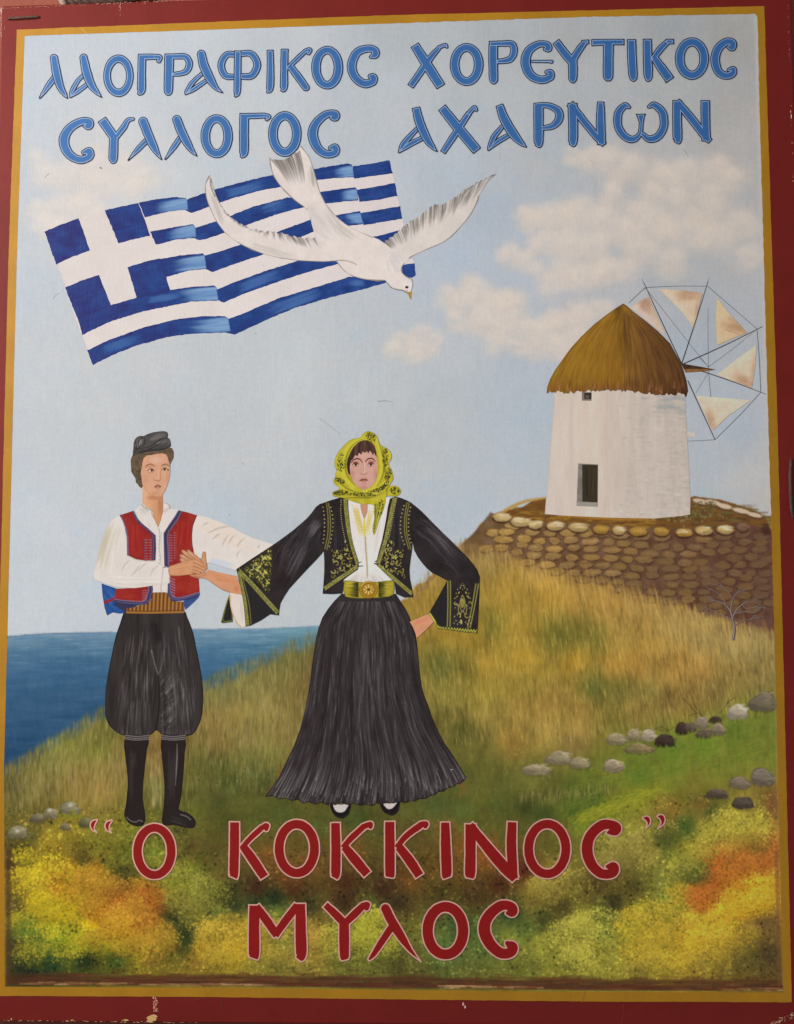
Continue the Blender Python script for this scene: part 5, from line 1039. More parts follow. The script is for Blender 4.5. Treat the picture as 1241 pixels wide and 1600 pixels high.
# red waistcoat
rd = lambda X, Y: np.array([148, 44, 35]) + fbm(X, Y, 14, 15)[..., None] * 9
def ticks(c_, x0, x1, y0, y1, step, col=(124, 118, 150), slant=0):
    for y in np.arange(y0, y1, step):
        c_.line(M((x0, y), (x1, y + slant)), 1.1, col, .85, .8); c_.ell(*M.e(x1, y + slant), 1, .8, (150, 142, 168), .8)
P = M((228, 580), (270, 568), (316, 552), (340, 600), (370, 632), (410, 665), (455, 706), (458, 790), (454, 864), (390, 864), (330, 855), (278, 830), (276, 720), (262, 650), (245, 610))
c_ = cv(P, rd, 2); c_.streaks(M.e(330, 620), M.e(330, 840), 18, [(150, 34, 32), (166, 56, 44)], 40, .4, (1, 3))
for x0 in (384, 412): ticks(c_, x0, x0 + 14, 735, 862, 17)
c_.curve(M((322, 550), (352, 610), (405, 658), (447, 706), (450, 864)), 8.5, (62, 54, 80), .95, 1); c_.curve(M((330, 550), (360, 606), (412, 655), (452, 702), (456, 864)), 1.2, (124, 126, 158), .8); c_.curve(M((312, 556), (342, 614), (396, 664), (438, 710), (440, 864)), 1.2, (112, 108, 144), .85)
c_.curve(M((230, 582), (252, 636), (272, 710), (276, 830)), 3, (54, 62, 108), .9); c_.curve(M((238, 582), (260, 636), (280, 710), (284, 830)), 1, (120, 130, 190), .7)
WV = add(HE, 'waistcoat', P, c_, .9)
P = M((206, 1040), (270, 1038), (330, 1036), (436, 1022), (438, 1050), (425, 1100), (405, 1137), (360, 1140), (300, 1138), (240, 1130), (194, 1118), (198, 1080))
c_ = cv(P, rd, 2); ticks(c_, 372, 396, 1052, 1120, 15); c_.streaks(M.e(220, 1080), M.e(360, 1080), 14, [(168, 58, 46), (146, 36, 34)], 30, .4)
c_.curve(M((196, 1122), (240, 1130), (300, 1138), (396, 1134), (422, 1080), (430, 1024)), 8, (58, 58, 92), .95); c_.curve(M((200, 1106), (250, 1114), (310, 1118), (376, 1118), (404, 1075), (412, 1026)), 1.2, (132, 130, 166), .9); c_.curve(M((200, 1120), (250, 1128), (310, 1132), (396, 1128), (424, 1075), (432, 1026)), 1, (112, 116, 156), .8)
add(HE, 'waistcoat', P, c_, .9)
P = M((596, 550), (650, 562), (714, 582), (698, 620), (685, 655), (680, 720), (684, 770), (694, 820), (715, 860), (722, 910), (722, 960), (726, 1020), (730, 1080), (700, 1098), (660, 1108), (610, 1116), (556, 1118), (536, 1090), (528, 1060), (530, 1010), (545, 1000), (545, 950), (540, 905), (508, 900), (505, 800), (503, 694), (540, 636), (575, 585))
c_ = cv(P, rd, 2); c_.streaks(M.e(640, 600), M.e(620, 820), 22, [(150, 36, 32), (166, 54, 42)], 50, .4, (1, 3)); c_.streaks(M.e(690, 960), M.e(690, 1080), 16, [(166, 54, 44)], 20, .4, (1, 3))
ticks(c_, 558, 540, 705, 880, 16); ticks(c_, 584, 572, 690, 860, 16, (112, 90, 112)); ticks(c_, 552, 572, 975, 1090, 17, (150, 140, 196), 10)
c_.curve(M((604, 552), (578, 600), (545, 650), (516, 698), (518, 800), (520, 900)), 9, (64, 56, 84), .95); c_.curve(M((616, 556), (590, 606), (556, 656), (530, 702), (532, 800), (534, 896)), 1.3, (128, 124, 156), .85); c_.curve(M((597, 552), (572, 596), (536, 646), (507, 696), (509, 800), (510, 898)), 1.1, (116, 112, 146), .8)
c_.curve(M((532, 1000), (534, 1070), (560, 1112), (640, 1106), (728, 1078)), 8, (58, 60, 98), .95); c_.curve(M((545, 1000), (548, 1062), (572, 1096), (640, 1090), (726, 1062)), 1.2, (132, 130, 168), .9); c_.curve(M((536, 1000), (538, 1068), (564, 1106), (640, 1100), (728, 1072)), 1, (108, 114, 156), .8)
c_.curve(M((712, 584), (690, 650), (684, 720), (690, 800)), 2.4, (72, 40, 62), .7)
add(HE, 'waistcoat', P, c_, .9)
# neck, face, hair, cap
sk = (208, 154, 118)
P = M((368, 380), (372, 440), (370, 500), (395, 530), (432, 547), (440, 590), (455, 620), (472, 656), (484, 620), (498, 570), (500, 500), (498, 455), (470, 440), (420, 420))
c_ = cv(P, lambda X, Y: np.array([208, 152, 112]) - np.clip((X - 242) / 14, -1, 1)[..., None] * np.array([14, 18, 18]), 3)
c_.ell(*M.e(440, 470), 16, 6, (168, 112, 78), .6, .9); c_.streaks(M.e(480, 470), M.e(480, 610), 6, [(176, 118, 84)], 20, .4); c_.curve(M((430, 548), (442, 590), (470, 652)), 1, (140, 92, 62), .7)
add(HE, 'neck', P, c_, .7)
P = M((376, 215), (400, 198), (440, 190), (480, 190), (516, 198), (530, 220), (540, 265), (546, 300), (541, 345), (530, 385), (520, 412), (508, 438), (490, 460), (460, 466), (425, 456), (398, 430), (375, 395), (364, 350), (360, 300), (366, 260))
c_ = cv(P, lambda X, Y: np.array([212, 160, 128]) + fbm(X, Y, 10, 17)[..., None] * 3, 4)
c_.ell(*M.e(455, 235), 14, 8, (224, 182, 156), .7, .9); c_.ell(*M.e(390, 350), 7, 12, (206, 150, 122), .6, .9); c_.ell(*M.e(528, 340), 4, 14, (198, 142, 112), .6, .9); c_.ell(*M.e(455, 445), 12, 5, (198, 142, 108), .7, .9)
c_.ell(*M.e(425, 275), 9, 3.4, (196, 132, 108), .7, .9); c_.ell(*M.e(512, 272), 6, 3, (192, 128, 104), .7, .9)
c_.curve(M((390, 284), (402, 268), (425, 261), (452, 274)), [.8, 1.6, 1.4, .7], (120, 72, 52), .85, .7); c_.curve(M((490, 274), (505, 263), (525, 262), (538, 276)), [.7, 1.4, 1.3, .7], (112, 66, 48), .85, .7)
c_.ell(*M.e(424, 302), 4.8, 2, (222, 196, 178), .8, .5); c_.ell(*M.e(512, 296), 4, 2, (214, 184, 164), .8, .5)
c_.ell(*M.e(430, 301), 2.3, 2.4, (66, 42, 34), .95, .4); c_.ell(*M.e(511, 295), 2.1, 2.3, (62, 40, 34), .95, .4)
c_.curve(M((400, 304), (418, 292), (434, 292), (446, 304)), [.8, 1.3, .9], (88, 52, 40), .9, .6); c_.curve(M((492, 298), (505, 286), (520, 288), (532, 298)), [.8, 1.2, .8], (84, 50, 40), .9, .6); c_.curve(M((410, 314), (428, 316), (442, 310)), .7, (150, 96, 76), .7, .6)
c_.ell(*M.e(534, 298), 2.2, 2, (92, 60, 48), .7, .7)
c_.curve(M((484, 285), (484, 320), (486, 345), (484, 358)), [.5, 1, 1.4, 1], (184, 126, 96), .8, 1); c_.curve(M((472, 300), (470, 330), (466, 350)), 1.6, (228, 188, 164), .6, 1.4); c_.curve(M((442, 352), (448, 364), (462, 362), (474, 368), (485, 358)), [.6, 1, 1, .9], (146, 86, 66), .85, .6)
c_.ell(*M.e(468, 376), 2, 2, (190, 132, 108), .5, .8)
c_.curve(M((446, 404), (458, 396), (468, 392), (476, 396), (489, 401)), [.5, 1.4, 1.5, 1.3, .6], (120, 52, 46), .95, .6); c_.curve(M((447, 404), (470, 403), (489, 401)), .9, (84, 36, 34), .95, .6); c_.curve(M((456, 410), (470, 412), (482, 408)), 1.2, (164, 88, 76), .7, .8); c_.curve(M((458, 424), (470, 427), (482, 422)), .8, (176, 118, 90), .7, .8)
outline(c_, P, .9, (168, 112, 84), .6)
add(HE, 'face', sm(P, 3), c_, .5)
P = M((312, 200), (298, 235), (300, 280), (302, 310), (318, 335), (328, 350), (330, 375), (345, 392), (352, 402), (366, 411), (374, 398), (366, 370), (366, 340), (360, 320), (368, 280), (372, 250), (378, 226), (396, 208), (430, 204), (465, 196), (500, 194), (522, 202), (532, 222), (540, 250), (546, 290), (545, 262), (554, 245), (566, 220), (567, 185), (556, 160), (530, 160), (470, 170), (390, 185))
c_ = cv(P, (104, 87, 69), 3)
for i in range(260):
    x, y = random.uniform(296, 568), random.uniform(160, 410); a = random.uniform(0, 6.28); L = random.uniform(8, 22)
    c_.curve(M((x, y), (x + L * math.cos(a), y + L * math.sin(a)), (x + L * math.cos(a + .9) * 1.3, y + L * math.sin(a + .9) * 1.3)), random.uniform(.6, 1.2), random.choice([(124, 106, 84), (74, 58, 46), (56, 44, 36), (112, 92, 70)]), .7, .8, 3)
add(HE, 'hair', P, c_, .6)
P = M((312, 212), (312, 185), (316, 150), (316, 130), (325, 105), (340, 90), (358, 84), (380, 86), (402, 74), (440, 62), (480, 56), (510, 55), (527, 62), (532, 78), (528, 95), (540, 102), (548, 122), (550, 145), (540, 160), (520, 168), (480, 176), (440, 180), (400, 184), (360, 195), (330, 202))
c_ = cv(P, lambda X, Y: np.array([84, 80, 78]) + fbm(X, Y, 12, 19)[..., None] * 7, 3)
c_.streaks(M.e(410, 110), M.e(520, 70), 7, [(120, 114, 110), (104, 98, 96)], 30, .6); c_.streaks(M.e(335, 160), M.e(365, 100), 9, [(140, 132, 128), (116, 110, 106)], 30, .5); c_.streaks(M.e(450, 150), M.e(540, 120), 8, [(128, 120, 116), (64, 60, 60)], 30, .5)
c_.streaks(M.e(330, 190), M.e(520, 165), 5, [(58, 54, 54)], 30, .5)
for q in [((376, 90), (352, 110), (345, 140), (356, 160)), ((356, 165), (420, 150), (480, 110), (528, 96)), ((400, 172), (450, 150), (500, 118)), ((318, 150), (330, 165), (350, 162), (360, 140)), ((380, 88), (388, 120), (376, 150)), ((316, 200), (335, 165), (330, 120)), ((470, 176), (520, 158), (546, 140))]: c_.curve(M(*q), [.6, 1.5, .8], (40, 36, 36), .85, .8)
outline(c_, P, 1.2, (42, 38, 38), .7)
add(HE, 'cap', P, c_, .7)

# ------------------------------------------------------------------ woman
SHE = empty('person', SIGN, 'painted dancer in yellow headscarf, gold embroidered black jacket and long black skirt')
gold_ = [(176, 160, 60), (196, 184, 84), (150, 130, 44), (120, 112, 48), (208, 200, 116)]
blk = lambda X, Y: np.array([47, 41, 42]) + fbm(X, Y, 14, 21)[..., None] * 5
# shoes, sock, skirt
for sh, so in ((((412, 1190), (470, 1200), (524, 1190), (522, 1225), (512, 1250), (494, 1266), (476, 1273), (452, 1266), (432, 1250), (418, 1225)), ((428, 1190), (470, 1196), (514, 1190), (504, 1216), (490, 1234), (470, 1240), (450, 1236), (436, 1222))),
               (((690, 1185), (740, 1190), (794, 1176), (794, 1210), (786, 1236), (768, 1252), (750, 1256), (722, 1246), (702, 1228), (692, 1208)), ((702, 1185), (740, 1190), (782, 1180), (772, 1200), (756, 1216), (740, 1221), (724, 1216)))):
    P = SK(*sh); c_ = cv(P, (32, 26, 26), 2); c_.curve(SK(*[(x, y - 6) for x, y in sh[3:8]]), 1, (70, 64, 64), .5); add(SHE, 'shoe', sm(P, 2), c_, .8)
    P = SK(*so); c_ = cv(P, (200, 188, 182), 2); outline(c_, P, 1, (110, 100, 96), .5); add(SHE, 'stocking', sm(P, 2), c_, .8)
hem = [(1165, 1046), (1150, 1066), (1130, 1082), (1112, 1080), (1100, 1096), (1062, 1104), (1040, 1124), (1010, 1124), (992, 1142), (962, 1148), (940, 1164), (905, 1164), (880, 1178), (852, 1176), (830, 1186), (790, 1180), (762, 1190), (735, 1184), (700, 1194), (668, 1188), (645, 1204), (610, 1194), (580, 1202), (540, 1190), (505, 1198), (470, 1184), (440, 1200), (410, 1186), (400, 1200), (360, 1184), (330, 1196), (290, 1180), (262, 1190), (230, 1168), (200, 1176), (165, 1158), (130, 1166), (95, 1148), (50, 1152)]
P = SK((474, 28), (520, 28), (600, 28), (680, 28), (776, 28), (805, 76), (830, 112), (852, 160), (872, 205), (884, 250), (892, 300), (900, 380), (908, 470), (918, 540), (932, 590), (952, 640), (975, 710), (1010, 790), (1045, 855), (1090, 920), (1130, 985), *hem, (90, 1098), (130, 1040), (170, 955), (212, 868), (245, 780), (270, 680), (286, 600), (300, 520), (310, 430), (322, 350), (332, 280), (346, 220), (368, 160), (402, 108), (436, 66))
c_ = cv(P, lambda X, Y: np.array([51, 45, 45]) + fbm(X, Y, 16, 23)[..., None] * 4, 1.5)
topx = lambda t: 470 + 320 * t; 
def sk_pt(t, s_):   # t across, s_ down (0 waist .. 1 hem)
    y = 50 + 1140 * s_
    xl_ = np.interp(y, [50, 110, 220, 350, 520, 680, 870, 1040, 1190], [455, 400, 346, 322, 300, 270, 212, 130, 30]); xr_ = np.interp(y, [50, 110, 205, 300, 470, 590, 790, 920, 1046, 1190], [785, 830, 872, 892, 908, 932, 1010, 1090, 1165, 1220])
    return SK.e(xl_ + (xr_ - xl_) * t, y - 90 * s_ ** 6 * max(0, (t - .6)) * 2.2)
for fx_ in [.12, .22, .33, .42, .5, .62, .71, .82, .9]:      # broad pleat lights and darks
    for (off, col, a) in ((0, (72, 64, 65), .26), (.045, (32, 26, 26), .4)):
        q = [sk_pt(fx_ + off, s_) for s_ in np.linspace(.02, 1, 9)]; c_.curve(q, [2, 6, 8, 11], col, [.3] * 20 + [a] * (len(smooth(q, 6)) - 20), 7)
for i in range(2100):
    t = random.random(); s0 = random.random() ** .8; L = random.uniform(.05, .25); s1 = min(1, s0 + L)
    n = vnoise(np.array([t * 100]), np.array([s0 * 4]), 5, 7)[0]
    bright = .50 + .5 * n + .35 * (s0 > .66) + .2 * (s0 < .18)
    cc = random.choice([(140, 131, 132), (112, 104, 106), (88, 80, 82)]) if random.random() < bright * .75 else random.choice([(38, 33, 34), (56, 48, 49), (64, 56, 57), (30, 26, 26)])
    c_.line([sk_pt(t, s0), sk_pt(t, (s0 + s1) / 2), sk_pt(t, s1)], random.uniform(.6, 1.5), cc, [0, random.uniform(.25, .6), 0], 1)
for i in range(260):
    t = random.random(); s0 = random.uniform(.8, .93); c_.line([sk_pt(t, s0), sk_pt(t, min(1, s0 + random.uniform(.05, .14)))], random.uniform(.6, 1.3), random.choice([(158, 150, 150), (130, 122, 124), (28, 24, 25)]), [.05, .65], 1)
for i in range(120):
    t = random.uniform(.08, .92); c_.line([sk_pt(t, .02), sk_pt(t, random.uniform(.06, .14))], random.uniform(.7, 1.4), random.choice([(120, 112, 114), (34, 30, 30)]), [.1, .55][::-1], 1)
for i in range(110):
    x, y = random.choice(hem); x, y = SK.e(x + random.uniform(-16, 16), y + random.uniform(-6, 3)); c_.ell(x, y, 1.5, 1.2, random.choice([(140, 100, 56), (30, 24, 24), (160, 130, 80)]), .5, .5)
outline(c_, P, 2.4, (30, 25, 26), .6)
c_.ell(*SK.e(1085, 1002), 2.4, 1, (190, 186, 180), .8)
add(SHE, 'skirt', P, c_, 1.1)
# arm in the near sleeve, hand joined with the partner's
P = M((660, 952), (700, 952), (735, 946), (765, 938), (785, 922), (812, 928), (850, 938), (900, 950), (960, 960), (970, 985), (985, 1030), (998, 1080), (960, 1076), (920, 1066), (880, 1052), (845, 1032), (810, 1008), (780, 985), (750, 975), (710, 973), (680, 964))
c_ = cv(P, lambda X, Y: np.array([206, 146, 110]) + fbm(X, Y, 12, 25)[..., None] * 5, 2.4)
c_.streaks(M.e(800, 955), M.e(980, 1000), 12, [(218, 160, 120), (194, 122, 82), (206, 132, 92)], 40, .5); c_.curve(M((660, 954), (720, 970), (780, 985), (850, 1034), (920, 1065)), 1.2, (140, 92, 66), .6); c_.curve(M((690, 960), (740, 962), (770, 950)), .8, (150, 96, 70), .7); c_.ell(*M.e(960, 1040), 7, 8, (196, 118, 78), .6, .9)
add(SHE, 'arm', P, c_, .8)
# white under-sleeve and far corner of cuff
P = K((78, 1068), (110, 1110), (92, 1180), (96, 1248), (30, 1256), (22, 1248), (40, 1180), (58, 1120))
c_ = cv(P, (44, 42, 40), 2); outline(c_, P, 2.6, (132, 132, 64), .9); outline(c_, P, .9, (40, 40, 28), .8); c_.curve(K((70, 1085), (48, 1170), (36, 1240), (88, 1240)), 1.2, (150, 150, 72), .7); add(SHE, 'cuff', P, c_, .8)
P = K((78, 1066), (120, 1074), (156, 1080), (172, 1180), (182, 1272), (160, 1284), (142, 1280), (118, 1254), (96, 1210), (80, 1150), (74, 1100))
c_ = cv(P, lambda X, Y: np.array([222, 208, 196]) + fbm(X, Y, 12, 26)[..., None] * 3, 2)
c_.curve(K((84, 1080), (82, 1140), (100, 1205), (124, 1255), (150, 1280)), 1.6, (204, 170, 116), .8); c_.curve(K((76, 1090), (78, 1150), (96, 1212), (120, 1258), (144, 1282)), 1, (110, 84, 50), .7); c_.streaks(K.e(150, 1100), K.e(160, 1260), 6, [(204, 192, 184)], 16, .5)
for y in range(1190, 1250, 12): c_.ell(*K.e(88 + (y - 1190) * .32, y), .9, .9, (110, 90, 50), .8)
add(SHE, 'undersleeve', P, c_, .8)
def pattern_band(c_, q, w, step=2.4):
    """a braid: dark ground, two gold edges and small leaf dabs"""
    q = np.array(q); d = smooth(q, 8)
    c_.line(d, w, (50, 48, 34), .9, .8)
    T = np.gradient(d, axis=0); T /= np.hypot(T[:, 0], T[:, 1])[:, None]; Nn = np.stack([-T[:, 1], T[:, 0]], -1)
    for sg in (-1, 1): c_.line(d + Nn * sg * w * .45, .9, (158, 150, 62), .8, .7)
    L = np.cumsum(np.r_[0, np.hypot(*np.diff(d, axis=0).T)]); n = int(L[-1] / step)
    for i in range(n):
        s_ = (i + .5) * step; x = np.interp(s_, L, d[:, 0]); y = np.interp(s_, L, d[:, 1]); k = min(len(T) - 1, np.searchsorted(L, s_)); t, nn = T[k], Nn[k]
        for sg in (-1, 1):
            a = np.array([x, y]) + nn * sg * w * .08; b = a + nn * sg * w * .28 + t * step * .55
            c_.line([a, b], 1.0, random.choice([(204, 200, 92), (180, 176, 80), (222, 220, 130)]), .9, .7)
def curl(c_, x, y, r, turn, a0, col=None, w=1.0):
    q = [(x + r * (1 - t * .75) * math.cos(a0 + turn * t * 4.6), y + r * (1 - t * .75) * math.sin(a0 + turn * t * 4.6)) for t in np.linspace(0, 1, 9)]
    c_.curve(q, [w * 1.5, w, w * .8], col or random.choice(gold_), .9, .7, 3)
def leaf(c_, x, y, r, a, col=None):
    c_.ell(x, y, r, r * .42, col or random.choice(gold_), .92, .35, a)
def beads(c_, q, step, r=1.1):
    d = smooth(q, 8); L = np.cumsum(np.r_[0, np.hypot(*np.diff(np.array(d), axis=0).T)])
    for s_ in np.arange(step / 2, L[-1], step):
        x, y = np.interp(s_, L, d[:, 0]), np.interp(s_, L, d[:, 1]); c_.ell(x, y, r * 1.25, r * 1.25, (110, 100, 50), .9, .4); c_.ell(x - .2, y - .3, r * .8, r * .8, (226, 216, 150), .9, .5)
# sleeve of the joined arm
P = K((660, 505), (640, 510), (615, 530), (590, 565), (560, 600), (480, 670), (420, 715), (360, 758), (280, 810), (200, 862), (118, 918), (130, 970), (150, 1060), (165, 1150), (176, 1276), (205, 1272), (270, 1240), (330, 1200), (384, 1208), (388, 1170), (395, 1130), (420, 1085), (450, 1040), (500, 985), (560, 920), (610, 868), (650, 824), (668, 800), (672, 700), (672, 600))
c_ = cv(P, blk, 2)
c_.streaks(K.e(620, 570), K.e(400, 960), 50, [(84, 78, 80), (66, 60, 62), (40, 36, 38)], 110, .4, (1, 2.6), (.2, .6), .04); c_.streaks(K.e(640, 600), K.e(560, 720), 14, [(104, 98, 100)], 36, .4, (.7, 1.4), (.3, .8)); c_.streaks(K.e(560, 760), K.e(430, 1010), 10, [(92, 86, 88)], 20, .35, (.8, 2))
c_.poly(K((168, 950), (330, 1150), (360, 1195), (205, 1270), (190, 1100)), (44, 41, 43)); c_.curve(K((165, 945), (250, 1060), (375, 1195)), 1.4, (28, 26, 24), .8)
tri = K((140, 925), (200, 880), (345, 775), (338, 900), (330, 1010), (320, 1075), (230, 985))
c_.poly(tri, (54, 54, 40), .85)
random.seed(21)
tc_ = [(190, 915, 6, 1), (215, 940, 5, -1), (245, 900, 6, 1), (240, 960, 5, 1), (275, 870, 6, -1), (280, 930, 6, 1), (275, 985, 5, -1), (310, 840, 6, 1), (312, 890, 5, -1), (306, 950, 6, 1), (300, 1010, 5, -1), (330, 815, 4, 1), (322, 990, 4, 1)]
for (x, y, r, t_) in tc_:
    px, py = K.e(x, y); curl(c_, px, py, r, t_, random.uniform(0, 6.28)); leaf(c_, px + random.uniform(-3, 3), py + random.uniform(-3, 3), 2.6, random.uniform(0, 3.1))
for i in range(150):
    x, y = K.e(random.uniform(180, 340), random.uniform(800, 1050))
    if pin(tri, x, y): leaf(c_, x, y, random.uniform(1, 2), random.uniform(0, 3.1))
for (x, y, a) in [(262, 905, -.7), (290, 850, -.9), (322, 845, .6), (250, 925, .5), (300, 935, .9)]: leaf(c_, *K.e(x, y), 5, a, (196, 190, 96))
pattern_band(c_, K((128, 922), (215, 1010), (300, 1105), (382, 1196)), 6.2)
pattern_band(c_, K((130, 930), (152, 1030), (172, 1130), (188, 1272)), 5.4); c_.curve(K((150, 940), (178, 1050), (200, 1150), (210, 1262)), 1.2, (154, 146, 66), .8)
c_.curve(K((122, 916), (200, 862), (280, 810), (350, 764)), 1.3, (150, 140, 60), .7)
outline(c_, P, 1.3, (26, 23, 24), .7)
add(SHE, 'sleeve', P, c_, .8)
# far arm: hand on hip, sleeve
P = KR((562, 1246), (600, 1232), (640, 1215), (682, 1198), (700, 1225), (712, 1250), (690, 1275), (655, 1308), (625, 1335), (606, 1352), (598, 1320), (582, 1280))
c_ = cv(P, lambda X, Y: np.array([208, 146, 112]) + fbm(X, Y, 10, 27)[..., None] * 5, 2); c_.streaks(KR.e(580, 1260), KR.e(690, 1225), 10, [(214, 140, 108), (196, 126, 92)], 24, .5); c_.curve(KR((606, 1350), (655, 1308), (712, 1250)), 1.2, (120, 80, 56), .7); add(SHE, 'arm', P, c_, .8)
P = KR((572, 505), (600, 525), (640, 560), (700, 622), (760, 682), (815, 735), (870, 790), (920, 840), (960, 888), (985, 925), (1000, 968), (998, 1060), (992, 1180), (985, 1320), (900, 1312), (820, 1300), (740, 1290), (710, 1245), (680, 1196), (710, 1145), (750, 1075), (796, 990), (745, 962), (700, 940), (668, 912), (640, 880), (612, 842), (590, 800), (578, 740), (575, 640))
c_ = cv(P, blk, 2)
c_.streaks(KR.e(610, 600), KR.e(940, 930), 40, [(84, 78, 82), (64, 58, 62), (40, 36, 38)], 110, .4, (1, 2.4), (.2, .6), -.04); c_.streaks(KR.e(650, 640), KR.e(860, 860), 8, [(92, 86, 90)], 24, .35, (.8, 1.8), (.3, .7), -.04)
c_.poly(KR((700, 1170), (792, 1000), (800, 1275), (745, 1268)), (42, 39, 41))
for x0, x1 in ((800, 797), (816, 814)): c_.curve(KR((x0, 992), (x0 + 1, 1130), (x1, 1280)), 1.6, (160, 154, 74), .9, .8)
c_.curve(KR((808, 992), (808, 1280)), 1, (44, 42, 30), .8)
for d_ in (0, 16): c_.curve(KR((992 - d_, 1010), (970 - d_, 1140), (940 - d_, 1285)), 1.6, (160, 154, 74), .9, .8)
q = KR((686, 1196), (715, 1240), (745, 1284), (860, 1296), (980, 1306)); c_.line(q, 5, (60, 58, 36), .9, .8)
d = smooth(q, 14)
for i in range(0, len(d) - 1, 1):
    x, y = d[i][:2]; c_.line([(x, y - 2 + 4 * (i % 2)), (d[i + 1][0], d[i + 1][1] + 2 - 4 * (i % 2))], 1.1, (206, 202, 80), .9, .7)
c_.line(shift(q, 0, 2.6), 1.2, (176, 172, 76), .8, .7)
for (y, r) in [(1130, 9), (1135, 7)]: leaf(c_, *KR.e(892, y), r, 1.57, (172, 158, 78) if r == 9 else (140, 126, 56))
c_.curve(KR((892, 1080), (905, 1110), (908, 1150), (892, 1182), (876, 1150), (880, 1110), (892, 1080)), 1, (200, 190, 110), .8, .7)
for sg in (-1, 1):
    X_ = lambda dx: 892 + sg * dx
    c_.curve(KR((X_(4), 1182), (X_(18), 1200), (X_(26), 1170), (X_(22), 1140), (X_(34), 1150)), 1.1, (176, 168, 88), .9, .7); curl(c_, *KR.e(X_(26), 1205), 4.4, sg, 1.0); curl(c_, *KR.e(X_(44), 1130), 3, -sg, 0.4); leaf(c_, *KR.e(X_(34), 1090), 3.4, sg * .9); leaf(c_, *KR.e(X_(22), 1065), 2.4, sg * 1.2)
    for (dx, y) in [(48, 1100), (40, 1070), (30, 1045), (14, 1035), (46, 1160), (50, 1215), (40, 1240), (20, 1250), (30, 1262), (52, 1255), (8, 1020)]: leaf(c_, *KR.e(X_(dx), y), 1.5, random.uniform(0, 3), (206, 200, 130))
leaf(c_, *KR.e(884, 1248), 4.5, 1.5, (214, 206, 120)); leaf(c_, *KR.e(884, 1248), 2.6, 1.5, (160, 150, 60))
for (x, y) in [(892, 1008), (884, 1025), (902, 1028), (893, 1045)]: c_.ell(*KR.e(x, y), .9, .9, (150, 142, 80), .8)
outline(c_, P, 1.4, (28, 25, 26), .7); c_.curve(KR((985, 925), (1000, 968), (992, 1180), (985, 1318)), 1.6, (22, 20, 20), .7)
add(SHE, 'sleeve', P, c_, .8)
# chest skin and white blouse
P = K((818, 488), (870, 478), (950, 490), (1060, 468), (1090, 478), (1075, 560), (1050, 680), (1020, 800), (1000, 880), (1030, 930), (1092, 985), (1050, 1000), (900, 1006), (758, 1000), (800, 970), (880, 920), (884, 870), (860, 800), (835, 700), (820, 580))
c_ = cv(P, lambda X, Y: np.array([224, 214, 208]) + fbm(X * 2, Y / 2, 14, 29)[..., None] * 3, 2)
c_.poly(K((893, 505), (940, 505), (935, 560), (917, 600), (903, 560)), (196, 142, 116)); c_.curve(K((895, 520), (906, 565), (917, 598)), .9, (120, 80, 56), .7); c_.curve(K((938, 515), (935, 560), (920, 600)), .9, (110, 84, 50), .7)
c_.streaks(K.e(860, 520), K.e(905, 720), 9, [(206, 190, 120), (222, 206, 150)], 40, .55, (1, 2.4)); c_.streaks(K.e(960, 540), K.e(930, 720), 8, [(214, 198, 120)], 24, .5, (1, 2))
for i, y in enumerate(range(520, 680, 19)):
    c_.ell(*K.e(843 + i * 8, y), 1.3, 1.3, (196, 160, 60), .9, .5); c_.ell(*K.e(862 + i * 7, y + 4), 1.2, 1.2, (206, 170, 70), .9, .5)
    c_.ell(*K.e(985 - i * 7, y), 1.1, 1.1, (190, 156, 60), .8, .5)
c_.curve(K((918, 600), (920, 680), (924, 720)), 2.2, (206, 182, 50), .8); c_.curve(K((924, 720), (928, 800), (936, 900), (936, 975)), 1.3, (160, 134, 60), .8)
for y in range(720, 960, 13): c_.line(K((922 + (y - 720) * .05, y), (932 + (y - 720) * .05, y + 5)), .8, (130, 104, 50), .8, .6)
c_.streaks(K.e(1040, 520), K.e(990, 860), 10, [(206, 196, 192), (232, 224, 218)], 30, .4, (1, 3))
for i in range(50): x = random.uniform(800, 1060); c_.line(K((x, 1000), (930 + (x - 930) * .5, 930 + abs(x - 930) * .12)), .8, random.choice([(168, 156, 150), (190, 180, 174)]), [.6, 0], .9)
add(SHE, 'blouse', P, c_, .9)
# jacket fronts
def front(P, mir, edge, hemline, yoke):
    c_ = cv(P, blk, 2.2)
    c_.streaks(np.array(P).mean(0) - [0, 60], np.array(P).mean(0) + [0, 40], 24, [(66, 60, 62), (40, 36, 38)], 50, .4, (1, 2.4))
    return c_
P = K((658, 505), (700, 490), (740, 478), (775, 468), (818, 480), (820, 540), (826, 600), (836, 690), (850, 760), (868, 820), (884, 868), (884, 905), (878, 922), (830, 955), (790, 985), (790, 1010), (782, 1070), (720, 1074), (658, 1072), (664, 1000), (668, 930), (668, 860), (664, 790), (652, 740), (650, 640), (652, 560))
c_ = front(P, 1, None, None, None)
pattern_band(c_, K((800, 476), (806, 560), (822, 680), (848, 790), (872, 865), (880, 898)), 5.6)
beads(c_, K((775, 480), (772, 560), (782, 650), (800, 740)), 3.4, .95)
pattern_band(c_, K((878, 898), (820, 940), (750, 985), (668, 1042)), 5.4)
for q in [((682, 505), (692, 600), (690, 700), (672, 790)), ((694, 505), (706, 600), (704, 700), (684, 796))]: c_.curve(K(*q), 1.3, (150, 142, 66), .9, .8)
beads(c_, K((658, 520), (670, 600), (668, 700), (656, 790)), 6.2, 1.2); beads(c_, K((706, 520), (722, 600), (718, 690), (700, 780)), 6.2, 1.2)
random.seed(33)
def flower(c_, x, y, r=4.2):
    for a in np.arange(0, 6.28, 1.256): leaf(c_, x + r * .6 * math.cos(a), y + r * .6 * math.sin(a), r * .55, a, (204, 206, 110))
    c_.ell(x, y, r * .3, r * .3, (110, 110, 50), .9)
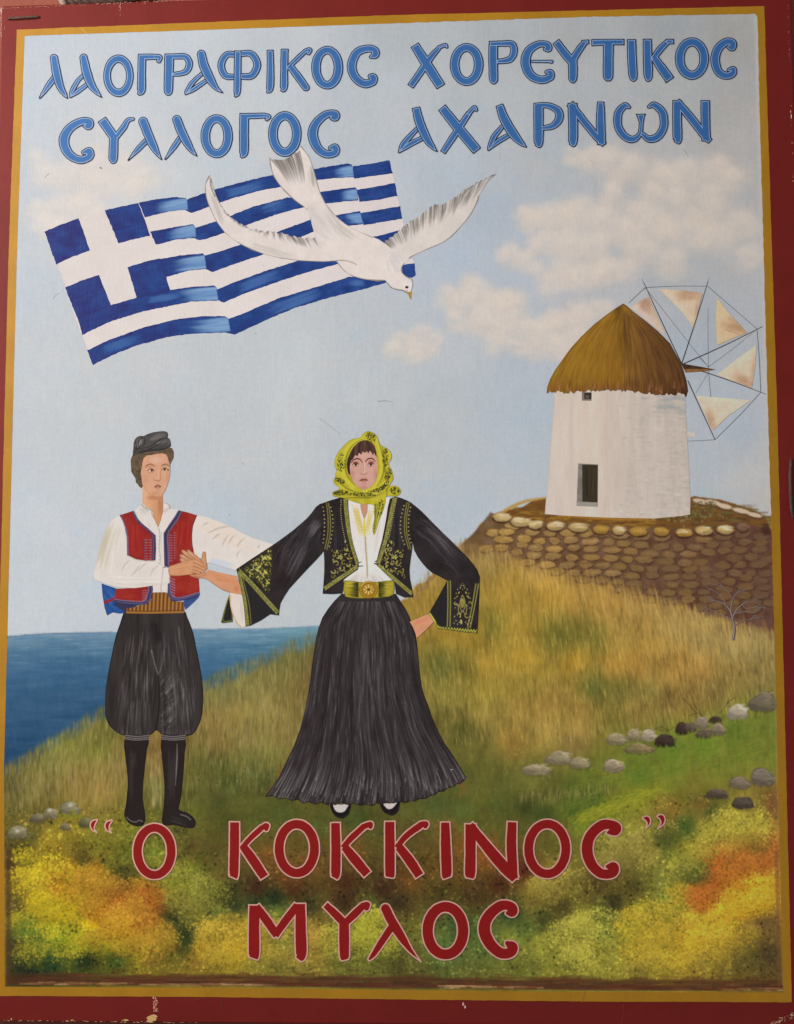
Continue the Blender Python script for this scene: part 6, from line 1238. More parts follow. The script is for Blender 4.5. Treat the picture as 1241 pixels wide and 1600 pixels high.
def garland(c_, V_, sx, x0):
    X_ = lambda x: x0 + sx * (x - 760)
    flower(c_, *V_.e(X_(768), 842))
    for (x, y, r, t_) in [(745, 885, 5, 1), (790, 880, 4.4, -1), (730, 930, 4.6, -1), (775, 915, 5, 1), (815, 890, 4, 1), (720, 960, 4, 1), (800, 790, 3.4, 1), (825, 845, 3.6, -1), (728, 830, 3, 1)]: curl(c_, *V_.e(X_(x), y), r, t_ * sx, random.uniform(0, 6.28))
    for i in range(70):
        x = random.uniform(715, 850); y = random.uniform(800, 960)
        if x < 850 and y - 960 < -(x - 720) * .35: leaf(c_, *V_.e(X_(x), y), random.uniform(1, 2.2), random.uniform(0, 3))
    for (x, y, a) in [(735, 815, .6), (748, 806, 1.4), (800, 825, -.6), (815, 800, 1.3), (812, 770, 1.4), (800, 745, 1.6)]: leaf(c_, *V_.e(X_(x), y), 2.8, a * sx)
garland(c_, K, 1, 760)
outline(c_, P, 1.3, (30, 27, 28), .7)
add(SHE, 'jacket_front', P, c_, .8)
P = KR((438, 478), (470, 464), (505, 472), (540, 486), (576, 505), (582, 600), (580, 700), (578, 790), (568, 850), (560, 920), (564, 980), (575, 1030), (583, 1092), (530, 1096), (476, 1072), (466, 1000), (430, 965), (395, 930), (358, 898), (352, 880), (366, 820), (388, 740), (402, 670), (415, 600), (425, 530))
c_ = front(P, -1, None, None, None)
pattern_band(c_, KR((470, 468), (452, 540), (432, 640), (410, 740), (382, 830), (362, 892)), 5.4); c_.curve(KR((438, 480), (424, 560), (410, 660), (390, 750), (362, 840)), 1.6, (34, 30, 30), .8)
beads(c_, KR((482, 470), (464, 560), (446, 660), (430, 740)), 3.4, .95)
pattern_band(c_, KR((362, 892), (420, 940), (490, 1000), (576, 1072)), 5.2)
for q in [((545, 500), (530, 600), (532, 700), (556, 792)), ((558, 504), (542, 600), (545, 700), (570, 796))]: c_.curve(KR(*q), 1.3, (150, 142, 66), .9, .8)
beads(c_, KR((530, 510), (508, 600), (506, 690), (536, 780)), 6.2, 1.2); beads(c_, KR((570, 520), (556, 600), (556, 690), (575, 770)), 6.2, 1.2)
garland(c_, KR, -1, 478); curl(c_, *KR.e(425, 800), 5, 1, 2); curl(c_, *KR.e(450, 760), 4, -1, 1); leaf(c_, *KR.e(448, 750), 3, 1.5)
outline(c_, P, 1.3, (30, 27, 28), .7)
add(SHE, 'jacket_front', P, c_, .8)
s = Strokes()
for q in [((884, 880, 4), (900, 872, 3)), ((886, 900, 5), (912, 898, 3)), ((1000, 862, 3), (988, 872, 5)), ((1002, 888, 4), (984, 884, 6))]: s.add(np.array(K(*q)) * [1, 1, 1.4], pigment((40, 36, 34), 570, 880), zz, cap='r'); zz += .1
s.build('jacket_clasp', SHE)
# belt and buckle
P = K((792, 988), (850, 992), (900, 1000), (1000, 998), (1060, 990), (1104, 990), (1107, 1040), (1102, 1078), (1070, 1092), (1010, 1098), (900, 1102), (840, 1100), (800, 1092), (786, 1050))
c_ = cv(P, (166, 150, 46), 2.4)
for sg, xb_, xe in ((1, 880, 800), (-1, 1010, 1100)):
    for i in range(22):
        y = 1002 + i * 4.2 + random.uniform(-2, 2); c_.line(K((xb_, y), (xb_ + (xe - xb_) * random.uniform(.3, .85), y + random.uniform(-3, 3))), random.uniform(1, 1.8), (46, 44, 26), [.95, .1], .8)
c_.streaks(K.e(800, 1010), K.e(860, 1012), 8, [(196, 182, 76)], 14, .5); c_.streaks(K.e(1040, 1040), K.e(1098, 1040), 16, [(190, 174, 66)], 20, .4); outline(c_, P, 1.4, (60, 56, 30), .8)
add(SHE, 'belt', P, c_, .8)
P = K(*[(945 + 58 * math.cos(a), 1046 + 56 * math.sin(a)) for a in np.linspace(0, 6.283, 40, endpoint=False)])
c_ = cv(P, (164, 124, 40), 3); bx, by = K.e(945, 1046)
c_.ell(bx, by, 11.4, 11, (120, 84, 30), .9, .15); c_.ell(bx, by, 10.2, 9.8, (184, 144, 56), .9, .2)
for a in np.arange(0, 6.28, .785): leaf(c_, bx + 5.4 * math.cos(a), by + 5.2 * math.sin(a), 3.4, a, (222, 190, 104) if int(a * 10) % 2 else (208, 170, 84)); c_.ell(bx + 6.6 * math.cos(a + .39), by + 6.4 * math.sin(a + .39), 1.1, 1.1, (104, 70, 26), .9, .5)
c_.ell(bx, by, 2.4, 2.4, (72, 60, 30), .9, .4)
for a in np.arange(0, 6.28, 1.05): c_.line([(bx, by), (bx + 5 * math.cos(a), by + 5 * math.sin(a))], .9, (84, 60, 26), .6, .7)
outline(c_, P, 1.4, (84, 58, 22), .8); c_.curve([(bx - 12, by - 5), (bx - 6, by - 12), (bx + 4, by - 13)], 1.2, (232, 206, 130), .8)
add(SHE, 'buckle', P, c_, .6)
# headscarf (behind face), face, fringe
P = K((735, 345), (738, 320), (745, 300), (732, 275), (732, 240), (745, 205), (768, 170), (798, 138), (828, 112), (858, 100), (890, 96), (908, 74), (935, 55), (962, 60), (986, 72), (1004, 100), (1012, 130), (1030, 148), (1058, 160), (1080, 180), (1090, 210), (1084, 235), (1070, 255), (1078, 280), (1090, 300), (1100, 345), (1092, 370), (1075, 395), (1100, 396), (1130, 402), (1148, 428), (1140, 448), (1118, 462), (1085, 462), (1058, 462), (1052, 500), (1040, 545), (1024, 585), (1010, 620), (996, 668), (982, 706), (970, 680), (972, 640), (982, 600), (978, 560), (980, 525), (955, 512), (915, 515), (880, 506), (830, 490), (790, 474), (740, 466), (720, 458), (722, 436), (745, 424), (765, 412), (742, 395), (724, 370))
c_ = cv(P, lambda X, Y: np.array([182, 170, 48]) + fbm(X, Y, 8, 31)[..., None] * 9, 3)
for q, w in [(((900, 100), (830, 150), (790, 220), (780, 290), (800, 350), (850, 400)), 8), (((1000, 110), (1020, 220), (1022, 320), (985, 400), (915, 435)), 6), (((760, 400), (830, 420), (900, 440), (990, 430), (1050, 380)), 5), (((745, 220), (735, 270), (760, 330)), 4), (((1040, 170), (1080, 200), (1068, 250)), 4)]: c_.curve(K(*q), w, (202, 192, 64), .8, 3)
for q in [((905, 105), (850, 140), (812, 200), (800, 280), (815, 340), (860, 395)), ((740, 345), (790, 400), (850, 430), (910, 440)), ((1008, 120), (1040, 240), (1034, 330), (1000, 400)), ((800, 475), (870, 470), (960, 470), (1040, 440)), ((1030, 150), (1046, 230), (1048, 300), (1060, 360)), ((1075, 395), (1060, 420), (1060, 460))]: c_.curve(K(*q), [.8, 2.4, .8], (104, 98, 34), .7, 1.6)
def dots(cx, cy, rx, ry, n, rot=0):
    for i in range(n):
        r = math.sqrt(random.random()); a = random.uniform(0, 6.28); x, y = r * rx * math.cos(a), r * ry * math.sin(a); x, y = cx + x * math.cos(rot) - y * math.sin(rot), cy + x * math.sin(rot) + y * math.cos(rot)
        c_.ell(*K.e(x, y), random.uniform(.7, 1.6), random.uniform(.6, 1.2), random.choice([(48, 48, 24), (74, 74, 32), (36, 36, 22), (100, 98, 40)]), .9, .45, random.uniform(0, 3))
random.seed(44)
dots(772, 255, 26, 60, 73, .2); dots(765, 365, 34, 18, 54, .4); dots(1050, 220, 18, 60, 73, 0); dots(1068, 325, 20, 40, 70, .2); dots(960, 90, 36, 26, 64, .5); dots(1040, 400, 52, 14, 80, -.8); dots(770, 440, 50, 16, 96, -.1); dots(900, 452, 90, 12, 96, .02); dots(1110, 428, 28, 22, 73); dots(1015, 540, 22, 60, 96, .25); dots(985, 640, 8, 50, 41, .15); dots(990, 425, 60, 10, 54, -.3)
for i in range(24): x = random.uniform(978, 1040); c_.line(K((x, 510), (x - (x - 985) * .7 - 4, 660)), .8, random.choice([(214, 206, 80), (60, 60, 28), (150, 144, 48)]), .6, .8)
outline(c_, P, 1.4, (140, 134, 50), .7)
add(SHE, 'headscarf', sm(P, 2), c_, .6)
P = K((836, 232), (852, 205), (872, 188), (930, 175), (975, 188), (992, 215), (1001, 260), (1002, 315), (995, 350), (984, 375), (962, 400), (940, 414), (915, 421), (892, 414), (868, 396), (845, 366), (828, 330), (822, 300), (826, 262))
c_ = cv(P, lambda X, Y: np.array([204, 156, 140]) + fbm(X, Y, 8, 33)[..., None] * 3, 4)
c_.ell(*K.e(915, 205), 14, 5, (214, 168, 150), .7, .9); c_.ell(*K.e(845, 320), 5, 13, (188, 128, 112), .6, .9); c_.ell(*K.e(990, 320), 5, 13, (186, 128, 110), .6, .9); c_.ell(*K.e(875, 335), 6, 6, (214, 164, 150), .6, .9); c_.ell(*K.e(950, 335), 6, 6, (212, 162, 146), .6, .9)
c_.ell(*K.e(864, 254), 8, 5, (184, 100, 84), .65, .9); c_.ell(*K.e(962, 250), 7.4, 5, (184, 100, 84), .65, .9); c_.ell(*K.e(915, 405), 9, 3, (184, 124, 108), .7, .9)
c_.curve(K((836, 252), (852, 234), (874, 227), (894, 234), (906, 252)), [.9, 2.0, 2.0, .9], (74, 40, 32), .95, .6); c_.curve(K((924, 250), (936, 233), (958, 225), (976, 231), (988, 246)), [.9, 1.9, 1.9, .8], (74, 40, 32), .95, .6)
for ex, sg in ((864, 1), (959, -1)):
    c_.ell(*K.e(ex, 266), 4.6, 2, (220, 196, 182), .9, .4); c_.ell(*K.e(ex + 1, 264), 2.7, 2.5, (66, 50, 34), .95, .35); c_.ell(*K.e(ex + 1, 264), 1.3, 1.4, (26, 20, 18), .95, .4)
    c_.curve(K((ex - 19, 266), (ex - 8, 254), (ex + 8, 253), (ex + 19, 262)), [.9, 1.7, 1], (60, 34, 28), .95, .6); c_.curve(K((ex - 15, 274), (ex, 278), (ex + 15, 272)), .7, (150, 88, 74), .8, .6); c_.curve(K((ex - 16, 248), (ex, 243), (ex + 16, 247)), .7, (150, 84, 70), .6, .7)
c_.curve(K((908, 250), (912, 275), (914, 300)), .8, (180, 122, 104), .6, .9); c_.curve(K((922, 250), (920, 300), (916, 318)), 1.6, (226, 186, 170), .7, 1.2)
c_.curve(K((893, 316), (900, 325), (912, 322), (922, 326), (934, 320), (938, 314)), [.6, .9, .9, .6], (148, 88, 74), .85, .6)
c_.curve(K((889, 364), (900, 358), (908, 355), (915, 358), (922, 354), (932, 358), (941, 362)), [.5, 1.7, 1.9, 1.5, 1.8, 1.5, .6], (140, 62, 56), .95, .6); c_.curve(K((889, 364), (914, 362), (941, 362)), 1, (86, 36, 34), .95, .5); c_.curve(K((900, 369), (914, 372), (930, 368)), 1.5, (180, 98, 90), .8, .8); c_.curve(K((900, 386), (914, 389), (928, 385)), .8, (170, 110, 94), .6, .8)
c_.curve(K((826, 300), (845, 366), (880, 408), (915, 420)), 1, (140, 92, 72), .6); c_.curve(K((1002, 315), (985, 374), (950, 410), (915, 420)), 1, (150, 100, 80), .6)
add(SHE, 'face', sm(P, 3), c_, .5)
P = K((812, 300), (808, 265), (815, 225), (830, 190), (850, 155), (880, 125), (910, 112), (940, 112), (966, 125), (984, 150), (994, 185), (996, 215), (986, 205), (980, 190), (972, 208), (962, 186), (952, 178), (944, 196), (934, 180), (922, 192), (908, 182), (900, 204), (886, 190), (876, 212), (862, 205), (846, 232), (836, 240), (828, 275), (830, 330), (818, 322))
c_ = cv(P, (62, 44, 42), 3)
for i in range(120): x = random.uniform(820, 992); c_.curve(K((915 + (x - 915) * .5, 112), (915 + (x - 915) * .9, 150), (x, 215)), random.uniform(.6, 1.2), random.choice([(92, 64, 54), (42, 30, 30), (110, 78, 60)]), .5, .8, 4)
add(SHE, 'hair', P, c_, .6)
# hands of the man, drawn over the joined arm
zz += .5
for P, nm in ((M((605, 850), (625, 850), (660, 862), (700, 880), (650, 880), (612, 874)), 'finger'), (M((608, 824), (625, 826), (660, 846), (700, 868), (690, 882), (640, 862), (606, 842)), 'finger'), (M((614, 802), (628, 797), (645, 806), (690, 832), (730, 862), (712, 874), (670, 852), (630, 826)), 'finger'), (M((648, 800), (662, 795), (678, 808), (712, 834), (752, 874), (738, 884), (700, 858), (662, 826)), 'finger'), (M((742, 862), (744, 830), (750, 812), (760, 808), (768, 816), (770, 850), (776, 905), (764, 905), (748, 885)), 'thumb')):
    c_ = cv(P, (198, 144, 106), 4); c_.streaks(P[0], np.array(P).mean(0), 3, [(216, 166, 126)], 8, .5, (.6, 1.4)); outline(c_, P, .9, (116, 72, 50), .8); add(SHE, nm, sm(P, 3), c_, .6)
P = M((535, 904), (565, 892), (600, 880), (630, 870), (665, 862), (700, 858), (725, 864), (748, 882), (768, 900), (778, 914), (770, 922), (758, 930), (764, 938), (748, 944), (735, 940), (735, 948), (716, 952), (700, 946), (680, 950), (640, 956), (590, 962), (555, 960), (538, 955))
c_ = cv(P, lambda X, Y: np.array([206, 148, 108]) + fbm(X, Y, 8, 35)[..., None] * 4, 4)
c_.streaks(M.e(560, 915), M.e(690, 885), 8, [(220, 166, 124), (194, 132, 92)], 30, .5)
for q in [((690, 876), (730, 894), (770, 916)), ((690, 900), (725, 912), (760, 930)), ((685, 922), (715, 930), (745, 942)), ((680, 938), (710, 944))]: c_.curve(M(*q), .9, (122, 76, 52), .8, .7)
c_.curve(M((540, 955), (600, 960), (700, 950)), 1, (130, 84, 58), .6); outline(c_, P, .9, (126, 80, 56), .7)
add(HE, 'hand', sm(P, 2), c_, .6)

# ------------------------------------------------------------------ scratches in the paint, scuffed edges, staples
s = Strokes(); zt = 62
for q, col in [(((498, 653, 1), (512, 663, .9), (532, 679, .5)), (150, 146, 142)), (((590, 627, .9), (602, 626, 1), (613, 628, .7)), (146, 142, 138)), (((840, 60, .5), (843, 65, .6)), (150, 150, 150)), (((1068, 232, .8), (1075, 245, .6)), (150, 136, 128)), (((82, 467, .7), (88, 460, .7), (93, 458, .5)), (178, 176, 176)),
               (((157, 262, 3), (158.5, 263, 2.4)), (112, 108, 108)), (((398, 520, 1), (399.5, 521, 1)), (130, 124, 122)), (((854, 574, 1), (856, 575, .8)), (140, 136, 134)), (((920, 250, .6), (928, 255, .5)), (150, 140, 132)), (((70, 278, .8), (73, 274, .7), (78, 271, .5)), (176, 176, 176)), (((378, 723, 1), (380, 725, 1)), (150, 148, 146)), (((417, 705, 1.2), (418, 706, 1)), (150, 146, 142)), (((358, 803, 1.2), (358.6, 805, 1)), (150, 146, 144)), (((127, 45, 1.2), (138, 54, .8)), (214, 180, 100)), (((914, 1548, 1.4), (910, 1566, 1)), (120, 74, 26))]:
    s = Strokes(); q = [(a_, b_, w_ * .7) for a_, b_, w_ in q]; s.add(np.array(q) if len(q) < 3 else smooth(q, 5), pigment(np.array(col) + 24, q[0][0], q[0][1]), zt, cap='r'); zt += .05; s.build('scratch', SIGN)
s = Strokes(); zt = 63
def chip(x, y, rx, ry, col=(206, 176, 150), n=8):
    global zt
    s.poly([(x + rx * math.cos(a) * random.uniform(.6, 1.2), y + ry * math.sin(a) * random.uniform(.6, 1.2)) for a in np.linspace(0, 6.28, n, endpoint=False)], pigment(col, x, y), zt); zt += .02
random.seed(5)
for y in [13, 28, 40, 50, 64, 84, 92, 95] + [random.uniform(5, 300) for _ in range(22)]: chip(1231.2 + (y - 13) * .03 + random.gauss(0, .5), y, random.uniform(.3, .8), random.uniform(.6, 2.4), random.choice([(186, 120, 96), (150, 90, 76), (120, 56, 46)]))
chip(1236.5, 182, 1.1, 4.5, (214, 178, 140)); chip(1235.5, 175, .8, 3, (190, 140, 110))
for i in range(170): 
    x = random.uniform(3, 330); y = 13 - x * .048 + abs(random.gauss(0, 1.2)); chip(x, y, random.uniform(.5, 2.2), random.uniform(.3, .7), random.choice([(206, 150, 132), (190, 122, 106), (178, 104, 90)]), 6)
for i in range(30): chip(1.5 + abs(random.gauss(0, 1.2)), random.uniform(13, 60), .5, 1.6, (212, 168, 148), 6)
chip(2, 17, 1.6, 4, (226, 190, 170)); chip(8, 44, .5, 4, (206, 150, 134))
for i in range(16): chip(188 + random.gauss(0, 1), random.uniform(5, 24), .5, 1.6, (206, 140, 122), 6)
for i in range(60):
    x = random.uniform(0, 320); chip(x, 1594.2 + x * .012 + random.gauss(0, .4), random.uniform(.6, 3), random.uniform(.25, .6), random.choice([(176, 130, 104), (150, 96, 80), (196, 156, 120)]), 6)
for q in [(237, 1591, 8, 5), (241, 1588, 6, 3), (235, 1595, 6, 3), (197, 1594, 6, 1.6), (113, 1594, 2, 1.2), (18, 1592, 1.4, 1.6)]: chip(*q, (190, 152, 100))
for i in range(60): chip(243 + random.gauss(0, 1.6) - .0, random.uniform(1558, 1580), random.uniform(.4, 1.4), random.uniform(.6, 2), random.choice([(176, 110, 96), (160, 84, 72), (200, 150, 130)]), 6)
chip(724, 1569, 1.6, 3, (200, 140, 130)); chip(727, 1573, 1.6, 2.4, (206, 150, 140))
for i in range(70): a = random.random(); chip(1205 + 36 * a + random.gauss(0, 2), 1600 - 16 * a ** 1.3 + random.gauss(0, 2), random.uniform(.5, 2), random.uniform(.4, 1), random.choice([(150, 110, 86), (120, 70, 56), (170, 136, 108)]), 6)
for (x0, y0, x1, y1) in [(975, 1570, 972, 1600), (346, 1562, 348, 1578), (300, 1560, 312, 1562)]:
    for t in np.linspace(0, 1, 24): chip(x0 + (x1 - x0) * t + random.gauss(0, .4), y0 + (y1 - y0) * t, .4, .9, (120, 56, 46), 5)
s.build('chipped_paint', SIGN, 'pale chips along the worn edges of the red border')['kind'] = 'stuff'
def tube(name, P, radii, m, parent, lab=None, seg=10):
    P = np.array(P, float); v = []; f = []; n = len(P); T = np.gradient(P, axis=0)
    for i in range(n):
        t = Vector(T[i]).normalized(); a = t.orthogonal().normalized() if abs(t.y) > .95 else t.cross(Vector((0, 1, 0))).normalized(); b = t.cross(a)
        for k in range(seg): q = Vector(P[i]) + (a * math.cos(6.2832 * k / seg) + b * math.sin(6.2832 * k / seg)) * radii[i]; v.append(tuple(q))
    for i in range(n - 1):
        for k in range(seg): f.append((i * seg + k, i * seg + (k + 1) % seg, (i + 1) * seg + (k + 1) % seg, (i + 1) * seg + k))
    f += [tuple(range(seg))[::-1], tuple((n - 1) * seg + k for k in range(seg))]
    me = bpy.data.meshes.new(name); me.from_pydata(v, [], f); me.materials.append(m)
    for p in me.polygons: p.use_smooth = True
    o_ = bpy.data.objects.new(name, me); COL.objects.link(o_); o_.parent = parent
    if lab: o_['label'] = lab
    return o_
def simple(name, c1, c2, rough, sc=60, metal=0):
    m, N, L, b = new_mat(name); tc = N.new('ShaderNodeTexCoord'); n = N.new('ShaderNodeTexNoise'); n.inputs['Scale'].default_value = sc; n.inputs['Detail'].default_value = 6; L.new(tc.outputs['Object'], n.inputs['Vector'])
    r = N.new('ShaderNodeValToRGB'); r.color_ramp.elements[0].color = (*c1, 1); r.color_ramp.elements[1].color = (*c2, 1); r.color_ramp.elements[0].position = .35; r.color_ramp.elements[1].position = .68
    L.new(n.outputs['Fac'], r.inputs[0]); L.new(r.outputs[0], b.inputs['Base Color']); b.inputs['Roughness'].default_value = rough; b.inputs['Metallic'].default_value = metal
    bp = N.new('ShaderNodeBump'); bp.inputs['Strength'].default_value = .5; bp.inputs['Distance'].default_value = .001; L.new(n.outputs['Fac'], bp.inputs['Height']); L.new(bp.outputs['Normal'], b.inputs['Normal'])
    return m
RUST = simple('rusty_wire', (.07, .03, .022), (.15, .075, .05), .75, 300)
def pt(px, py, y): X, Z = board(px, py); return (float(X), y, float(Z))
tube('staple', [pt(13, 30, .004), pt(13.5, 30, -.001), pt(16, 29.6, -.003), pt(30, 29, -.0034), pt(46, 28, -.0034), pt(58, 27.2, -.003), pt(61, 27, -.001), pt(61.5, 27, .004)], [.0021] * 8, RUST, SIGN, 'rusty wire staple in the upper corner')
tube('staple', [pt(1237, 716, .006), pt(1236.5, 717, .001), pt(1235.5, 722, -.002), pt(1234.6, 745, -.003), pt(1235, 770, -.003), pt(1236.6, 795, -.003), pt(1239, 808, -.002), pt(1240, 810, .001), pt(1240.5, 811, .006)], [.0022, .0022, .0025, .0027, .0027, .0025, .0022, .002, .002], RUST, SIGN, 'rusty wire staple half way down the far side')
# ------------------------------------------------------------------ twisted rope with a pale knotted end, lying along the board's top edge
ROPE = bpy.data.objects.new('rope', None); COL.objects.link(ROPE); ROPE.location = (0, 0, 0)
ROPE['label'] = 'twisted brown rope with a pale knotted end above the top edge of the board'; ROPE['category'] = 'rope'
DARK = simple('dark_rope', (.06, .028, .022), (.16, .085, .065), .9, 200); PALE = simple('pale_rope_end', (.28, .2, .15), (.5, .4, .32), .9, 260)
cen = smooth([pt(98, 1.5, .014), pt(118, -1.5, .016), pt(145, -4, .018), pt(175, -6.5, .02), pt(205, -12, .022), pt(240, -24, .024), pt(290, -60, .026)], 16)
for k in range(3):
    ph = 6.2832 * k / 3; q = []
    for i, p in enumerate(cen): a = ph + i * .30; q.append((p[0], p[1] + .004 * math.cos(a), p[2] + .004 * math.sin(a)))
    tube('strand', q, [.0042] * len(q), DARK, ROPE)
kn = [pt(91, -6, .008), pt(95, -1, .006), pt(98, 3, .006), pt(100, 6, .007), pt(102.5, 7.5, .009)]
tube('knot', smooth(kn, 5), list(np.interp(np.linspace(0, 1, 21), [0, .3, .6, .9, 1], [.003, .0052, .0048, .003, .0012])), PALE, ROPE)
# ------------------------------------------------------------------ lettering
A1, A2, A3, A4 = View(0, 0, 3.7606), View(300, 0, 3.7606), View(600, 0, 3.7606), View(911, 0, 3.7606)
Q0, Q1, Q2 = View(0, 1200, 2.9548), View(340, 1230, 3.878), View(640, 1230, 2.9548)
def oval(cx, cy, rx, ry, w, wtop=None):
    a = np.linspace(0, 2 * math.pi, 56, endpoint=False)
    wt_ = w if wtop is None else wtop
    return np.stack([cx + rx * np.cos(a), cy + ry * np.sin(a), w + (wt_ - w) * np.sin(a) ** 2], -1)
def contours(F, x0, y0, h):
    """closed iso-lines of F = 0 (marching squares); returns loops of points"""
    s = F > 0; code = s[:-1, :-1] * 1 + s[:-1, 1:] * 2 + s[1:, 1:] * 4 + s[1:, :-1] * 8
    nxt = {}; pos = {}
    def edge(j, i, e):
        (a, b) = {0: ((j, i), (j, i + 1)), 1: ((j, i + 1), (j + 1, i + 1)), 2: ((j + 1, i), (j + 1, i + 1)), 3: ((j, i), (j + 1, i))}[e]
        k = (a, b)
        if k not in pos:
            fa, fb = F[a], F[b]; t = fa / (fa - fb); pos[k] = (x0 + (a[1] + (b[1] - a[1]) * t) * h, y0 + (a[0] + (b[0] - a[0]) * t) * h)
        return k
    TAB = {1: [(3, 0)], 2: [(0, 1)], 3: [(3, 1)], 4: [(1, 2)], 5: [(3, 0), (1, 2)], 6: [(0, 2)], 7: [(3, 2)], 8: [(2, 3)], 9: [(2, 0)], 10: [(0, 1), (2, 3)], 11: [(2, 1)], 12: [(1, 3)], 13: [(1, 0)], 14: [(0, 3)]}
    for j, i in zip(*np.nonzero((code > 0) & (code < 15))):
        for a, b in TAB[code[j, i]]: nxt[edge(j, i, a)] = edge(j, i, b)
    loops = []
    while nxt:
        k0 = next(iter(nxt)); L = []; k = k0
        while k in nxt: L.append(pos[k]); k = nxt.pop(k)
        if len(L) > 8: loops.append(np.array(L)[::1])
    return loops
def winding(P, X, Y):
    w = np.zeros(X.shape, int); n = len(P)
    for i in range(n):
        (x1, y1), (x2, y2) = P[i], P[(i + 1) % n]
        if y1 == y2: continue
        c = X < (x2 - x1) * (Y - y1) / (y2 - y1) + x1
        w += ((y1 <= Y) & (y2 > Y) & c).astype(int) - ((y2 <= Y) & (y1 > Y) & c).astype(int)
    return w != 0
def segdist(P, X, Y, closed, wid=None):
    best = np.full(X.shape, -1e9); n = len(P)
    for i in range(n if closed else n - 1):
        a, b = P[i], P[(i + 1) % n]; d = b[:2] - a[:2]; t = np.clip(((X - a[0]) * d[0] + (Y - a[1]) * d[1]) / (d @ d + 1e-9), 0, 1)
        D = np.hypot(X - a[0] - t * d[0], Y - a[1] - t * d[1]); r = 0 if wid is None else (wid[i] + (wid[(i + 1) % n] - wid[i]) * t) / 2
        np.maximum(best, r - D, out=best)
    return best
LSTEP = .55
def letter(parent, view, groups, style):
    """groups: lists of (kind, points); c = soft curve with round ends, f = flat-ended stem, o = closed ring; a later group lies over an earlier one.
    Every coat of the letter is the iso-line of the distance to its edge, so outline, pale line and core follow one another."""
    global ZL
    s = Strokes()
    for g in groups:
        prep = []
        for kind, pts in g:
            q = np.array(pts, float); q = np.stack([view.o[0] + q[:, 0] / view.k, view.o[1] + q[:, 1] / view.k, q[:, 2] / view.k], -1)
            if kind != 'o' and len(q) > 2: q = smooth(q, 5)
            prep.append((kind, q))
        A = np.vstack([q for k, q in prep]); m = A[:, 2].max() / 2 + 3
        x0, y0 = A[:, :2].min(0) - m; x1, y1 = A[:, :2].max(0) + m
        Y, X = np.mgrid[y0:y1:LSTEP, x0:x1:LSTEP]; F = np.full(X.shape, -1e9)
        for kind, q in prep:
            if kind == 'f':
                a_, b_ = ribbon(q); P = np.vstack([a_, b_[::-1]]); d = -segdist(np.c_[P, P[:, 0]], X, Y, True); f_ = np.where(winding(P, X, Y), d, -d)
            else: f_ = segdist(q[:, :2], X, Y, kind == 'o', q[:, 2])
            F = np.maximum(F, f_)
        F = F + .3 + .22 * vnoise(X, Y, 5, int(abs(x0)) % 40)
        for d, col, dx, dy in style:
            G = F - d
            if dx or dy: G = np.minimum(G, np.roll(np.roll(F, int(round(dx / LSTEP)), 1), int(round(dy / LSTEP)), 0) - d)
            G[0] = G[-1] = -1; G[:, 0] = G[:, -1] = -1
            G[G == 0] = 1e-6
            loops = contours(G, x0, y0, LSTEP)
            if not loops: continue
            pts = [Vector(p) for L in loops for p in L]; idx = []; k = 0
            for L in loops: idx.append(list(range(k, k + len(L)))); k += len(L)
            v, e, fcs, *_ = delaunay_2d_cdt(pts, [], idx, 0, 1e-5, False)
            V = np.array([(p.x, p.y) for p in v]); T = np.array([t[:3] for t in fcs]); ce = V[T].mean(1)
            ok = np.zeros(len(T), bool)
            for L in loops: ok ^= inside(L, ce[:, 0], ce[:, 1])
            o0 = len(s.v); s.v += list(V); s.f += [tuple(int(q) + o0 for q in t) for t in T[ok]]
            tone = 1 + .05 * fbm(V[:, 0], V[:, 1], 14, 6, 3)
            s.c += [tuple(np.asarray(col) * t) for t in tone]; s.z += [ZL] * len(V)
            ZL += .6
    s.build('letter', parent)
ZL = 64.0
R_ = (620, 130)
BLUE = [(0.0, pigment((34, 44, 70), *R_), 0, 0), (1.5, pigment((140, 162, 194), *R_), 0, 0), (2.7, pigment((62, 104, 158), *R_), 0, 0)]
RED = [(0.0, pigment((192, 146, 132), 600, 1400), 0, 0), (2.1, pigment((126, 28, 21), 600, 1400), 0, 0)]
def row(name, label, style, items):
    global ZL
    e = empty(name, SIGN, label); z0 = ZL
    for v, g in items: ZL = z0; letter(e, v, g, style)
c, f, o = 'c', 'f', 'o'
LAM = lambda R, L: [[(c, L)], [(c, R)]]
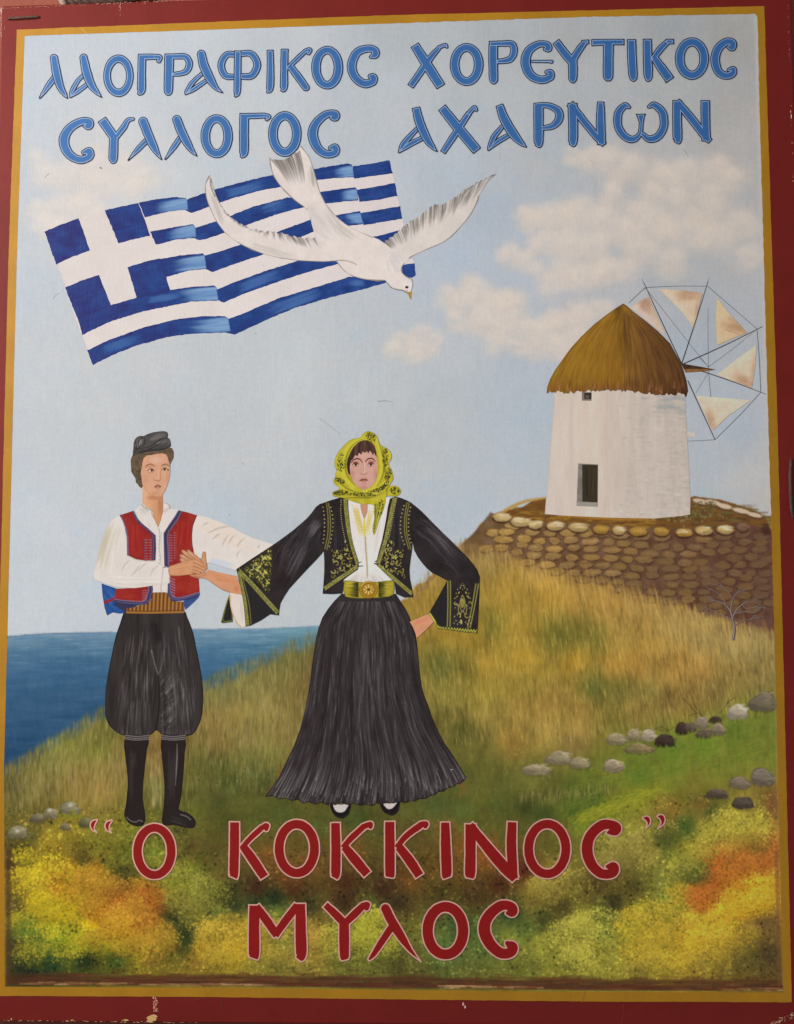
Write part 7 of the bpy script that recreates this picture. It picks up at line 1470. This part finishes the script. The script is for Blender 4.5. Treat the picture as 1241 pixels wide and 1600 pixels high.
row('lettering', 'top row of blue Greek lettering', BLUE, [
 (A1, LAM([(318,342,46),(333,430,52),(355,510,44),(382,556,26),(398,580,6)], [(322,455,36),(285,505,34),(235,576,12)])),
 (A1, [[(c, [(492,440,22),(455,480,26),(425,535,28),(414,572,10)]), (c, [(414,572,10),(455,540,28),(522,490,24)])], [(c, [(492,340,46),(508,420,54),(535,495,48),(572,545,28),(598,572,6)])]]),
 (A1, [[(o, oval(697,446,67,100,42,48))]]),
 (A1, [[(f, [(835,318,48),(833,440,48),(831,530,48),(812,558,14)]), (f, [(814,336,36),(915,334,34)]), (c, [(912,334,32),(938,338,34),(934,358,28)])]]),
 (A1, [[(f, [(995,318,54),(992,440,54),(990,535,50),(990,562,16)]), (f, [(972,334,36),(1040,332,34),(1090,334,36),(1112,365,40),(1106,405,40),(1075,430,32),(1010,438,26)])]]),
 (A2, [[(c, [(62,430,24),(5,485,28),(-28,535,26),(-36,554,10)]), (c, [(-36,554,12),(10,525,28),(88,472,26)])], [(c, [(55,318,48),(72,390,56),(110,470,50),(145,520,28),(180,545,6)])]]),
 (A2, [[(f, [(256,322,34),(205,322,38),(172,380,42),(195,445,40),(256,452,34)]), (f, [(284,316,34),(350,318,40),(384,380,44),(352,445,42),(284,450,34)])], [(f, [(270,298,42),(268,430,42),(266,540,40),(252,572,8)])]]),
 (A2, [[(f, [(460,294,38),(462,420,42),(458,520,42),(440,548,8)])]]),
 (A2, [[(f, [(545,288,44),(542,420,44),(540,515,44),(524,538,12)]), (c, [(566,398,26),(620,345,30),(668,300,28)]), (c, [(668,300,28),(692,294,30),(686,312,26)]), (c, [(582,395,40),(630,460,46),(670,515,42)])]]),
 (A2, [[(o, oval(795,398,66,103,54,48))]]),
 (A2, [[(c, [(1052,335,22),(1078,322,46),(1070,292,44),(1020,288,46),(965,315,50),(938,390,54),(960,455,52),(1010,492,50),(1060,482,48),(1066,455,46),(1048,450,30)])]]),
 (A3, [[(f, [(180,265,52),(255,385,60),(335,510,58)]), (f, [(155,510,40),(225,410,42),(265,350,40),(330,275,26)]), (c, [(328,278,24),(360,266,24),(370,278,16)])]]),
 (A3, [[(o, oval(486,380,71,100,54,50))]]),
 (A3, [[(f, [(642,262,54),(642,380,54),(645,470,50),(646,496,14)]), (f, [(618,260,36),(690,257,34),(752,260,40),(764,305,42),(738,350,40),(660,364,28)])]]),
 (A3, [[(c, [(868,362,16),(970,362,18),(984,364,22)]), (c, [(944,292,18),(965,285,46),(955,262,40),(905,262,42),(850,300,52),(832,370,58),(860,440,54),(920,470,48),(975,455,46),(978,428,42),(956,424,24)])]]),
 (A3, [[(f, [(1010,244,46),(1065,318,52),(1108,368,50)]), (f, [(1105,360,46),(1150,288,42),(1184,246,34)]), (f, [(1160,249,26),(1205,247,26)]), (f, [(1108,340,54),(1110,400,54),(1110,465,50),(1110,490,14)])]]),
 (A4, [[(f, [(50,252,40),(145,248,36),(242,248,36)]), (f, [(150,240,60),(148,350,60),(148,450,58),(150,478,24)])]]),
 (A4, [[(f, [(285,232,52),(288,350,54),(295,450,50),(298,480,14)])]]),
 (A4, [[(f, [(378,230,50),(380,350,54),(383,450,50),(376,480,16)]), (f, [(408,352,36),(455,288,40),(498,246,34)]), (f, [(486,246,30),(534,244,30)]), (f, [(415,335,44),(465,405,54),(512,472,58)])]]),
 (A4, [[(o, oval(640,345,72,98,54,52))]]),
 (A4, [[(c, [(852,278,20),(876,278,48),(878,250,44),(840,248,48),(795,285,52),(776,350,54),(795,420,50),(840,446,46),(880,432,42),(882,406,34),(856,412,22)])]]),
])
row('lettering', 'second row of blue Greek lettering', BLUE, [
 (A1, [[(c, [(496,742,20),(522,740,50),(524,715,46),(470,718,48),(405,760,54),(376,830,60),(405,905,54),(470,940,48),(525,922,48),(525,890,48),(492,896,28)])]]),
 (A1, [[(f, [(598,702,56),(650,778,56),(676,815,52)]), (c, [(688,800,36),(730,745,36),(752,708,28),(782,700,20)]), (f, [(670,785,54),(668,870,54),(665,940,50),(660,962,14)])]]),
 (A1, LAM([(842,715,54),(865,775,54),(900,855,48),(930,908,26),(950,938,6)], [(858,830,34),(805,885,30),(755,942,8)])),
 (A1, LAM([(1040,704,52),(1065,770,54),(1100,840,48),(1132,890,28),(1158,918,6)], [(1058,812,32),(1020,868,32),(972,936,10)])),
 (A2, [[(o, oval(146,801,67,103,54,50))]]),
 (A2, [[(f, [(308,668,54),(306,790,54),(305,895,52),(288,928,12)]), (f, [(282,684,36),(430,680,32)]), (c, [(428,680,30),(452,686,28),(440,702,22)])]]),
 (A2, [[(o, oval(546,788,70,107,54,52))]]),
 (A2, [[(c, [(818,694,22),(842,688,52),(838,668,44),(785,675,46),(730,725,52),(710,790,60),(735,865,54),(785,905,48),(840,898,46),(842,868,46),(814,870,28)])]]),
 (A3, [[(c, [(198,755,26),(150,805,32),(110,855,34),(90,894,12)]), (c, [(90,894,14),(150,850,34),(234,808,28)])], [(f, [(188,632,48),(210,720,54),(250,812,50),(288,866,30),(314,892,6)])]]),
 (A3, [[(f, [(340,632,54),(430,745,60),(548,887,58)]), (f, [(346,897,34),(420,785,40),(500,665,34)]), (c, [(500,665,30),(530,634,28),(542,646,22)])]]),
 (A3, [[(c, [(692,748,26),(650,800,34),(625,855,30),(614,882,10)]), (c, [(614,882,12),(670,832,32),(750,786,26)])], [(f, [(678,617,44),(708,700,56),(760,788,56),(808,842,34),(838,866,6)])]]),
 (A3, [[(f, [(908,608,58),(908,730,58),(908,838,54),(898,864,26)]), (f, [(880,624,36),(960,620,36),(1022,650,46),(1028,700,48),(990,742,38),(920,755,26)])]]),
 (A3, [[(f, [(1108,606,56),(1112,740,56),(1110,835,52),(1098,858,26)]), (f, [(1092,608,48),(1180,720,46),(1250,805,44),(1296,852,36)]), (f, [(1274,598,40),(1273,720,54),(1278,852,50)])]]),
 (A4, [[(c, [(270,630,22),(245,622,38),(208,665,48),(206,740,48),(240,798,46),(290,820,42),(332,792,30),(342,730,26),(341,690,40)]), (c, [(388,628,22),(420,618,40),(468,665,48),(474,745,48),(440,803,46),(388,818,42),(350,790,30)]), (f, [(340,735,18),(340,700,34),(340,670,58)])]]),
 (A4, [[(f, [(553,590,54),(553,720,54),(555,818,54),(545,840,28)]), (f, [(550,594,44),(640,702,50),(715,800,46),(748,832,34)]), (f, [(718,590,54),(720,720,54),(724,830,54)])]]),
])
row('lettering', 'upper row of red Greek lettering with pink edges', RED, [
 (Q0, [[(c, [(447,241,12),(430,256,26),(430,280,18),(448,298,5)])]]),
 (Q0, [[(c, [(515,244,12),(497,260,26),(498,282,18),(516,299,5)])]]),
 (Q0, [[(o, oval(714,385,78,109,50,48))]]),
 (Q1, [[(f, [(104,206,68),(103,380,70),(99,525,68),(92,552,56)]), (f, [(140,378,44),(200,310,46),(268,248,48)]), (c, [(266,248,46),(298,232,44),(296,254,38)]), (f, [(150,350,60),(215,440,70),(288,550,66)])]]),
 (Q1, [[(o, oval(481,372,107,148,68,66))]]),
 (Q1, [[(f, [(715,210,66),(718,380,70),(716,520,70),(702,554,50)]), (f, [(755,372,44),(810,310,50),(885,240,50)]), (c, [(883,240,48),(925,224,44),(928,240,40)]), (f, [(765,355,60),(835,440,72),(912,532,66)])]]),
 (Q1, [[(f, [(1044,203,70),(1045,380,72),(1045,525,70),(1043,552,54)]), (f, [(1080,372,44),(1150,290,50),(1235,228,54)]), (c, [(1233,228,52),(1262,222,46),(1260,238,40)]), (f, [(1095,355,62),(1165,445,72),(1228,542,66)])]]),
 (Q2, [[(f, [(165,158,48),(168,280,56),(172,398,56),(178,422,44)])]]),
 (Q2, [[(f, [(282,166,58),(282,300,58),(280,400,58),(276,424,38)]), (f, [(275,170,46),(360,278,58),(440,372,62),(492,428,48)]), (f, [(474,156,50),(471,280,56),(480,428,52)])]]),
 (Q2, [[(o, oval(636,285,86,115,52,50))]]),
 (Q2, [[(c, [(917,210,22),(950,198,60),(945,178,52),(890,175,56),(835,225,58),(820,290,62),(840,355,58),(885,398,54),(935,396,54),(942,370,58),(914,366,28)])]]),
 (Q2, [[(c, [(1080,142,14),(1099,146,28),(1104,168,18),(1090,191,5)])]]),
 (Q2, [[(c, [(1147,134,14),(1165,140,30),(1168,165,20),(1146,191,5)])]]),
])
row('lettering', 'lowest word of red Greek lettering with pink edges', RED, [
 (Q1, [[(f, [(224,710,74),(222,870,78),(222,1010,78),(215,1042,58)]), (f, [(232,715,56),(300,810,66),(365,905,58)]), (f, [(345,905,56),(410,812,62),(490,712,62)]), (f, [(503,700,70),(505,870,78),(507,1010,78),(488,1048,46)])]]),
 (Q1, [[(f, [(650,708,52),(715,770,60),(778,835,64)]), (f, [(765,832,54),(830,770,60),(882,718,54)]), (c, [(880,718,50),(910,710,44),(904,734,42)]), (f, [(768,800,72),(768,930,74),(770,1025,68),(775,1052,48)])]]),
 (Q1, [[(c, [(1056,845,56),(1000,930,54),(948,1010,44),(922,1040,28)]), (c, [(1018,735,68),(1055,810,70),(1110,900,64),(1170,988,38),(1234,1058,6)])]]),
 (Q2, [[(o, oval(166,662,82,110,58,56))]]),
 (Q2, [[(c, [(450,582,22),(474,574,58),(468,550,52),(420,548,56),(365,595,60),(345,655,64),(370,720,62),(420,765,58),(465,763,56),(475,738,58),(452,720,32)])]]),
])
